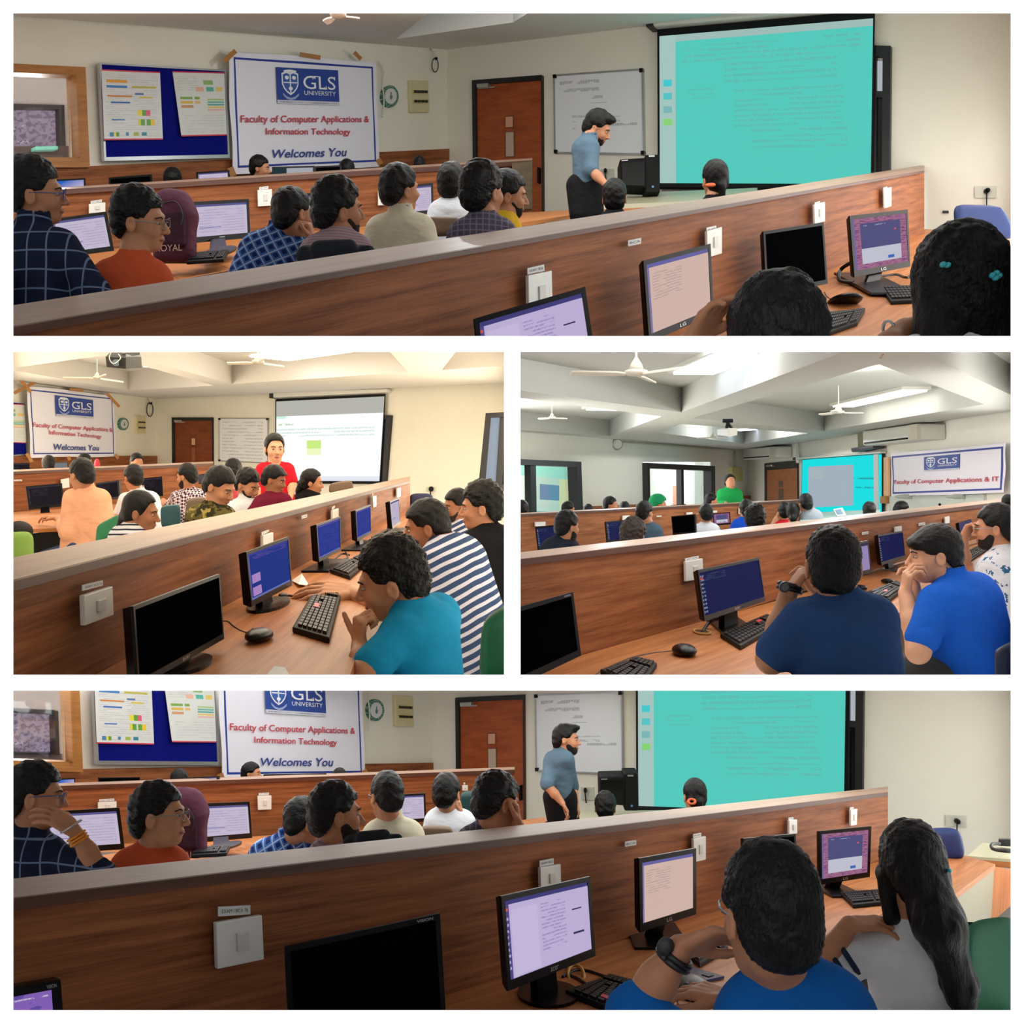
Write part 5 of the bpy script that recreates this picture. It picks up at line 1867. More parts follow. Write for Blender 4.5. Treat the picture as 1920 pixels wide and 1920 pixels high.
WP2B = Wall(25, 12.2, 402, 15.5)
s2 = lambda k: (lambda u: k - 0.042 * (u - 25))
partition('second row wooden partition below the banner in the middle left panel', WP2B, (5, 400), s2(884.5), s2(881), s2(889), lambda u: 985 - 0.10 * (u - 25), W_PANEL, W_CAP, W_EDGE, BackShift(WP2B, 0.4))
a = [P(5, 962, 12.0), P(400, 930, 15.0), P(400, 945, 12.0), P(108, 990, 8.6), P(62, 992, 8.5), P(5, 972, 9.0)]
t = thing('desk', 'second row wooden desk with black monitors in the middle left panel', 'desk', a[3])
add_obj('desk_top', poly(a, Vector((0, 0, -0.03))), W_DESK, t)
tag(add_obj('under_desk_shade', hexa([P(60, 1000, 8.9), P(200, 985, 8.9), P(200, 1060, 8.9), P(60, 1060, 8.9)], [P(60, 1000, 9.6), P(200, 985, 9.6), P(200, 1060, 9.6), P(60, 1060, 9.6)]), mat('recess_shade', (12, 11, 11), 0.6)), 'black block of painted shade under the second row desk, middle left panel', 'painted shade')  # dark block painted in for the shade under the desk
tag(add_obj('front_counter', hexa([P(380, 870, 15.9), P(402, 871, 15.9), P(402, 930, 15.9), P(380, 930, 15.9)], [P(380, 870, 16.2), P(402, 871, 16.2), P(402, 930, 16.2), P(380, 930, 16.2)]), W_PANEL), 'wooden end board below the door, middle left panel', 'board')

monitor('large black monitor at the lower left of the desk, middle left panel', [(247, 1137), (410, 1076), (418, 1198), (257, 1290)], 2.62, SCR_OFF, dr=3.25, foot=(345, 1250, FD2.d(1250)), rnd=True, bez=0.05, logo='acer', footw=46)
monitor('blue-screen monitor with two pink notes, middle left panel', [(460, 1035), (540, 1006), (546, 1098), (470, 1138)], 3.92, SCR_BLUE2, dr=4.4, foot=(504, 1136, FD2.d(1136)), rnd=True, bez=0.06, footw=34)
monitor('second blue-screen monitor from the front, middle left panel', [(592, 984), (637, 968), (638, 1033), (597, 1054)], 5.45, SCR_BLUE, dr=5.95, foot=(613, 1062, FD2.d(1062)), bez=0.05, footw=27)
monitor('third blue-screen monitor from the front, middle left panel', [(666, 957), (694, 946), (695, 1001), (669, 1015)], 6.9, SCR_BLUE, dr=7.4, foot=(679, 1024, FD2.d(1024)), bez=0.05, footw=22)
monitor('lilac monitor at the far end of the desk, middle left panel', [(730, 940), (747, 933), (750, 982), (735, 992)], 8.0, SCR_LILAC, dr=8.6, foot=(733, 1000, FD2.d(1000)), bez=0.06, footw=21)
keyboard('large black keyboard with a red key in the foreground, middle left panel', FD2, [(548, 1187), (592, 1109), (641, 1117), (618, 1208)], rows=6, cols=17, red=(0.42, 0.32))
keyboard('black keyboard behind the resting hand, middle left panel', FD2, [(618, 1075), (670, 1048), (690, 1058), (656, 1088)], rows=5, cols=15)
mouse('black wired mouse on the foreground desk, middle left panel', FD2.at(486, 1202) + Vector((0, 0, 0.01)), 0.042, 0.09, 0.024, [FD2.at(u, v) for u, v in ((463, 1187), (450, 1182), (437, 1174), (428, 1166), (418, 1165))])
tag(add_obj('paper_scrap', poly([FD2.at(u, v) + Vector((0, 0, z)) for u, v, z in ((547, 1090, .004), (566, 1087, .03), (580, 1099, .004), (560, 1103, .02))], Vector((0, 0, -0.003))), mat('paper', (232, 230, 226), 0.7)), 'folded white paper scrap beside the noted monitor, middle left panel', 'paper')
tag(add_obj('phone', poly([FD2.at(u, v) + Vector((0, 0, .012)) for u, v in ((515, 1257), (534, 1259), (545, 1278), (495, 1278))], Vector((0, 0, -0.010))), mat('phone_grey', (110, 118, 128), 0.3)), 'grey phone corner at the bottom edge of the desk, middle left panel', 'phone')
for pts, lb in (([(538, 1118), (560, 1121), (582, 1124)], 'keyboard cable left of the resting hand, middle left panel'), ([(622, 1055), (640, 1040), (655, 1042)], 'cable tangle behind the second blue monitor, middle left panel'), ([(640, 1052), (652, 1046), (648, 1036)], 'cable loop beside the far keyboard, middle left panel')):
    tag(add_obj('desk_cable', tube(curve_pts([FD2.at(*p) + Vector((0, 0, .004)) for p in pts], 5), 0.005), M_CABLE), lb, 'cable')
tag(add_obj('cable_adapter', ellips(FD2.at(531, 1121) + Vector((0, 0, .01)), Vector((0.02, 0, 0)), Vector((0, .04, 0)), Vector((0, 0, .012)), 12, 8), M_BLACK, None, True), 'small black cable adapter behind the keyboard, middle left panel', 'adapter')
switch('large white switch plate at the left of the partition, middle left panel', WP2, [(148, 1116), (202, 1099), (204, 1153), (150, 1173)])
sticker('paper label above the large switch plate, middle left panel', WP2, [(153, 1097), (191, 1088), (191, 1098), (153, 1108)], text='EXAM / BCA 70')
for c, lb in (([(488, 1004), (507, 998), (507, 1030), (488, 1036)], 'behind the noted blue monitor'), ([(620, 957), (631, 953), (631, 974), (620, 978)], 'behind the second blue monitor'), ([(696, 932), (703, 929), (703, 949), (697, 952)], 'behind the third blue monitor'), ([(743, 916), (749, 914), (749, 931), (743, 933)], 'nearest the partition end')):
    switch('white switch plate %s, middle left panel' % lb, WP2, c, False)
    sticker('paper label on the plate %s, middle left panel' % lb, WP2, [(c[0][0] + 2, c[0][1] - 6), (c[1][0] - 4, c[1][1] - 5), (c[1][0] - 4, c[1][1] - 1), (c[0][0] + 2, c[0][1] - 1)])
sticker('lone paper label on the partition, middle left panel', WP2, [(565, 967), (575, 964), (575, 970), (565, 973)])
# second row monitors
monitor('black terminal monitor at the far left, middle left panel', [(48, 912), (116, 906), (120, 949), (54, 956)], 11.0, SCR_DARK, foot=(86, 966, 10.8), bez=0.07, footw=14)
monitor('black monitor behind the peach shirt, middle left panel', [(180, 906), (222, 900), (224, 935), (182, 940)], 11.8, SCR_DARK, bez=0.07)
monitor('black monitor right of the white shirt, middle left panel', [(266, 897), (304, 893), (306, 930), (268, 934)], 12.4, SCR_DARK, bez=0.07)
monitor('small dark blue monitor behind the dotted shirt, middle left panel', [(372, 890), (385, 888), (386, 906), (373, 908)], 13.6, mat('screen_deepblue', (30, 52, 80), 0.2), bez=0.04)
monitor('dark monitor top at the far left behind the partition, middle left panel', [(5, 869), (55, 868), (56, 895), (5, 897)], 13.5, SCR_DARK, bez=0.08)
monitor('dark monitor top below the banner, middle left panel', [(100, 867), (127, 866), (128, 890), (100, 892)], 14.2, mat('screen_deepblue', (30, 52, 80), 0.2), bez=0.06)
for c, lb in (([(113, 899), (128, 896), (129, 914), (114, 916)], 'right of the terminal monitor'), ([(336, 883), (341, 882), (341, 897), (336, 898)], 'left of the dotted-shirt man')):
    switch('white switch plate %s, middle left panel' % lb, WP2B, c, False)
sticker('white strip label at the far left of the second partition, middle left panel', WP2B, [(26, 899.5), (41, 899), (41, 902), (26, 902.5)])
for c, lb in (([(102, 862), (109, 862), (109, 868), (102, 868)], 'below the banner left part'), ([(180, 863), (190, 863), (190, 872), (180, 872)], 'below the banner right part')):
    switch('tiny white switch plate %s, middle left panel' % lb, WL2, c, False)
tag(add_obj('bottle', ellips(P(182, 872, 14.5), Vector((0.04, 0, 0)), Vector((0, .04, 0)), Vector((0, 0, .09)), 12, 8), mat('bottle_red', (206, 40, 62), 0.4), None, True), 'bright red bottle behind the second partition, middle left panel', 'bottle')
# ceiling things
s = 7.5 / F
c = P(232, 677, 7.5)
t = thing('projector', 'black ceiling projector at the top of the middle left panel', 'projector', c)
q = [P(198, 669, 7.4), P(236, 671, 7.1), P(236, 692, 7.1), P(200, 688, 7.4)]
add_obj('front', hexa(q, [P(206, 661, 7.9), P(262, 661, 7.7), P(262, 689, 7.7), P(206, 686, 7.9)]), M_BLACKM, t)
add_obj('body', hexa([P(236, 669, 7.1), P(265, 669, 7.4), P(266, 690, 7.4), P(236, 692, 7.1)], [P(236, 662, 7.8), P(262, 662, 7.9), P(262, 688, 7.9), P(236, 688, 7.8)]), M_BLACK, t)
add_obj('lens', disc(P(218, 680, 7.2), Vector((s * 8, 0, 0)), Vector((0, 0, s * 6)), 16, Vector((0, 0.05, 0))), mat('lens_glass', (120, 140, 150), 0.1, 0.3), t)
add_obj('mount', tube([P(232, 668, 7.5), P(232, 640, 7.5)], s * 4, 8), M_SILVER, t, True)
add_obj('cable', tube(curve_pts([P(208, 661, 7.3), P(205, 672, 7.1), P(213, 682, 7.0), P(226, 672, 7.1), P(222, 664, 7.2)], 5), s * 0.8), M_OFFW, t, True)
fan('white ceiling fan left of the projector, middle left panel', P(182, 708, 10.0), 0.17, 0.038, 3, blade_l=0.27, phase=3.2)
fan('white ceiling fan beside the bright recess, middle left panel', P(484, 679, 10.0), 0.15, 0.06, 3, blade_l=0.24, phase=0.9)
# chairs
chair_back('lime green chair at the lower left edge, middle left panel', [(-12, 1000), (63, 995), (64, 1060), (-10, 1062)], 6.0, mat('chair_lime', (132, 168, 74), 0.5))
chair_back('bright green chair behind the peach shirt man, middle left panel', [(181, 984), (224, 962), (232, 990), (178, 1026)], 7.4, mat('chair_green', (28, 120, 78), 0.45))
chair_back('dark teal chair behind the striped girl, middle left panel', [(300, 948), (338, 944), (340, 985), (302, 992)], 7.6, mat('chair_teal', (28, 74, 84), 0.5))
chair_back('brown chair behind the camouflage shirt, middle left panel', [(350, 934), (388, 930), (380, 985), (344, 985)], 7.4, mat('chair_brown', (112, 90, 70), 0.5))
chair_back('brown empty chair before the projection screen, middle left panel', [(618, 906), (660, 899), (664, 925), (616, 925)], 10.5, mat('chair_brown', (112, 90, 70), 0.5), post=False)
chair_back('navy chair at the end of the partition, middle left panel', [(767, 925), (812, 925), (818, 970), (766, 972)], 12.6, mat('chair_navy', (24, 40, 78), 0.5))
chair_back('green chair at the lower right corner, middle left panel', [(903, 1160), (975, 1120), (985, 1290), (897, 1290)], 2.25, mat('chair_green', (28, 120, 78), 0.45), thick=0.07)
tag(add_obj('dark_bag', surface([ell(P(36, 996, 8.2), (0.10, 0.1, 0.08))], 0.012), mat('bag_black', (18, 17, 18), 0.7), None, True), 'black bag on the seat at the left edge, middle left panel', 'bag')

# ================================================================ MIDDLE RIGHT PANEL
CUR[0] = 3
WL3 = Wall(975, 22.3, 1403, 36.0)
WF3 = Wall(1403, 36.0, 1895, 16.4)
bm = []
for (a0, b0, c0, d0) in ((940, 640, 1403, 866), (1079, 866, 1205, 1010), (1332, 866, 1403, 1010)):
    bm.append(bm_faces(WL3.q(a0, b0, c0, d0), [(0, 1, 2, 3)]))
struct(add_obj('wall_left', join_bm(bm), mat('wall_paint_lifted', (246, 243, 232), 0.85, spec=0.1)))  # wall paint lightened to make up for weak light here
struct(add_obj('wall_front', bm_faces(WF3.q(1403, 640, 1915, 1040), [(0, 1, 2, 3)]), mat('wall_paint_lifted', (246, 243, 232), 0.85, spec=0.1)))
FS3 = Flat(-2160, 905)
FC3 = Flat(-2915, 905)
cA = [(930, 726), (1278, 773), (1600, 653), (1560, 590), (900, 640)]
cB = [(935, 741), (1240, 781), (1143, 818), (930, 803)]
cC = [(1275, 795), (1517, 812), (1395, 832), (1235, 811)]
cD = [(1648, 683), (1845, 758), (1545, 808), (1297, 784)]
cE = [(1718, 657), (1920, 752), (1990, 740), (1900, 600), (1760, 600)]
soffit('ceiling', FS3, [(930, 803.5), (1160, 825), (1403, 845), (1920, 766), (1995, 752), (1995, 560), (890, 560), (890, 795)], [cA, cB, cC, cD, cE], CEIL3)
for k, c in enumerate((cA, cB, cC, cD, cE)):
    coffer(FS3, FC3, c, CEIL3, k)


def up3(u, d):
    return P(u, 905 - 2915 / d, d)


M_TUBEB = emit('tube_light_cool', (225, 235, 255), 3.4)
tube_lamp('long fluorescent lamp in the right ceiling recess, middle right panel', up3(1580, 19.6), up3(1716, 16.2), 0.18)
tube_lamp('cool fluorescent lamp cut by the top edge, middle right panel', P(1300, 692, 2915 / 213), P(1385, 655, 2915 / 250), 0.26, M_TUBEB)
tube_lamp('small cool lamp in the left ceiling recess, middle right panel', up3(1128, 20.5), up3(1150, 19.4), 0.30, M_TUBEB)
tube_lamp('small cool lamp in the far ceiling recess, middle right panel', P(1380, 802.5, 28.3), P(1412, 800.5, 27.9), 0.20, M_TUBEB)
point_lamp(P(1600, 693.5, 13.5), 0.05, 110, (1, 1, 1))  # unseen fill points tucked into the ceiling recesses
point_lamp(P(1330, 655, 11.5), 0.03, 55, (1, 1, 1))
point_lamp(P(1150, 766, 17.2), 0.05, 90, (0.95, 0.98, 1))
point_lamp(P(1400, 798, 25.0), 0.05, 120, (1, 1, 1))
# outdoors seen through the windows
WO3 = Wall(975, 29, 1403, 44)
FACADE = paint('facade', (206, 214, 206), [(0.0, 0.0, 0.3, 0.25, (225, 228, 226)), (0.05, 0.24, 0.29, 0.37, (150, 205, 190)), (0.07, 0.37, 0.16, 0.85, (176, 196, 186)), (0.155, 0.37, 0.27, 0.70, (204, 206, 160)), (0.10, 0.44, 0.155, 0.6, (92, 120, 156)), (0.05, 0.72, 0.29, 1, (130, 142, 156)), (0.555, 0.25, 0.60, 0.45, (232, 196, 206)), (0.56, 0.40, 0.605, 0.62, (222, 150, 128)), (0.56, 0.6, 0.605, 0.9, (150, 130, 130)), (0.605, 0.05, 0.66, 1, (236, 238, 238)), (0.66, 0.2, 0.70, 1, (190, 200, 190)), (0.73, 0.3, 0.77, 1, (150, 210, 200)), (0.745, 0.2, 0.85, 0.44, (170, 215, 205)), (0.78, 0.44, 0.85, 0.85, (160, 152, 164)), (0.78, 0.8, 0.9, 1, (90, 170, 175)), (0.80, 0.72, 0.85, 0.8, (240, 240, 240)), (0.87, 0.3, 0.93, 1, (200, 228, 222))], rough=0.9)
o = struct(add_obj('wall_outdoors', bm_faces(WO3.q((940, 820), (1420, 820), (1420, 1010), (940, 1010)), [(0, 1, 2, 3)], [(0, 0), (1, 0), (1, 1), (0, 1)]), FACADE))
point_lamp(P(1130, 905, 27.0), 0.6, 260, (1, 1, 1))  # unseen fill points standing in for daylight on the facade
point_lamp(P(1330, 880, 36.5), 0.5, 200, (1, 1, 1))
for nm, c, mull, dv in (('window_1', [(940, 860), (1079, 866), (1084, 1000), (940, 1000)], 0.36, 0.10), ('window_2', [(1204, 868), (1332, 874), (1333, 1000), (1206, 1000)], 0.51, 0.055)):
    q = WL3.q(*c)
    o = bpy.data.objects.new(nm, None)
    C.objects.link(o)
    o.location = q[3]
    o['_o'] = tuple(q[3])
    o['kind'] = 'structure'
    fr = 0.075
    add_obj('window_frame', join_bm([qbox(q, 0, 0, 1, fr, -0.1, 0.15), qbox(q, 1 - fr * 0.9, fr, 1, 1, -0.1, 0.15), qbox(q, 0, fr, 0.03, 1, -0.1, 0.15), qbox(q, mull - dv / 2, fr, mull + dv / 2 * 0.4, 1, -0.05, 0.1)]), M_FRAME, o)
    add_obj('pane', qbox(q, 0.03, fr, mull - dv / 2, 1, -0.02, -0.01), glass_mat(), o)
    add_obj('pane', qbox(q, mull + dv / 2 * 0.4, fr, 1 - fr * 0.9, 1, -0.02, -0.01), glass_mat(), o)
q = WL3.q((1083, 950), (1207, 945), (1207, 1010), (1083, 1010))
tag(add_obj('wall_panelling', qbox(q, 0, 0, 1, 1, 0, 0.2, unit=False), W_PANEL3), 'low wooden panelling between the two windows, middle right panel', 'panelling')
q = WL3.q((1378, 931), (1404, 929), (1404, 990), (1378, 990))
tag(add_obj('wall_panelling', qbox(q, 0, 0, 1, 1, 0, 0.2, unit=False), W_PANEL3), 'small wooden panelling in the room corner, middle right panel', 'panelling')
# wall speaker and conduit
c = WL3.at(1151, 833, 0.1)
s = c.y / F
t = thing('wall_speaker', 'round white wall speaker above the windows, middle right panel', 'speaker', c)
add_obj('rim', disc(c, Vector((s * 10, 0, 0)), Vector((0, 0, s * 11)), 24, Vector((0, 0.12, 0))), mat('speaker_rim', (150, 152, 146), 0.5), t)
add_obj('grille', disc(c - Vector((0, 0.01, 0)), Vector((s * 8, 0, 0)), Vector((0, 0, s * 8.5)), 24), mat('speaker_cone', (206, 210, 206), 0.6), t)
tag(add_obj('wall_conduit', tube([WL3.at(1160, 829, .08), WL3.at(1230, 833, .08), WL3.at(1330, 841, .08), WL3.at(1398, 843, .08)], 0.028), mat('conduit', (176, 172, 150), 0.5)), 'thin conduit running along the wall below the ceiling, middle right panel', 'conduit')
tag(add_obj('wall_camera', ellips(WF3.at(1401, 843) + Vector((0, -0.4, 0)), Vector((s * 5, 0, 0)), Vector((0, 0.15, 0)), Vector((0, 0, s * 4)), 12, 8), M_DKGREY, None, True), 'dark camera in the upper room corner, middle right panel', 'camera')
q = WL3.q((1366, 875), (1386, 876), (1386, 902), (1367, 901))
t = thing('switchboard', 'pale yellow switchboard above the green-shirt man, middle right panel', 'switchboard', bil(q, 0.5, 1))
add_obj('panel', bevel(qbox(q, 0, 0, 1, 1, 0, 0.12), 0.02), mat('cream_panel', (206, 198, 130), 0.5), t)
add_obj('conduit', tube([WL3.at(1375, 845, .06), WL3.at(1375, 876, .06)], 0.03), mat('conduit', (176, 172, 150), 0.5), t)


def air_con(label, wall, corners, dp=0.5):
    q = wall.q(*corners)
    t = thing('air_conditioner', label, 'air conditioner', bil(q, 0.5, 1))
    add_obj('case', bevel(qbox(q, 0, 0, 1, 1, 0, dp), 0.05, 3), M_OFFW, t)
    add_obj('louvre', qbox(q, 0.06, 0.80, 0.84, 0.90, dp, dp + 0.03), M_BLACKM, t)
    add_obj('flap', qbox(q, 0.04, 0.66, 0.86, 0.80, dp, dp + 0.02), mat('ac_flap', (226, 226, 220), 0.35), t)
    add_obj('side_cap', qbox(q, 0.88, 0.02, 1.0, 0.98, dp * 0.9, dp + 0.015), mat('ac_cap', (206, 198, 180), 0.4), t)
    return t


air_con('large air conditioner above the GLS banner, middle right panel', WF3, [(1662, 808), (1774, 794), (1775, 824), (1663, 836)])
air_con('smaller air conditioner above the door, middle right panel', WF3, [(1422, 841), (1486, 837), (1486, 858), (1422, 862)])
q = WF3.q((1620, 812), (1659, 808), (1660, 838), (1621, 841))
tag(add_obj('cable_box', bevel(qbox(q, 0, 0, 1, 1, 0, 0.15), 0.02), mat('khaki_box', (150, 146, 116), 0.6)), 'khaki cable box left of the large air conditioner, middle right panel', 'box')
q = WF3.q((1620, 840), (1664, 834), (1664, 841), (1622, 848))
tag(add_obj('cable_bundle', bevel(qbox(q, 0, 0, 1, 1, 0.05, 0.3), 0.03), M_DKGREY), 'dark cable bundle below the khaki box, middle right panel', 'cable')
tag(add_obj('pipe_cover', tube([WF3.at(1502, 830, .1), WF3.at(1503, 868, .1)], 0.05), M_OFFW), 'vertical pale pipe right of the smaller air conditioner, middle right panel', 'pipe')
door('door_1', '', WF3, [(1436, 869), (1498, 863), (1499, 1000), (1437, 1000)], [(0.45, 0.27, 0.55, 0.345, mat('slot_grey', (96, 74, 62), 0.3)), (0.45, 0.385, 0.56, 0.555, mat('slot_grey', (96, 74, 62), 0.3))], mat_=W_DOOR3, handle=False)
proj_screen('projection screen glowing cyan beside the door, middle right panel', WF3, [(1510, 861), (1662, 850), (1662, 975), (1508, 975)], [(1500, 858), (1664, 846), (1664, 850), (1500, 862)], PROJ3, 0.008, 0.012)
q = WF3.q((1648, 852), (1660, 851), (1661, 966), (1649, 966))
tag(add_obj('screen_margin', qbox(q, 0, 0, 0.72, 1, 0.1, 0.115), mat('screen_white', (206, 212, 214), 0.6)), 'white unlit strip at the right of the cyan screen, middle right panel', 'screen margin')
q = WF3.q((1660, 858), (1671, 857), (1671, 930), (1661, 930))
tag(add_obj('wall_panel_pink', qbox(q, 0, 0, 1, 1, 0.02, 0.06), mat('strip_peach', (226, 180, 140), 0.7)), 'peach strip of wall between screen and banner, middle right panel', 'strip')  # peach-coloured strip laid on the wall
q = WF3.q((1661, 931), (1671, 930), (1671, 944), (1661, 944))
tag(add_obj('socket_box', qbox(q, 0, 0, 1, 1, 0.02, 0.12), mat('brass_box', (170, 120, 60), 0.5)), 'small brown socket box below the peach strip, middle right panel', 'socket')
gls_banner('wide white banner reading Faculty of Computer Applications and IT, middle right panel', WF3, [(1671, 851), (1887, 831), (1884, 924), (1673, 931)],
           [(1733, 857), (1800, 851), (1799, 880), (1733, 884)],
           [('Faculty of Computer Applications & IT', [(1677, 900), (1873, 893), (1873, 905), (1677, 910)], M_REDT, 0)], BAN_B, 3.0)
q = WF3.q((1672, 931), (1850, 927), (1850, 1000), (1672, 1000))
tag(add_obj('lower_board', qbox(q, 0, 0, 1, 1, 0, 0.05), mat('board_white', (208, 214, 208), 0.4)), 'whiteboard partly covered below the wide banner, middle right panel', 'whiteboard')
tag(add_obj('cloth_drape', surface([ell(WF3.at(1715, 931, .12), (0.28, 0.03, 0.05)), ell(WF3.at(1815, 931, .12), (0.28, 0.03, 0.045))], 0.02), mat('drape_grey', (176, 180, 172), 0.8), None, True), 'grey fold of cloth under the wide banner, middle right panel', 'cloth')
tag(add_obj('board_knob', ellips(P(1762, 946, 9.0), Vector((0.012, 0, 0)), Vector((0, .012, 0)), Vector((0, 0, .012)), 10, 8), M_BLACK, None, True), 'small black knob on the partition cap, middle right panel', 'knob')

WP3 = Wall(975, 5250 / 1275, 1895, 5250 / 355)
l3 = lambda v0, v1: (lambda u: v0 + (v1 - v0) * (u - 975) / 920.0)
foot3 = lambda u: 905 + 1475 / (4830 / (2180 - u))


class Cap3:
    def at(s, u, v):
        return P(u, v, WP3.d(u) * 1.075)


partition('long wooden partition with pale cap across the middle right panel', WP3, (960, 1905), l3(1049, 939), l3(1036, 933), l3(1061, 945), foot3, W_PANEL3, W_CAP, W_EDGE, Cap3())
FD3 = Flat(1475, 905)
a = [FD3.at(u, 905 + 1475 / (4830 / (2180 - u) * 1.06)) for u in (960, 1905)] + [FD3.at(1905, 1080), FD3.at(1700, 1140), FD3.at(1560, 1230), FD3.at(1480, 1290), FD3.at(960, 1320)]
t = thing('desk', 'wooden computer desk in the foreground of the middle right panel', 'desk', a[6])
add_obj('desk_top', poly(a, Vector((0, 0, -0.03))), W_DESK, t)
struct(add_obj('floor', bm_faces([P(960, 1040, 20), P(960, 1290, 6), P(1910, 1290, 6), P(1910, 1000, 16), P(1403, 985, 34)], [(0, 1, 2, 3, 4)]), FLOORL))
WP3B = Wall(975, 11.0, 1500, 19.0)
s3 = lambda k: (lambda u: k - 0.0495 * (u - 975))
partition('second row wooden partition below the windows, middle right panel', WP3B, (960, 1500), s3(964), s3(962), s3(968), lambda u: 1050 - 0.1 * (u - 975), W_PANEL3, W_CAP, W_EDGE, BackShift(WP3B, 0.5))
a = [P(1500, 962, 18), P(1650, 955, 15.6), P(1650, 972, 13), P(1500, 978, 13)]
t = thing('teacher_table', 'teacher table below the cyan screen, middle right panel', 'table', a[3])
add_obj('table_top', poly(a, Vector((0, 0, -0.05))), mat('table_cyan', (150, 190, 186), 0.4), t)
# laptop
q = [P(1562, 955, 14.0), P(1579, 952, 14.2), P(1586, 966, 14.2), P(1569, 968, 14.0)]
t = thing('laptop', 'open laptop before the cyan screen, middle right panel', 'laptop', q[3])
add_obj('lid', qbox(q, 0, 0, 1, 1, -0.01, 0.005), M_SILVER, t)
add_obj('display', qbox(q, 0.1, 0.12, 0.75, 0.85, 0.005, 0.008), mat('laptop_display', (46, 110, 140), 0.3), t)
add_obj('deck', poly([q[3], q[2], q[2] + Vector((0.03, -0.25, 0)), q[3] + Vector((0.0, -0.25, 0))], Vector((0, 0, -0.02))), M_SILVER, t)

monitor('black switched-off monitor at the left edge of the desk, middle right panel', [(955, 1143), (1073, 1110), (1088, 1229), (960, 1290)], 3.7, SCR_OFF, dr=4.0, bez=0.06, logo2='VISION')
monitor('dark navy desktop monitor left of the navy T-shirt man, middle right panel', [(1307, 1069), (1422, 1045), (1434, 1127), (1320, 1165)], 4.9, SCR_NAVY, dr=5.7, foot=(1372, 1176, FD3.d(1176)), bez=0.06, logo='acer', footw=38)
monitor('lilac monitor peeking out right of the head, middle right panel', [(1560, 1025), (1627, 1013), (1633, 1074), (1562, 1092)], 6.9, SCR_LILACP, dr=7.6, bez=0.07)
monitor('navy desktop monitor above the keyboard, middle right panel', [(1645, 1003), (1692, 995), (1697, 1046), (1652, 1060)], 8.3, SCR_NAVY, dr=9.2, foot=(1672, 1066, FD3.d(1066)), bez=0.06, footw=22)
monitor('dark monitor behind the fringe of the blue polo boy, middle right panel', [(1735, 987), (1779, 981), (1784, 1020), (1740, 1030)], 10.0, mat('screen_dusk', (50, 42, 74), 0.2), dr=10.8, bez=0.08)
monitor('small purple monitor beside the raised hand, middle right panel', [(1797, 980), (1820, 973), (1823, 994), (1800, 1000)], 11.0, paint('screen_dull_purple', (92, 86, 140), [], emission=0.5), dr=11.8, bez=0.07)
keyboard('black keyboard with red key before the navy monitor, middle right panel', FD3, [(1350, 1196), (1437, 1158), (1470, 1172), (1388, 1220)], rows=5, cols=15, red=(0.62, 0.30))
keyboard('black keyboard between the two men, middle right panel', FD3, [(1618, 1118), (1680, 1094), (1700, 1104), (1668, 1130)], rows=5, cols=15, red=(0.25, 0.5))
keyboard('black keyboard corner at the bottom edge, middle right panel', FD3, [(1125, 1265), (1190, 1243), (1232, 1252), (1200, 1300)], rows=5, cols=12)
keyboard('dark keyboard beside the floral shirt, middle right panel', FD3, [(1805, 1040), (1850, 1018), (1856, 1030), (1812, 1060)], rows=4, cols=12)
mouse('black mouse with cable on the left of the desk, middle right panel', FD3.at(1283, 1228) + Vector((0, 0, 0.01)), 0.052, 0.10, 0.028, [FD3.at(u, v) for u, v in ((1262, 1221), (1230, 1224), (1190, 1232), (1160, 1243), (1130, 1257), (1112, 1268))])
mouse('black mouse beside the ear of the navy T-shirt man, middle right panel', FD3.at(1613, 1107) + Vector((0, 0, 0.01)), 0.042, 0.08, 0.022)
mouse('black mouse behind the clasped hands, middle right panel', FD3.at(1664, 1094) + Vector((0, 0, 0.01)), 0.042, 0.08, 0.02)
c = FD3.at(1316, 1186)
t = thing('cable_grommet', 'yellow cable hole ring beside the navy monitor, middle right panel', 'grommet', c)
add_obj('ring', tube([c + Vector((0.038 * math.cos(x), 0.10 * math.sin(x), 0.004)) for x in [2 * math.pi * k / 20 for k in range(21)]], 0.006, 6), mat('grommet_yellow', (206, 160, 80), 0.5), t, True)
add_obj('hole', disc(c + Vector((0, 0, 0.003)), Vector((0.034, 0, 0)), Vector((0, 0.09, 0)), 20), mat('grommet_hole', (90, 52, 26), 0.8), t)
add_obj('cable', tube(curve_pts([c, FD3.at(1330, 1178) + Vector((0, 0, .03)), P(1345, 1160, 5.3)], 6), 0.009), M_CABLE, t, True)
for c, lb, rk in (([(1281, 1053), (1313, 1047), (1315, 1085), (1282, 1090)], 'left of the navy monitor', True), ([(1676, 988), (1688, 986), (1688, 996), (1676, 998)], 'above the far navy monitor', False), ([(1769, 970), (1778, 968), (1778, 981), (1770, 983)], 'above the blue polo boy', False)):
    switch('white switch plate %s, middle right panel' % lb, WP3, c, rk)
sticker('paper label above the switch plate left of the navy monitor, middle right panel', WP3, [(1284, 1047), (1309, 1042), (1309, 1047), (1284, 1052)])
for u, v, lb in ((1622, 1000, 'left of the far navy monitor'), (1728, 983, 'right of the far navy monitor')):
    sticker('small paper label %s, middle right panel' % lb, WP3, [(u - 6, v - 2), (u + 6, v - 4), (u + 6, v + 1), (u - 6, v + 3)])
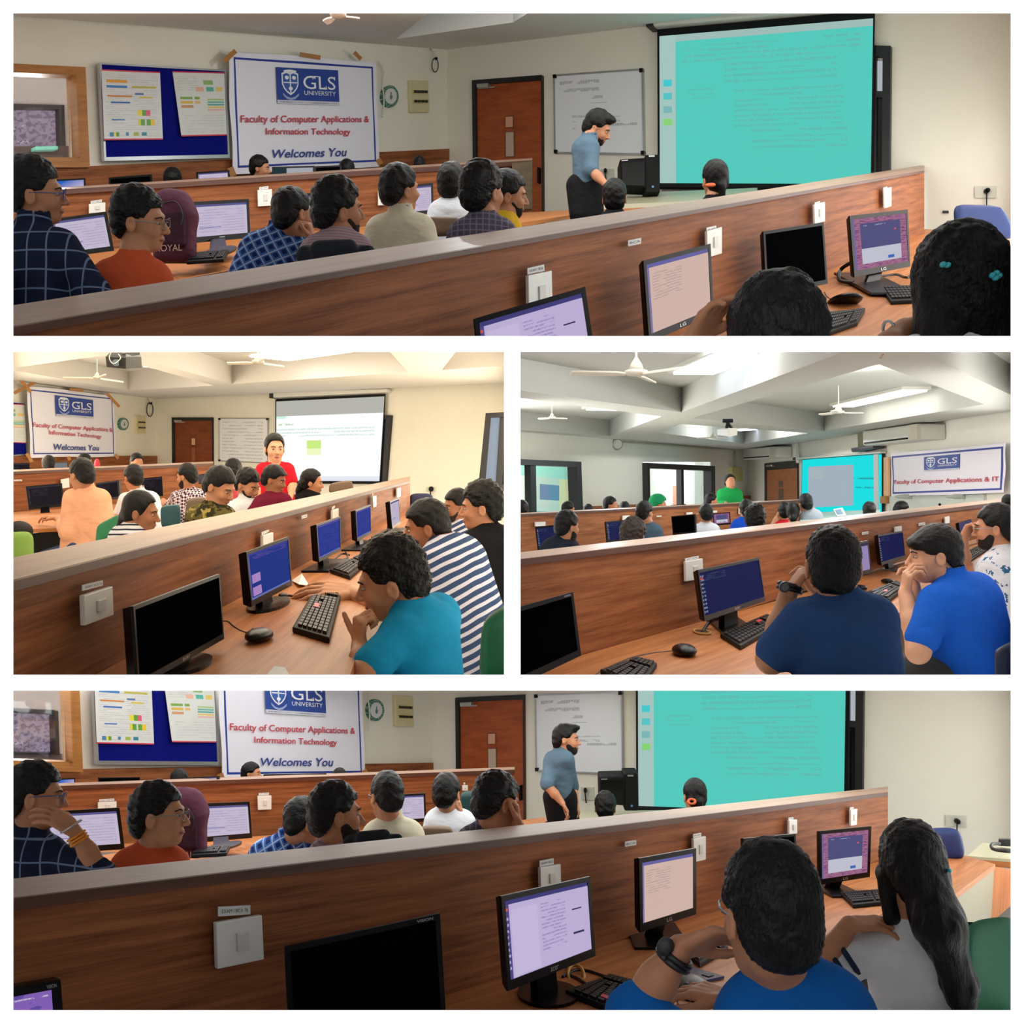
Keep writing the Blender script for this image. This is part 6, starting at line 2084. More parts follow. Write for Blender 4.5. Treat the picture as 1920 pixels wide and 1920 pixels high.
# second row monitors
monitor('monitor with coloured dock behind the dark-shirt student, middle right panel', [(1003, 988), (1052, 983), (1055, 1026), (1008, 1031)], 10.4, SCR_NAVY, bez=0.07)
monitor('dark monitor behind the curly hair, middle right panel', [(1135, 978), (1190, 973), (1192, 1012), (1139, 1018)], 11.6, SCR_NAVY, bez=0.07)
monitor('dark monitor left of the white shirt, middle right panel', [(1259, 968), (1303, 964), (1304, 1000), (1262, 1003)], 12.8, SCR_OFF, bez=0.06)
monitor('pink desktop monitor right of the white shirt, middle right panel', [(1336, 963), (1369, 960), (1370, 983), (1338, 986)], 13.8, SCR_WIN, bez=0.08)
for c, lb in (([(1002, 979), (1021, 978), (1021, 986), (1002, 987)], 'at the left edge of the second partition'), ([(1166, 967), (1179, 966), (1179, 974), (1166, 975)], 'above the curly hair'), ([(1384, 953), (1390, 952), (1390, 963), (1384, 964)], 'behind the blue-shirt student'), ([(1286, 961), (1297, 960), (1297, 964), (1286, 965)], 'left of the white-shirt student'), ([(1332, 958), (1343, 957), (1343, 961), (1332, 962)], 'above the pink desktop monitor')):
    switch('small white plate %s, middle right panel' % lb, WP3B, c, False)
sticker('small label on the second partition right of the grey T-shirt, middle right panel', WP3B, [(1231, 967), (1240, 966.5), (1240, 969), (1231, 969.5)])
for c, lb in (([(1000, 961), (1060, 958), (1060, 985), (1000, 988)], 'dark monitor top behind the second partition left, middle right panel'), ([(1110, 955), (1138, 954), (1138, 980), (1110, 981)], 'dark monitor top between two heads, middle right panel'), ([(1258, 947), (1286, 945), (1286, 965), (1258, 967)], 'dark monitor top right of the green turban, middle right panel')):
    monitor(lb, c, WP3B.d(c[0][0]) + 0.8, SCR_OFF, bez=0.06)
# fans and projector
fan('large white ceiling fan near the top edge, middle right panel', P(1193, 700, 7.8), 0.25, 0.088, 3, blade_l=0.4, phase=1.2)
fan('white ceiling fan at the far left, middle right panel', P(1035, 783, 16.5), 0.32, 0.055, 3, blade_l=0.2, phase=0.4)
fan('white ceiling fan before the long lamp, middle right panel', P(1572, 773, 15.0), 0.38, 0.085, 3, blade_l=0.26, phase=0.0)
fan('white ceiling fan behind the projector, middle right panel', P(1337, 820, 24.0), 0.35, 0.075, 3, blade_l=0.3, phase=2.6)
t = thing('projector', 'silver ceiling projector hanging in the middle right panel', 'projector', P(1362, 805, 13.0))
add_obj('body', bevel(hexa([P(1344, 805, 13.0), P(1366, 803, 12.6), P(1366, 819, 12.6), P(1345, 816, 13.0)], [P(1350, 802, 13.6), P(1382, 802, 13.5), P(1382, 815, 13.5), P(1350, 814, 13.6)]), 0.01), mat('projector_grey', (150, 150, 140), 0.4), t)
add_obj('side', hexa([P(1366, 803, 12.6), P(1383, 804, 12.9), P(1382, 816, 12.9), P(1366, 819, 12.6)], [P(1366, 802, 13.2), P(1382, 803, 13.4), P(1381, 814, 13.4), P(1366, 816, 13.2)]), mat('projector_grey2', (182, 180, 166), 0.4), t)
add_obj('mount', join_bm([tube([P(1362, 803, 13.1), P(1366, 790, 13.1)], 0.02), tube([P(1372, 803, 13.1), P(1362, 790, 13.1)], 0.02), tube([P(1355, 789, 13.1), P(1374, 789, 13.1)], 0.025)]), M_BLACKM, t)
tag(add_obj('ceiling_hook', join_bm([tube([P(1653, 663, 7.2), P(1651, 671, 7.2)], 0.010), tube([P(1650, 664, 7.2), P(1657, 664, 7.2)], 0.008)]), mat('hook_brown', (110, 90, 70), 0.5)), 'small brown hook on the ceiling beam at the top, middle right panel', 'hook')
chair_back('navy chair at the lower right corner, middle right panel', [(1868, 1215), (1950, 1190), (1960, 1300), (1870, 1300)], 2.6, mat('chair_navy', (24, 40, 98), 0.5))

# ================================================================ BOTTOM PANEL
def M4(u, v):
    return (0.975 * u - 9, 0.975 * v + 1149 + 0.03 * (u - 580))


WL4, WF4 = room14(4, M4, 0)
CUR[0] = 4
WP4 = Wall(25, 5460 / 2305, 1665, 5460 / 665)
lin4 = lambda v0: (lambda u: 1405 + (v0 - 1405) * (2330 - u) / 2305.0)
FT4 = Flat(640, 1405)
FD4 = Flat(1700, 1405)
partition('long wooden partition with pale cap in the foreground of the bottom panel', WP4, (5, 1665), lin4(1685), lin4(1648), lin4(1708), lambda u: 1405 + 1700 / WP4.d(u), W_PANEL, W_CAP, W_EDGE, FT4)
a = [FD4.at(u, 1405 + 1700 / (WP4.d(u) * 1.06)) for u in (600, 1668)] + [FD4.at(1720, 1600), FD4.at(1760, 1660), FD4.at(1640, 1720), FD4.at(1560, 1850), FD4.at(1560, 1915), FD4.at(700, 1925)]
t = thing('desk', 'wooden computer desk in front of the partition in the bottom panel', 'desk', a[0])
add_obj('desk_top', poly(a, Vector((0, 0, -0.03))), W_DESK, t)
# side desk behind the long-haired girl
a = [P(1795, 1600, 7.2), P(1866, 1620, 6.4), P(1790, 1677, 5.4), P(1700, 1640, 6.0)]
t = thing('side_desk', 'wooden side desk behind the long-haired girl in the bottom panel', 'desk', a[2])
add_obj('desk_top', poly(a, Vector((0, 0, -0.03))), W_DESK, t)
add_obj('side_panel', hexa([P(1790, 1680, 5.4), P(1864, 1624, 6.4), P(1858, 1730, 6.4), P(1790, 1728, 5.4)], [P(1790, 1680, 5.5), P(1864, 1624, 6.5), P(1858, 1730, 6.5), P(1790, 1728, 5.5)]), mat('panel_beige', (160, 154, 134), 0.6), t)
add_obj('end_panel', hexa([P(1862, 1624, 6.4), P(1910, 1634, 6.6), P(1905, 1690, 6.6), P(1856, 1732, 6.4)], [P(1862, 1624, 6.5), P(1910, 1634, 6.7), P(1905, 1690, 6.7), P(1856, 1732, 6.5)]), W_DESK, t)
a = [P(1842, 1580, 8.2), P(1910, 1586, 8.2), P(1910, 1612, 7.0), P(1814, 1605, 7.2)]
t = thing('far_table', 'pale table with a black adapter at the right edge of the bottom panel', 'table', a[3])
add_obj('table_top', poly(a, Vector((0, 0, -0.02))), mat('table_pale', (196, 190, 160), 0.4), t)
add_obj('table_edge', hexa([a[3] + Vector((0, 0, -.02)), a[2] + Vector((0, 0, -.02)), a[2] + Vector((0, 0, -.06)), a[3] + Vector((0, 0, -.06))], [p + Vector((0, .05, 0)) for p in (a[3] + Vector((0, 0, -.02)), a[2] + Vector((0, 0, -.02)), a[2] + Vector((0, 0, -.06)), a[3] + Vector((0, 0, -.06)))]), W_DESK, t)
t = thing('power_adapter', 'black power adapter with cable on the pale table, bottom panel', 'adapter', P(1885, 1585, 7.6))
add_obj('box', bevel(hexa([P(1872, 1574, 7.6), P(1902, 1574, 7.6), P(1902, 1588, 7.6), P(1872, 1586, 7.6)], [P(1872, 1572, 7.9), P(1902, 1572, 7.9), P(1902, 1586, 7.9), P(1872, 1584, 7.9)]), 0.006), M_BLACK, t)
add_obj('cable', tube(curve_pts([P(1874, 1582, 7.5), P(1860, 1583, 7.4), P(1862, 1592, 7.2), P(1885, 1596, 7.1), P(1900, 1596, 7.1)], 5), 0.012), M_CABLE, t, True)
struct(add_obj('floor', bm_faces([P(5, 1600, 6.5), P(5, 1905, 5), P(1905, 1905, 5), P(1905, 1680, 9.0), P(838, 1590, 12.5)], [(0, 1, 2, 3, 4)]), FLOORM))

WP4B = Wall(25, 7.9, 965, 10.3)
s4 = lambda k: (lambda u: k - 0.036 * (u - 25))
partition('second row wooden partition behind the seated students in the bottom panel', WP4B, (5, 965), s4(1477), s4(1472), s4(1484), lambda u: 1620 - 0.05 * (u - 25), W_PANEL, W_CAP, W_EDGE, BackShift(WP4B, 0.3))
a = [P(5, 1595, 7.7), P(960, 1540, 9.9), P(1040, 1530, 9.4), P(1000, 1556, 8.0), P(430, 1620, 6.2), P(5, 1680, 5.2)]
t = thing('desk', 'second row wooden desk behind the front partition in the bottom panel', 'desk', a[4])
add_obj('desk_top', poly(a, Vector((0, 0, -0.03))), W_DESK, t)

monitor('purple monitor at the lower left corner, bottom panel', [(-60, 1866), (113, 1837), (121, 1940), (-60, 1990)], 2.25, SCR_PURPLE, dr=2.35, bez=0.14, logo2='VISION')
monitor('large switched-off black monitor in the foreground, bottom panel', [(533, 1775), (824, 1712), (838, 1950), (545, 2010)], 2.85, SCR_OFF, dr=3.05, bez=0.045, logo2='VISION')
monitor('lilac document monitor in the foreground, bottom panel', [(938, 1680), (1105, 1643), (1115, 1792), (951, 1858)], 3.35, SCR_DOC, dr=3.75, foot=(1028, 1866, FD4.d(1866)), rnd=True, bez=0.06, logo='acer', footw=58)
monitor('peach-screen monitor beyond the lilac one, bottom panel', [(1197, 1609), (1304, 1590), (1304, 1714), (1199, 1748)], 4.35, SCR_PEACH, dr=4.65, foot=(1230, 1756, FD4.d(1756)), logo='LG', bez=0.07, chin=0.11, footw=56)
monitor('switched-off black monitor above the dark hair, bottom panel', [(1393, 1572), (1491, 1563), (1493, 1650), (1395, 1662)], 5.5, SCR_OFF, bez=0.05)
monitor('square monitor with pink desktop at the far end, bottom panel', [(1535, 1558), (1633, 1549), (1630, 1644), (1536, 1659)], 6.3, SCR_WIN, dr=6.5, foot=(1562, 1668, FD4.d(1668)), logo='LG', bez=0.065, chin=0.10, footw=36)
keyboard('black keyboard at the bottom edge, bottom panel', FD4, [(1060, 1868), (1140, 1840), (1190, 1852), (1175, 1915)], rows=6, cols=14, red=(0.1, 0.55))
keyboard('black keyboard behind the raised forearm, bottom panel', FD4, [(1290, 1800), (1340, 1776), (1366, 1784), (1312, 1816)], rows=5, cols=13)
keyboard('black keyboard before the pink desktop monitor, bottom panel', FD4, [(1575, 1680), (1650, 1674), (1658, 1698), (1600, 1704)], rows=5, cols=14)
mouse('black mouse under the hand of the blue-shirt student, bottom panel', FD4.at(1302, 1866) + Vector((0, 0, 0.01)), 0.062, 0.12, 0.026)
mouse('black mouse with silver stripe beside the dark hair, bottom panel', FD4.at(1540, 1780) + Vector((0, 0, 0.01)), 0.035, 0.09, 0.02)
a = [FD4.at(u, v) + Vector((0, 0, .012)) for u, v in ((1298, 1818), (1358, 1836), (1322, 1844), (1276, 1830))]
t = thing('phone', 'dark blue phone lying beside the keyboard, bottom panel', 'phone', a[3])
add_obj('body', poly(a, Vector((0, 0, -0.010))), mat('phone_blue', (34, 56, 98), 0.25), t)
add_obj('camera_bump', poly([bil(a, s, y) + Vector((0, 0, .003)) for s, y in ((0.6, 0.3), (0.85, 0.3), (0.85, 0.6), (0.6, 0.6))], Vector((0, 0, -0.003))), M_BLACK, t)
for pts, lb in (([(1055, 1834), (1075, 1822), (1100, 1822), (1150, 1838), (1188, 1845)], 'thin brown cable behind the keyboard, bottom panel'), ([(1064, 1812), (1070, 1830), (1085, 1838), (1110, 1856)], 'black cable from the lilac monitor, bottom panel')):
    tag(add_obj('desk_cable', tube(curve_pts([FD4.at(*p) + Vector((0, 0, .005)) for p in pts], 6), 0.0055), M_CABLE), lb, 'cable')
c = FD4.at(1080, 1830)
tag(add_obj('cable_grommet', tube([c + Vector((0.03 * math.cos(x), 0.09 * math.sin(x), 0.004)) for x in [2 * math.pi * k / 18 for k in range(19)]], 0.007, 6), mat('grommet_yellow', (206, 160, 80), 0.5), None, True), 'yellow cable hole ring beside the lilac monitor, bottom panel', 'grommet')
switch('large white switch plate on the left of the partition, bottom panel', WP4, [(399, 1728), (485, 1714), (489, 1797), (402, 1815)])
sticker('paper label above the large switch plate, bottom panel', WP4, [(408, 1700), (468, 1697), (468, 1714), (408, 1718)], text='EXAM / BCA 76')
switch('white switch plate behind the lilac monitor, bottom panel', WP4, [(1008, 1626), (1046, 1619), (1047, 1665), (1009, 1672)])
sticker('paper label above the plate behind the lilac monitor, bottom panel', WP4, [(1011, 1614), (1037, 1609), (1037, 1620), (1011, 1625)], text='EXAM / BCA')
switch('white switch plate behind the peach-screen monitor, bottom panel', WP4, [(1296, 1572), (1319, 1567), (1319, 1611), (1297, 1616)])
sticker('paper label above the plate behind the peach-screen monitor, bottom panel', WP4, [(1299, 1564), (1314, 1561), (1314, 1568), (1299, 1571)])
switch('white switch plate above the dark monitor, bottom panel', WP4, [(1476, 1538), (1491, 1536), (1491, 1562), (1476, 1565)])
sticker('paper label above the plate over the dark monitor, bottom panel', WP4, [(1478, 1533), (1487, 1532), (1487, 1536), (1478, 1538)])
switch('white switch plate nearest the partition end, bottom panel', WP4, [(1592, 1518), (1604, 1516), (1603, 1546), (1592, 1548)])
sticker('paper label above the plate nearest the partition end, bottom panel', WP4, [(1593, 1514), (1600, 1513), (1600, 1516), (1593, 1518)])
sticker('lone paper label between the monitors, bottom panel', WP4, [(1171, 1578), (1192, 1575), (1192, 1584), (1171, 1588)], text='BCA')
monitor('lilac monitor behind the raised wrist, bottom panel', [(80, 1522), (224, 1514), (234, 1592), (86, 1602)], 6.6, SCR_LILAC, bez=0.08)
monitor('lilac monitor right of the maroon backpack, bottom panel', [(368, 1507), (467, 1503), (472, 1571), (370, 1580)], 7.2, SCR_LILAC, foot=(420, 1588, 6.9), bez=0.08, rnd=True, logo='acer')
monitor('black monitor behind the blue-check student, bottom panel', [(546, 1498), (606, 1495), (606, 1550), (547, 1553)], 7.9, SCR_OFF, bez=0.06)
monitor('lilac monitor right of the cream-shirt student, bottom panel', [(740, 1490), (797, 1487), (799, 1540), (741, 1544)], 8.4, SCR_LILAC, bez=0.07)
keyboard('black keyboard next to the maroon backpack, bottom panel', Flat(1250, 1405), [(370, 1597), (432, 1592), (425, 1606), (358, 1610)])
for k, (c, lb) in enumerate([([(183, 1504), (218, 1502), (218, 1518), (183, 1520)], 'white switch plate above the left lilac monitor, bottom panel'), ([(482, 1492), (508, 1491), (508, 1517), (483, 1518)], 'white switch plate left of the blue-check student, bottom panel'), ([(866, 1472), (876, 1472), (876, 1482), (866, 1482)], 'white switch plate above the teal chair, bottom panel')]):
    switch(lb, WP4B, c)
    sticker('paper label over the ' + lb, WP4B, [(c[0][0] + 3, c[0][1] - 5), (c[1][0] - 4, c[1][1] - 5), (c[1][0] - 4, c[1][1] - 1), (c[0][0] + 3, c[0][1] - 1)])
for c, s, lb in (([(95, 1460), (140, 1459), (141, 1490), (95, 1492)], SCR_BLUEG, 'blue and white monitor top behind the second partition, bottom panel'), ([(184, 1458), (262, 1457), (263, 1490), (185, 1492)], SCR_OFF, 'black monitor top below the notice board, bottom panel'), ([(350, 1458), (408, 1455), (408, 1486), (350, 1488)], SCR_LILAC, 'lilac monitor top left of the banner, bottom panel'), ([(494, 1452), (612, 1450), (612, 1480), (494, 1482)], paint('screen_split4', (26, 60, 66), [(0.16, 0, 0.6, 1, (200, 205, 216))], emission=0.6), 'teal and white monitor top below the banner, bottom panel')):
    monitor(lb, c, WP4B.d(c[0][0]) + 0.5, s, bez=0.07)
for u, v, lb in ((148, 1460, 'left of the notice board'),):
    switch('white switch plate on the back panelling %s, bottom panel' % lb, WL4, [(u - 12, v - 7), (u + 10, v - 8), (u + 10, v + 16), (u - 12, v + 17)], False)
chair_back('dark teal chair beside the white-shirt student, bottom panel', [(862, 1484), (900, 1484), (904, 1540), (864, 1545)], 7.6, mat('chair_deepteal', (14, 62, 62), 0.5))
chair_back('brown chair back below the white-shirt student, bottom panel', [(786, 1548), (848, 1550), (850, 1575), (786, 1578)], 6.2, mat('chair_brown', (112, 90, 70), 0.5), post=False)
chair_back('blue chair behind the long-haired girl, bottom panel', [(1722, 1555), (1800, 1552), (1812, 1612), (1730, 1618)], 6.9, mat('chair_blue', (16, 42, 100), 0.5))
chair_back('green chair at the lower right corner, bottom panel', [(1800, 1735), (1925, 1718), (1935, 1960), (1790, 1960)], 3.3, mat('chair_dark_green', (14, 82, 54), 0.5), thick=0.09)
chair_back('grey chair behind the standing man, bottom panel', [(1025, 1526), (1060, 1524), (1066, 1545), (1022, 1545)], 9.0, mat('chair_grey', (196, 198, 190), 0.5), post=False)
tag(add_obj('dark_stool', hexa([P(1795, 1722, 6.8), P(1850, 1728, 6.8), P(1850, 1740, 6.8), P(1795, 1735, 6.8)], [P(1795, 1718, 7.4), P(1850, 1722, 7.4), P(1850, 1734, 7.4), P(1795, 1730, 7.4)]), M_BLACKM), 'black footrest under the side desk, bottom panel', 'footrest')


# backpacks, chairs of the two large rooms
def backpack(label, c, d, sc, mark):
    """maroon backpack standing on the desk; c = (u,v) of its centre, sc = pixel scale"""
    px = d / F * sc
    o = P(c[0], c[1], d)
    V3 = lambda x, z, y=0: o + Vector((x * px, y * px, -z * px))
    m = cloth('backpack_maroon', (84, 44, 62), rough=0.7)
    t = thing('backpack', label, 'backpack', V3(0, 72))
    add_obj('bag_body', surface([rbox(V3(2, 22), (38 * px, 22 * px, 48 * px), 14 * px), cap(V3(-16, -22), V3(14, -22), 30 * px, 28 * px, 0.06), cap(V3(-10, -44), V3(8, -42), 24 * px, 24 * px, 0.05)], max(0.006, 2 * px)), m, t, True)
    add_obj('front_pocket', surface([rbox(V3(4, 14, -24), (26 * px, 6 * px, 34 * px), 6 * px)], max(0.005, 1.5 * px)), cloth('backpack_dark', (60, 32, 46), rough=0.7), t, True)
    add_obj('top_loop', tube(curve_pts([V3(-30, -52), V3(-8, -66), V3(18, -58)], 6), 3 * px), m, t, True)
    add_obj('zip', tube(curve_pts([V3(24, 10, -34), V3(26, -12, -32), V3(14, -34, -32), V3(-8, -32, -32)], 6), 1.2 * px), mat('zip_dark', (30, 20, 26), 0.5), t, True)
    text_on([V3(-20, 48, -40), V3(28, 46, -40), V3(28, 58, -40), V3(-20, 60, -40)], mark, mat('bag_print', (190, 160, 150), 0.6), t, 'lettering', 0.004)
    return t


CUR[0] = 1
backpack('maroon backpack standing on the desk behind the orange shirt, top panel', (326, 422), 6.4, 1.0, 'ROYAL')
chair_back('brown chair back in front of the white-shirt student, top panel', [(802, 404), (862, 406), (866, 440), (800, 444)], 6.2, mat('chair_brown', (112, 90, 70), 0.5), post=False)
chair_back('blue chair behind the long-haired girl, top panel', [(1786, 382), (1880, 384), (1910, 450), (1792, 445)], 7.4, mat('chair_blue', (16, 42, 100), 0.5))
chair_back('grey chair beside the standing man, top panel', [(1062, 372), (1092, 376), (1130, 402), (1080, 404)], 8.4, mat('chair_grey', (196, 198, 190), 0.5), post=False)
tag(add_obj('shoulder_bag', surface([cap(P(575, 480, 4.2), P(690, 474, 4.2), 0.042, 0.03, 0.03), cap(P(600, 470, 4.15), P(655, 463, 4.15), 0.04, 0.03, 0.03)], 0.006), cloth('bag_charcoal', (38, 44, 52), rough=0.7), None, True), 'charcoal bag hanging behind the bearded student, top panel', 'bag')
CUR[0] = 4
backpack('maroon backpack standing on the desk behind the orange shirt, bottom panel', (348, 1540), 6.4, 0.95, 'ROYAL')
tag(add_obj('shoulder_bag', surface([cap(P(660, 1582, 4.2), P(745, 1574, 4.2), 0.036, 0.022, 0.03), cap(P(680, 1573, 4.15), P(720, 1567, 4.15), 0.03, 0.025, 0.03)], 0.006), cloth('bag_charcoal', (38, 44, 52), rough=0.7), None, True), 'charcoal bag hanging behind the bearded student, bottom panel', 'bag')

# ================================================================ PEOPLE
random.seed(5)
CL = {
    'navycheck': cloth('shirt_navy_check', (26, 34, 58), 'check', (120, 140, 175), size=0.075, thin=0.09),
    'orange': cloth('shirt_orange', (214, 92, 54)),
    'bluecheck': cloth('shirt_blue_check', (62, 108, 178), 'check', (190, 205, 226), (28, 44, 104), size=0.045, rot=(0, 0.5, 0), thin=0.12),
    'pink': cloth('shirt_pink_grey', (176, 150, 158), 'stripe', (150, 126, 136), size=0.014, thin=0.4),
    'cream': cloth('shirt_cream', (206, 200, 176)),
    'white': cloth('shirt_white', (220, 224, 230)),
    'greycheck': cloth('shirt_grey_check', (84, 84, 100), 'check', (140, 128, 150), size=0.028, thin=0.2),
    'yellow': cloth('shirt_yellow', (220, 180, 50)),
    'denim': cloth('shirt_blue_grey', (88, 112, 130)),
    'black': cloth('cloth_black', (22, 22, 25)),
    'peach': cloth('shirt_peach', (242, 176, 140)),
    'dots': cloth('shirt_dotted', (216, 206, 212), 'dots', (70, 40, 60), size=0.024),
    'camo': cloth('shirt_camouflage', (96, 88, 46), 'blot', (46, 44, 28), (158, 142, 76), size=0.09),
    'maroon': cloth('shirt_maroon', (110, 24, 50)),
    'navy': cloth('cloth_navy', (34, 48, 72)),
    'red': cloth('kurta_red', (196, 26, 42)),
    'rose': cloth('shirt_rose', (206, 80, 90)),
    'stripes': cloth('shirt_black_white_stripe', (216, 216, 222), 'stripe', (50, 50, 62), size=0.03, thin=0.35),
    'teal': cloth('tshirt_turquoise', (24, 150, 200)),
    'bluestripe': cloth('polo_blue_white_stripe', (56, 76, 112), 'stripe', (206, 206, 220), size=0.042, rot=(0, 0.45, 0), thin=0.42),
    'navytee': cloth('tshirt_slate_blue', (50, 82, 134)),
    'polo': cloth('polo_bright_blue', (28, 98, 206)),
    'floral': cloth('shirt_floral', (206, 206, 210), 'blot', (206, 206, 210), (46, 92, 128), size=0.05),
    'dark': cloth('shirt_dark', (34, 40, 52)),
    'greyteal': cloth('shirt_grey_teal', (70, 92, 108)),
    'brightblue': cloth('shirt_bright_blue', (24, 84, 206)),
    'grey': cloth('shirt_grey', (166, 172, 182)),
    'green': cloth('kurta_green', (26, 146, 72)),
    'royal': cloth('shirt_royal_blue', (16, 96, 176)),
    'tee': cloth('tshirt_white_grey', (236, 238, 244)),
}
G = {1: 'people in the top panel', 2: 'people in the middle left panel', 3: 'people in the middle right panel', 4: 'people in the bottom panel'}


def ps(pn, label, head, shirt, **kw):
    return person(pn, label, head, CL[shirt] if shirt else None, group=G[pn], **kw)


MB = mat('skin_band', (30, 28, 30), 0.4)

# ---------------------------------------------------------------- top panel
ps(1, 'student in navy check shirt and blue glasses at the left edge, top panel', (66, 362, 118, 82, -4), 'navycheck', sl=(10, 452, 0.06), sr=(118, 462, -0.05), base=(40, 640, 60), glasses=('blue', (52, 84, 150)), amp=0.005, top=0.02, collar=True, torso_r=0.10,
   arms=[dict(side='r', e=(178, 548, -0.1), w=(90, 548, 0.15), sleeve=1.9, m=1.1, hd=(-1, 0.3, -0.1), hn=(0, 0, -1))])
ps(1, 'student in orange shirt with thin glasses, top panel', (262, 414, 114, 70, 0), 'orange', sl=(196, 518, 0.0), sr=(298, 516, 0.02), base=(245, 680, 70), glasses=('thin', (150, 150, 150)), amp=0.006, top=0.018, torso_r=0.095, sk='tan')
ps(1, 'student in bright blue check shirt leaning on a fist, top panel', (550, 402, 92, 128, 6, 10), 'bluecheck', sl=(470, 462, 0.0), sr=(560, 452, 0.1), base=(480, 620, 60), collar=True, top=0.01, torso_r=0.10,
   arms=[dict(side='r', e=(590, 505, -0.05), w=(588, 452, -0.08), sleeve=1.2, hd=(-0.3, 0, 1), hn=(-1, 0.2, 0), curl=1.2)])
ps(1, 'bearded student in pinkish shirt with charcoal bag, top panel', (634, 394, 108, 112, 0), 'pink', sl=(585, 470, 0.0), sr=(676, 464, 0.05), base=(628, 640, 70), beard=True, amp=0.005, top=0.02, torso_r=0.095)
ps(1, 'student in cream shirt with collar, top panel', (750, 356, 88, 125, 0), 'cream', sl=(702, 428, 0.0), sr=(800, 424, 0.06), base=(752, 560, 66), collar=True, torso_r=0.10, amp=0.004)
ps(1, 'student in white shirt seen from behind, top panel', (847, 347, 76, 165, 0), 'white', sl=(820, 396, 0), sr=(876, 400, 0.03), base=(846, 480, 40), torso_r=0.09)
ps(1, 'student in grey check shirt seen from behind, top panel', (905, 360, 104, 140, 0), 'greycheck', sl=(860, 440, 0), sr=(948, 436, 0.06), base=(905, 560, 60), torso_r=0.09, amp=0.005, thick=0.016)
ps(1, 'student in yellow shirt mostly hidden behind the grey check one, top panel', (952, 366, 84, 95, 8), 'yellow', sl=(930, 425, 0), sr=(958, 425, 0.05), base=(945, 500, 20), torso_r=0.06, beard=True)
o = ps(1, 'standing man in blue-grey shirt looking down by the whiteboard, top panel', (1120, 240, 60, 78, 26), 'denim', hair='quiff', sl=(1087, 276, 0.04), sr=(1108, 276, -0.08), base=(1098, 338, 5), beard=True, collar=True, torso_r=0.072, top=0.015,
       arms=[dict(side='r', e=(1108, 318, -0.12), w=(1134, 344, -0.2), sleeve=1.0, hd=(0.5, 0, -1), hn=(-1, 0, -0.3))], trousers=(CL['black'], (1096, 348, 0), (1100, 402, 0)))
ps(1, 'student with glossy black hair in front of the standing man, top panel', (1152, 372, 66, 180, 0), 'black', sl=(1130, 420, 0), sr=(1174, 420, 0), base=(1152, 470, 26), top=0.01)
o = ps(1, 'girl with hair tied by an orange band before the screen, top panel', (1340, 338, 68, 205, 0), 'black', hair='tied', sl=(1316, 396, 0), sr=(1362, 394, 0), base=(1340, 440, 26), extra_hair=[hcap((0, -0.115, -0.03), (0.0, -0.12, -0.10), 0.028, 0.022)], amp=0.002)
strap(o, 'hair_band', P(1332, 347, 7.18), Vector((0.1, 0.5, -1)), 0.026, 0.010, mat('scrunchie', (196, 84, 40), 0.7))
o = ps(1, 'nearest head of short glossy hair at the bottom edge, top panel', (1458, 660, 250, 200, 12), 'royal', sl=(1330, 760, 0), sr=(1580, 760, 0), base=(1450, 900, 80), amp=0.003, top=0.02, thick=0.016,
       arms=[dict(side='l', e=(1235, 740, 0.1), w=(1300, 640, 0.1), sleeve=0.5, hd=(0.5, -0.1, 0.75), hn=(0.7, -0.6, -0.2), curl=0.35, hsz=0.85)])
o = ps(1, 'girl with long loose black hair and turquoise clips at the right, top panel', (1800, 540, 210, 205, 4), 'tee', hair='long', sl=(1710, 690, 0), sr=(1900, 690, 0), base=(1800, 800, 70), amp=0.005, top=0.01, thick=0.022,
       extra_hair=[jcap((1775, 520, 0.02), (1765, 660, -0.02), 0.062, 0.062, 0.05, 0.004), jcap((1830, 520, 0.0), (1850, 660, -0.02), 0.064, 0.062, 0.05, 0.004), jcap((1735, 560, 0.03), (1725, 640, 0.02), 0.02, 0.012, 0.02, 0.003)],
       arms=[dict(side='l', e=(1640, 690, 0.0), w=(1695, 617, 0.12), sleeve=0.3, hd=(0.6, 0.2, 0.3), hn=(0, -0.3, -1), curl=0.3)])
if o:
    d = 2000 * .25 / 210
    for (u, v) in ((1768, 496), (1777, 497), (1861, 516), (1868, 512), (1867, 521), (1873, 517)):
        add_obj('hair_clip', ellips(P(u, v, d - 0.125 - (0.0 if u < 1800 else 0.035)), Vector((0.006, 0, 0)), Vector((0, 0.012, 0)), Vector((0, 0, 0.006)), 8, 6), mat('clip_turquoise', (60, 190, 200), 0.35), o, True)
    strap(o, 'bracelet', P(1668, 622, d + 0.11), Vector((1, 0.2, 0.3)), 0.026, 0.004, M_SILVER)
for (u, v, hp, yw, lb) in ((325, 340, 46, 150, 'top of a dark head left of the banner behind the second partition, top panel'), (488, 316, 44, 70, 'boy in profile below the banner behind the second partition, top panel'), (650, 322, 42, 190, 'top of a dark head below the word You, top panel'), (786, 312, 34, 180, 'sliver of dark hair right of the banner, top panel')):
    ps(1, lb, (u, v, hp, yw), 'dark', d=WP1B.d(u) + 0.75, hs=(WP1B.d(u) + 0.75) * hp / 500.0)

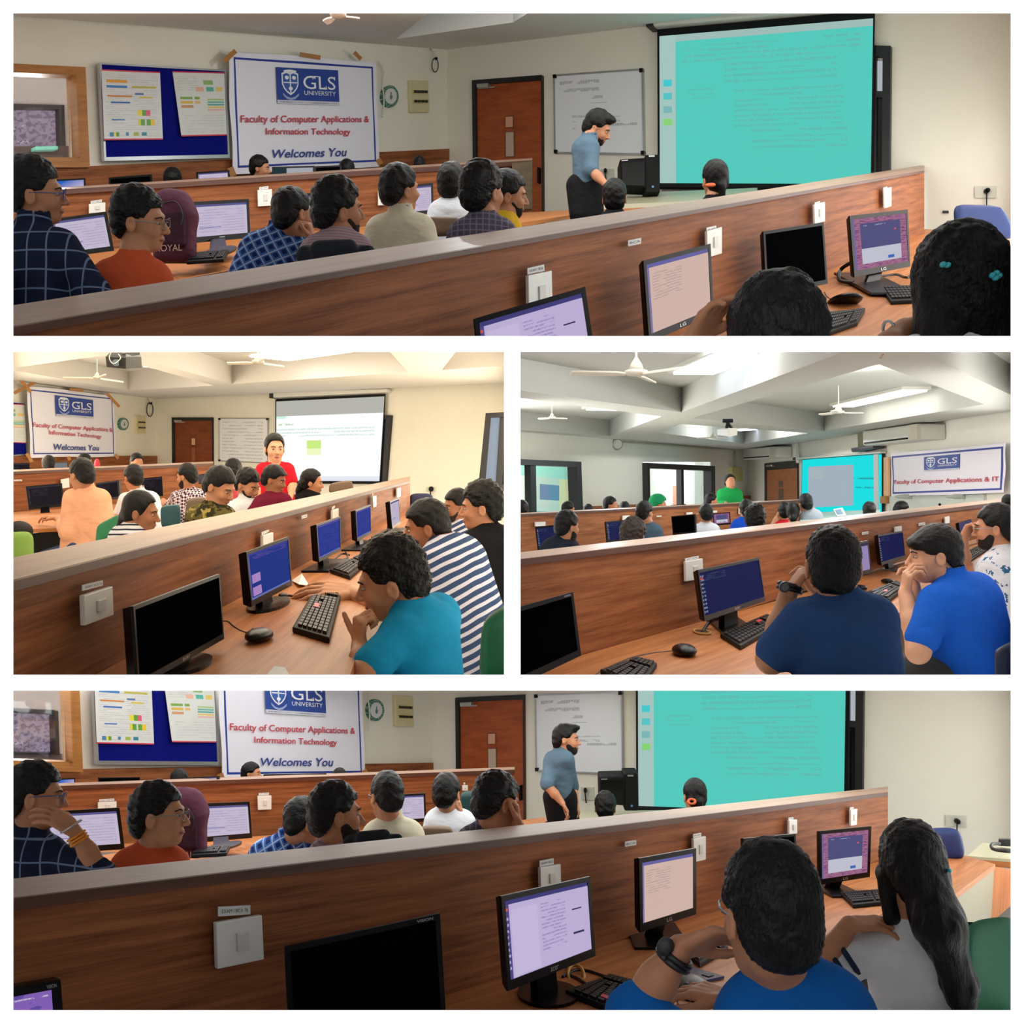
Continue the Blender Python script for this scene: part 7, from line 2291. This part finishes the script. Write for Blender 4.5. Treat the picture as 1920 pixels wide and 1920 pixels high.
# ---------------------------------------------------------------- bottom panel
o = ps(4, 'student in navy check shirt holding his hand to his face, bottom panel', (66, 1496, 118, 82, 4), 'navycheck', sl=(10, 1590, 0.06), sr=(95, 1600, -0.06), base=(30, 1760, 60), glasses=('blue', (52, 84, 150)), amp=0.005, top=0.02, collar=True, torso_r=0.10,
       arms=[dict(side='r', e=(192, 1640, -0.16), w=(138, 1555, -0.16), sleeve=1.15, m=0.95, hd=(-0.62, 0.0, 0.5), hn=(-0.5, 0.7, -0.4), curl=0.35, ts=-1)])
if o:
    d = 500 / 118 - 0.16
    strap(o, 'steel_bangle', P(134, 1549, d), Vector((-0.6, 0, 1)), 0.042, 0.004, M_SILVER)
    for k in range(3):
        strap(o, 'orange_thread', P(143 + 3 * k, 1567 + 5 * k, d), Vector((-0.6, 0, 1)), 0.034, 0.005, mat('thread_orange', (232, 140, 30), 0.6))
ps(4, 'student in orange shirt with thin glasses, bottom panel', (298, 1532, 116, 72, 0), 'orange', sl=(232, 1622, 0.0), sr=(330, 1618, 0.02), base=(275, 1790, 70), glasses=('thin', (150, 150, 150)), amp=0.006, top=0.018, torso_r=0.095, sk='tan')
ps(4, 'student in bright blue check shirt leaning low on a fist, bottom panel', (570, 1540, 84, 125, 6, 14), 'bluecheck', sl=(485, 1598, 0.0), sr=(572, 1584, 0.1), base=(500, 1740, 60), collar=True, top=0.01, torso_r=0.10,
   arms=[dict(side='r', e=(606, 1620, -0.05), w=(604, 1572, -0.08), sleeve=1.2, hd=(-0.4, 0, 1), hn=(-1, 0.2, 0), curl=1.2)])
ps(4, 'bearded student in pinkish shirt with charcoal bag, bottom panel', (630, 1530, 112, 105, 0), 'pink', sl=(600, 1604, 0.0), sr=(688, 1600, 0.05), base=(640, 1760, 66), beard=True, amp=0.005, top=0.02, torso_r=0.095)
ps(4, 'student in cream shirt turned to the left, bottom panel', (724, 1494, 86, 205, 0), 'cream', sl=(698, 1562, 0.0), sr=(776, 1562, 0.06), base=(735, 1680, 54), collar=True, torso_r=0.10, glasses=('thin', (150, 150, 150)))
ps(4, 'student in white shirt seen from behind, bottom panel', (838, 1490, 74, 160, 0), 'white', sl=(812, 1536, 0), sr=(872, 1540, 0.03), base=(840, 1620, 40), torso_r=0.09,
   arms=[dict(side='r', e=(880, 1560, 0.05), w=(866, 1530, 0.02), sleeve=0.8, hd=(-0.2, 0, 1), hn=(-1, 0, 0), curl=0.9)])
ps(4, 'student in grey check shirt with head bowed to the right, bottom panel', (932, 1506, 104, 125, 10), 'greycheck', sl=(876, 1578, 0), sr=(950, 1576, 0.06), base=(915, 1700, 60), torso_r=0.09, amp=0.005, thick=0.016,
   arms=[dict(side='r', e=(985, 1590, 0.0), w=(972, 1548, -0.05), sleeve=0.6, hd=(-0.1, 0, 1), hn=(-1, 0, 0), curl=0.6)])
o = ps(4, 'standing man in blue-grey shirt facing right by the whiteboard, bottom panel', (1062, 1388, 56, 82, 0), 'denim', hair='quiff', sl=(1034, 1424, 0.06), sr=(1062, 1422, -0.08), base=(1048, 1484, 7), beard=True, collar=True, torso_r=0.078, top=0.012,
       arms=[dict(side='l', e=(1026, 1472, -0.15), w=(1054, 1505, -0.2), sleeve=0.95, hd=(0.6, 0, -0.9), hn=(-1, 0, -0.3)), dict(side='r', e=(1072, 1475, 0.1), w=(1080, 1505, 0.0), sleeve=1.0, hd=(0.3, 0, -1), hn=(-1, 0, -0.3))], trousers=(CL['black'], (1050, 1495, 0), (1058, 1550, 0)))
ps(4, 'student with glossy black hair in front of the speaker, bottom panel', (1135, 1515, 58, 180, 0), 'black', sl=(1115, 1560, 0), sr=(1156, 1560, 0), base=(1135, 1610, 26), top=0.01)
o = ps(4, 'girl with hair tied by an orange band before the screen, bottom panel', (1302, 1494, 62, 200, 0), 'black', hair='tied', sl=(1280, 1548, 0), sr=(1326, 1546, 0), base=(1302, 1600, 26), extra_hair=[hcap((0, -0.115, -0.03), (0.0, -0.12, -0.10), 0.026, 0.02)], amp=0.002)
strap(o, 'hair_band', P(1297, 1503, 7.88), Vector((0.1, 0.5, -1)), 0.026, 0.010, mat('scrunchie', (196, 84, 40), 0.7))
o = ps(4, 'nearest student in royal blue shirt with wrist watch, bottom panel', (1442, 1722, 248, 205, 0), 'royal', sl=(1402, 1918, 0.02), sr=(1580, 1900, 0.02), base=(1490, 2050, 60), amp=0.003, top=0.018, thick=0.014, collar=True, glasses=('thin', (150, 150, 150)), torso_r=0.1,
       arms=[dict(side='l', s=(1330, 2000, 0.0), e=(1190, 1900, 0.10), w=(1275, 1778, 0.12), sleeve=1.12, m=1.05, hd=(0.85, 0.1, 0.35), hn=(0.2, -0.5, -0.85), curl=0.5),
             dict(side='l', s=(1430, 1960, 0.2), e=(1410, 1912, 0.7), w=(1366, 1874, 1.3), sleeve=0.5, m=0.9, hd=(-0.8, 0.35, 0.05), hn=(0, 0.2, -1), curl=0.35, hsz=1.35)])
if o:
    d = 500 / 248 + 0.118
    w = P(1262, 1800, d)
    strap(o, 'watch_strap', w, Vector((0.55, 0, 0.85)), 0.034, 0.007, MB)
    strap(o, 'watch_strap', w + Vector((0.005, 0, 0.009)), Vector((0.55, 0, 0.85)), 0.034, 0.007, MB)
    add_obj('watch_case', ellips(P(1248, 1775, d - 0.02), Vector((0.016, 0, 0.010)), Vector((0, 0.012, 0)), Vector((-0.008, 0, 0.016)), 14, 10), M_DKGREY, o, True)
o = ps(4, 'girl in white T-shirt with very long black hair, bottom panel', (1705, 1622, 152, 205, 4), 'tee', hair='long', sl=(1646, 1774, 0.05), sr=(1768, 1762, -0.04), base=(1740, 1990, 40), amp=0.004, top=0.006, thick=0.016, torso_r=0.085,
       extra_hair=[jcap((1715, 1610, -0.05), (1760, 1730, -0.14), 0.075, 0.07, 0.05, 0.004), jcap((1760, 1730, -0.14), (1800, 1850, -0.13), 0.066, 0.045, 0.05, 0.004), jcap((1800, 1850, -0.13), (1812, 1915, -0.12), 0.045, 0.03, 0.04, 0.004), jcap((1660, 1640, 0.0), (1672, 1720, -0.02), 0.03, 0.025, 0.03, 0.003)],
       arms=[dict(side='l', e=(1520, 1838, -0.06), w=(1592, 1734, 0.02), sleeve=0.60, m=1.08, hd=(0.95, 0.05, 0.18), hn=(0, 0.3, -1), curl=0.3)])
if o:
    d = 500 / 152
    for a, b in (((1575, 1772), (1617, 1836)), ((1556, 1785), (1598, 1849))):
        pts = [P(a[0] + (b[0] - a[0]) * k / 8, a[1] + (b[1] - a[1]) * k / 8, d - 0.01 - 0.085 * math.sin(math.pi * k / 8)) for k in range(9)]
        add_obj('sleeve_stripe', tube(pts, 0.0085, 6), CL['navy'], o, True)
    for (u, v) in ((1727, 1624), (1733, 1623), (1780, 1632)):
        add_obj('hair_clip', ellips(P(u, v, d - 0.125), Vector((0.007, 0, 0)), Vector((0, 0.012, 0)), Vector((0, 0, 0.006)), 8, 6), mat('clip_turquoise', (60, 190, 200), 0.35), o, True)
    add_obj('finger_ring', ellips(P(1658, 1712, d + 0.05), Vector((0.006, 0, 0)), Vector((0, 0.006, 0)), Vector((0, 0, 0.006)), 8, 6), M_SILVER, o, True)
for (u, v, hp, yw, lb) in ((337, 1466, 44, 150, 'top of a dark head left of the banner behind the second partition, bottom panel'), (472, 1452, 42, 70, 'boy in profile below the banner behind the second partition, bottom panel'), (636, 1462, 40, 190, 'top of a dark head below the word You, bottom panel'), (766, 1464, 34, 180, 'sliver of dark hair right of the banner, bottom panel')):
    ps(4, lb, (u, v, hp, yw), 'dark', d=WP4B.d(u) + 0.75, hs=(WP4B.d(u) + 0.75) * hp / 500.0)

# ---------------------------------------------------------------- middle left panel
ps(2, 'man in peach shirt typing with his back turned, middle left panel', (153, 892, 60, 215, 12), 'peach', sl=(133, 932, 0.08), sr=(196, 932, 0.0), base=(168, 1030, 36), collar=True, torso_r=0.10,
   arms=[dict(side='l', e=(124, 1000, -0.05), w=(108, 972, 0.35), sleeve=1.6, hd=(-0.7, 0.5, 0.1), hn=(0, 0, -1), curl=0.4)], trousers=(cloth('jeans', (52, 74, 112)), (160, 1035, 0.0), (100, 1050, 0.3)))
ps(2, 'man in white shirt with his back turned, middle left panel', (250, 897, 48, 205, 8), 'white', sl=(234, 936, 0.06), sr=(290, 934, 0.0), base=(268, 1010, 32), collar=True, torso_r=0.105, hair='short',
   arms=[dict(side='l', e=(222, 965, 0.1), w=(226, 985, 0.3), sleeve=1.5)])
ps(2, 'bearded man in dotted shirt turned left, middle left panel', (350, 894, 46, 235, 8), 'dots', sl=(330, 932, 0.1), sr=(382, 928, 0.0), base=(360, 1000, 32), beard=True, torso_r=0.10,
   arms=[dict(side='l', e=(315, 955, 0.2), w=(306, 938, 0.4), sleeve=0.95)])
ps(2, 'student in camouflage shirt looking down, middle left panel', (412, 913, 72, 52, 24), 'camo', sl=(364, 966, 0.05), sr=(428, 968, 0.0), base=(395, 1060, 40), torso_r=0.10, sk='mid')
ps(2, 'bearded student in white shirt looking down, middle left panel', (464, 910, 58, 48, 20), 'white', sl=(436, 952, 0.05), sr=(488, 950, 0.0), base=(460, 1010, 30), beard=True, amp=0.006, top=0.018, collar=True, hair='curly')
ps(2, 'smiling student in maroon and navy T-shirt, middle left panel', (514, 900, 52, 68, 14), 'maroon', hair='fringe', d=8.5, hs=0.884, sl=(488, 942, 0.05), sr=(534, 938, 0.0), base=(510, 1000, 20), sk='dark', amp=0.004,
   arms=[dict(side='l', e=(470, 968, 0.0), w=(480, 985, 0.1), sleeve=0.9), dict(side='r', e=(545, 960, 0.0), w=(545, 975, 0.1), sleeve=0.9)])
ps(2, 'girl in black top with braided hair smiling in profile, middle left panel', (585, 905, 47, 82, 6), 'black', hair='tied', sl=(562, 934, 0.05), sr=(592, 932, 0.0), base=(578, 980, 22), amp=0.003, extra_hair=[hcap((0, -0.105, -0.02), (0.0, -0.125, -0.09), 0.034, 0.026), hcap((0, -0.125, -0.09), (0.0, -0.13, -0.15), 0.028, 0.02)])
ps(2, 'woman in red kurta standing before the screen, middle left panel', (515, 842, 55, 12, 4), 'red', hair='tied', d=10.2, hs=1.122, nbw=0.05, vneck=True, sl=(491, 880, 0), sr=(541, 880, 0), base=(517, 960, 22), sk='light', amp=0.002, torso_r=0.075, thick=0.010,
   arms=[dict(side='l', e=(484, 905, -0.02), w=(483, 932, -0.1), sleeve=0.8, m=0.85, hd=(0, 0, -1), hn=(1, 0, 0), curl=0.2), dict(side='r', e=(548, 905, -0.02), w=(545, 930, -0.12), sleeve=0.8, m=0.85, hd=(0, 0, -1), hn=(-1, 0, 0), curl=0.4)])
ps(2, 'girl in rose top with dark hair behind the white shirt, middle left panel', (438, 884, 44, 150, 10), 'rose', hair='long', sl=(428, 918, 0), sr=(452, 918, 0.05), base=(440, 980, 14), amp=0.004, torso_r=0.07, extra_hair=[hcap((0, -0.08, -0.05), (0.02, -0.09, -0.22), 0.05, 0.03)])
ps(2, 'girl in black and white striped top in profile, middle left panel', (264, 961, 76, 72, 8), 'stripes', hair='tied', sl=(224, 1004, 0.05), sr=(262, 1012, -0.05), base=(238, 1080, 30), amp=0.002, thick=0.009, sk='dark', torso_r=0.085, extra_hair=[hcap((0, -0.10, -0.04), (0.01, -0.11, -0.13), 0.03, 0.025)])
o = ps(2, 'student in turquoise T-shirt in the foreground with thumb raised, middle left panel', (735, 1090, 150, 264, 14), 'teal', hair='curly', sl=(748, 1196, -0.12), sr=(822, 1152, 0.12), base=(800, 1330, 46), amp=0.005, top=0.026, thick=0.012, torso_r=0.088, sk='tan',
       arms=[dict(side='l', e=(684, 1262, -0.24), w=(674, 1210, -0.10), sleeve=0.75, m=1.0, hd=(0.0, 0.15, 1), hn=(0.9, 0.4, 0), curl=1.25, thumb=-0.4, ts=1, hsz=0.95),
             dict(side='r', e=(745, 1150, 0.7), w=(664, 1112, 1.1), sleeve=0.5, m=1.2, hd=(-0.95, 0.05, 0.12), hn=(0, 0.3, -1), curl=0.25, hsz=1.45)])
ps(2, 'student in blue and white striped polo leaning forward, middle left panel', (800, 988, 96, 268, 12), 'bluestripe', sl=(815, 1052, -0.12), sr=(868, 1030, 0.10), base=(885, 1220, 56), torso_r=0.135, hair='short', amp=0.003, sk='dark',
   arms=[dict(side='l', e=(795, 1130, -0.15), w=(800, 1040, 0.05), sleeve=0.7, hd=(0, 0, 1), hn=(1, 0, 0), curl=1.0)])
ps(2, 'laughing bearded man at the far side, middle left panel', (856, 950, 62, 300, 4), 'bluestripe', sl=(848, 995, 0), sr=(895, 995, 0), base=(880, 1060, 26), beard=True, sk='dark',
   arms=[dict(side='l', e=(838, 1005, 0), w=(835, 985, 0), sleeve=0.3)])
ps(2, 'man in black shirt with thick wavy hair at the right edge, middle left panel', (902, 952, 88, 268, 4), 'black', sl=(880, 1018, -0.05), sr=(955, 1008, 0.1), base=(935, 1180, 50), amp=0.007, top=0.02, thick=0.017, torso_r=0.11)
for (u, v, hp, yw, lb) in ((91, 872, 34, 180, 'dark head below the left part of the banner, middle left panel'), (160, 866, 30, 120, 'dark head behind the peach-shirt man, middle left panel'), (257, 868, 34, 20, 'man peering over the second partition, middle left panel')):
    ps(2, lb, (u, v, hp, yw), 'dark', d=WP2B.d(u) + 0.9, hs=(WP2B.d(u) + 0.9) * hp / 500.0)

# ---------------------------------------------------------------- middle right panel
o = ps(3, 'man in slate blue T-shirt with wrist watch seen from behind, middle right panel', (1562, 1062, 150, 186, 6), 'navytee', sl=(1502, 1164, 0.0), sr=(1658, 1154, 0.0), base=(1600, 1350, 52), amp=0.0035, top=0.006, thick=0.008, torso_r=0.092, sk='tan',
       arms=[dict(side='l', e=(1446, 1236, 0.02), w=(1478, 1114, 0.10), sleeve=0.78, m=1.12, hd=(0.55, 0.1, 0.85), hn=(0.8, 0.2, -0.5), curl=1.0),
             dict(side='r', s=(1640, 1160, 0.05), e=(1560, 1210, 0.5), w=(1532, 1120, 0.25), sleeve=0.3, m=1.0, hd=(-0.2, -0.1, 1), hn=(-1, 0, 0), curl=1.0)])
if o:
    d = 500 / 150 + 0.095
    strap(o, 'watch_strap', P(1480, 1106, d), Vector((0.3, 0.1, 1)), 0.036, 0.008, MB)
    strap(o, 'watch_strap', P(1482, 1099, d), Vector((0.3, 0.1, 1)), 0.036, 0.008, MB)
    w = add_obj('watch_case', disc(P(1472, 1101, d - 0.045), Vector((0.017, 0, 0.002)), Vector((0, 0.003, 0.017)), 18, Vector((0, 0.014, 0))), M_DKGREY, o)
    if w:
        add_obj('watch_dial', disc(P(1472, 1101, d - 0.047), Vector((0.012, 0, 0.002)), Vector((0, 0.002, 0.012)), 16), mat('watch_dial', (90, 96, 92), 0.3), w)
ps(3, 'boy in bright blue polo with clasped hands at his mouth, middle right panel', (1752, 1040, 108, 283, 4), 'polo', hair='bowl', sl=(1752, 1128, -0.14), sr=(1838, 1098, 0.12), base=(1850, 1330, 44), torso_r=0.125, sk='light', amp=0.003, top=0.006, collar=True, neck=0.06,
   arms=[dict(side='l', e=(1722, 1222, -0.22), w=(1698, 1112, -0.05), sleeve=0.72, m=1.2, hd=(0.1, 0.0, 1), hn=(0.9, 0.4, 0.1), curl=0.75),
         dict(side='r', s=(1790, 1130, 0.2), e=(1742, 1200, 0.3), w=(1716, 1112, 0.12), sleeve=0.3, m=1.1, hd=(-0.05, 0.0, 1), hn=(-0.8, -0.4, 0.0), curl=0.8)],
   trousers=(cloth('shorts_grey', (64, 64, 62)), (1800, 1250, 0.0), (1715, 1275, -0.1)))
ps(3, 'bearded man in floral shirt at the right edge, middle right panel', (1866, 990, 84, 268, 4), 'floral', sl=(1862, 1060, -0.1), sr=(1910, 1050, 0.1), base=(1895, 1200, 60), torso_r=0.12, beard=True, amp=0.004, glasses=('thin', (150, 150, 150)),
   arms=[dict(side='l', s=(1860, 1060, 0.1), e=(1808, 1075, 0.2), w=(1806, 1010, 0.1), sleeve=0.3, m=1.0, hd=(0.45, 0, 0.9), hn=(0.6, -0.5, -0.3), curl=0.9)])
ps(3, 'bearded student in dark shirt at the left, middle right panel', (1064, 988, 54, 125, 4), 'dark', sl=(1028, 1028, 0), sr=(1072, 1024, 0.1), base=(1045, 1080, 34), torso_r=0.11, beard=True, top=0.015, amp=0.005, thick=0.018)
ps(3, 'head of brown curly hair above the partition, middle right panel', (1188, 1006, 62, 160, 0), 'greyteal', hair='curly', amp=0.008, thick=0.024, haircol=hair_mat('brown_hair', (40, 32, 27)), sl=(1160, 1060, 0), sr=(1210, 1060, 0), base=(1186, 1100, 26))
ps(3, 'student in grey-teal T-shirt turned right, middle right panel', (1209, 962, 42, 145, 0), 'greyteal', sl=(1204, 996, 0), sr=(1232, 994, 0.05), base=(1220, 1050, 22), torso_r=0.095)
ps(3, 'student in white shirt with hand at his head, middle right panel', (1323, 965, 38, 195, 6), 'white', sl=(1304, 994, 0), sr=(1342, 992, 0), base=(1322, 1040, 24), torso_r=0.10,
   arms=[dict(side='l', e=(1291, 1000, 0.05), w=(1304, 976, 0.1), sleeve=0.4, hd=(0.3, 0, 1), hn=(1, 0, 0), curl=0.8)])
ps(3, 'student in vivid blue shirt beside the curly-haired girl, middle right panel', (1399, 957, 38, 195, 4), 'brightblue', sl=(1380, 984, 0), sr=(1412, 984, 0), base=(1392, 1030, 22), torso_r=0.10)
ps(3, 'girl with a big mop of black hair, middle right panel', (1416, 975, 50, 180, 0), 'black', hair='curly', amp=0.009, thick=0.028, sl=(1398, 1015, 0), sr=(1434, 1015, 0), base=(1416, 1050, 20))
ps(3, 'girl in red top with raised hand, middle right panel', (1470, 960, 34, 190, 0), 'red', hair='long', sl=(1460, 985, 0), sr=(1478, 985, 0), base=(1468, 1020, 14), torso_r=0.07,
   arms=[dict(side='l', e=(1450, 985, 0), w=(1461, 963, 0), sleeve=0.3, hd=(0.2, 0, 1), hn=(1, 0, 0))])
ps(3, 'girl with smooth dark hair in a low bun, middle right panel', (1487, 962, 36, 180, 0), 'dark', hair='tied', amp=0.002, sl=(1474, 995, 0), sr=(1500, 995, 0), base=(1487, 1020, 14), extra_hair=[hcap((0, -0.10, -0.05), (0, -0.12, -0.06), 0.05, 0.05)])
ps(3, 'student in grey shirt turned left before the cyan screen, middle right panel', (1510, 945, 36, 205, 4), 'grey', sl=(1510, 966, 0), sr=(1532, 966, 0), base=(1522, 1010, 20), torso_r=0.095)
ps(3, 'dark head in front of the cyan screen edge, middle right panel', (1630, 960, 36, 180, 0), 'dark', sl=(1618, 990, 0), sr=(1644, 990, 0), base=(1630, 1010, 14))
ps(3, 'dark head below the left part of the wide banner, middle right panel', (1690, 957, 32, 100, 20), 'dark', sl=(1678, 985, 0), sr=(1700, 985, 0), base=(1690, 1010, 12))
ps(3, 'dark head above the floral-shirt man at the right edge, middle right panel', (1890, 945, 34, 200, 0), 'dark', d=12.6, hs=0.86, sl=(1880, 975, 0), sr=(1902, 975, 0), base=(1890, 1000, 12))
ps(3, 'man in green kurta standing behind the second partition, middle right panel', (1369, 905, 29, 22, 6), 'green', hair='bald', sl=(1352, 924, 0), sr=(1384, 924, 0), base=(1368, 985, 18), torso_r=0.12, collar=True, amp=0.002,
   arms=[dict(side='l', e=(1347, 946, -0.1), w=(1361, 942, -0.3), sleeve=1.8), dict(side='r', e=(1389, 946, 0), w=(1388, 965, 0), sleeve=1.8)])
o = ps(3, 'person in a bright green turban behind the second partition, middle right panel', (1235, 947, 34, 95, 0), 'dark', d=WP3B.d(1235) + 0.9, hs=(WP3B.d(1235) + 0.9) * 34 / 500, hair='short', amp=0.004, thick=0.03, haircol=cloth('turban_green', (24, 130, 80)))
for (u, v, hp, yw, lb) in ((1066, 956, 30, 120, 'dark head in front of the left window, middle right panel'), (1103, 960, 28, 180, 'low dark head right of the left window, middle right panel'), (1145, 948, 32, 80, 'boy in profile between the two windows, middle right panel'), (1171, 956, 30, 180, 'rounded dark head between the two windows, middle right panel'), (1334, 940, 28, 110, 'dark head left of the green kurta, middle right panel'), (979, 956, 34, 180, 'dark head at the left edge of the left window, middle right panel')):
    dd = WP3B.d(u) + 0.9
    ps(3, lb, (u, v, hp, yw), 'dark', d=dd, hs=dd * hp / 500.0)

for o in bpy.data.objects:
    for k in ('_o', '_h'):
        if k in o:
            del o[k]
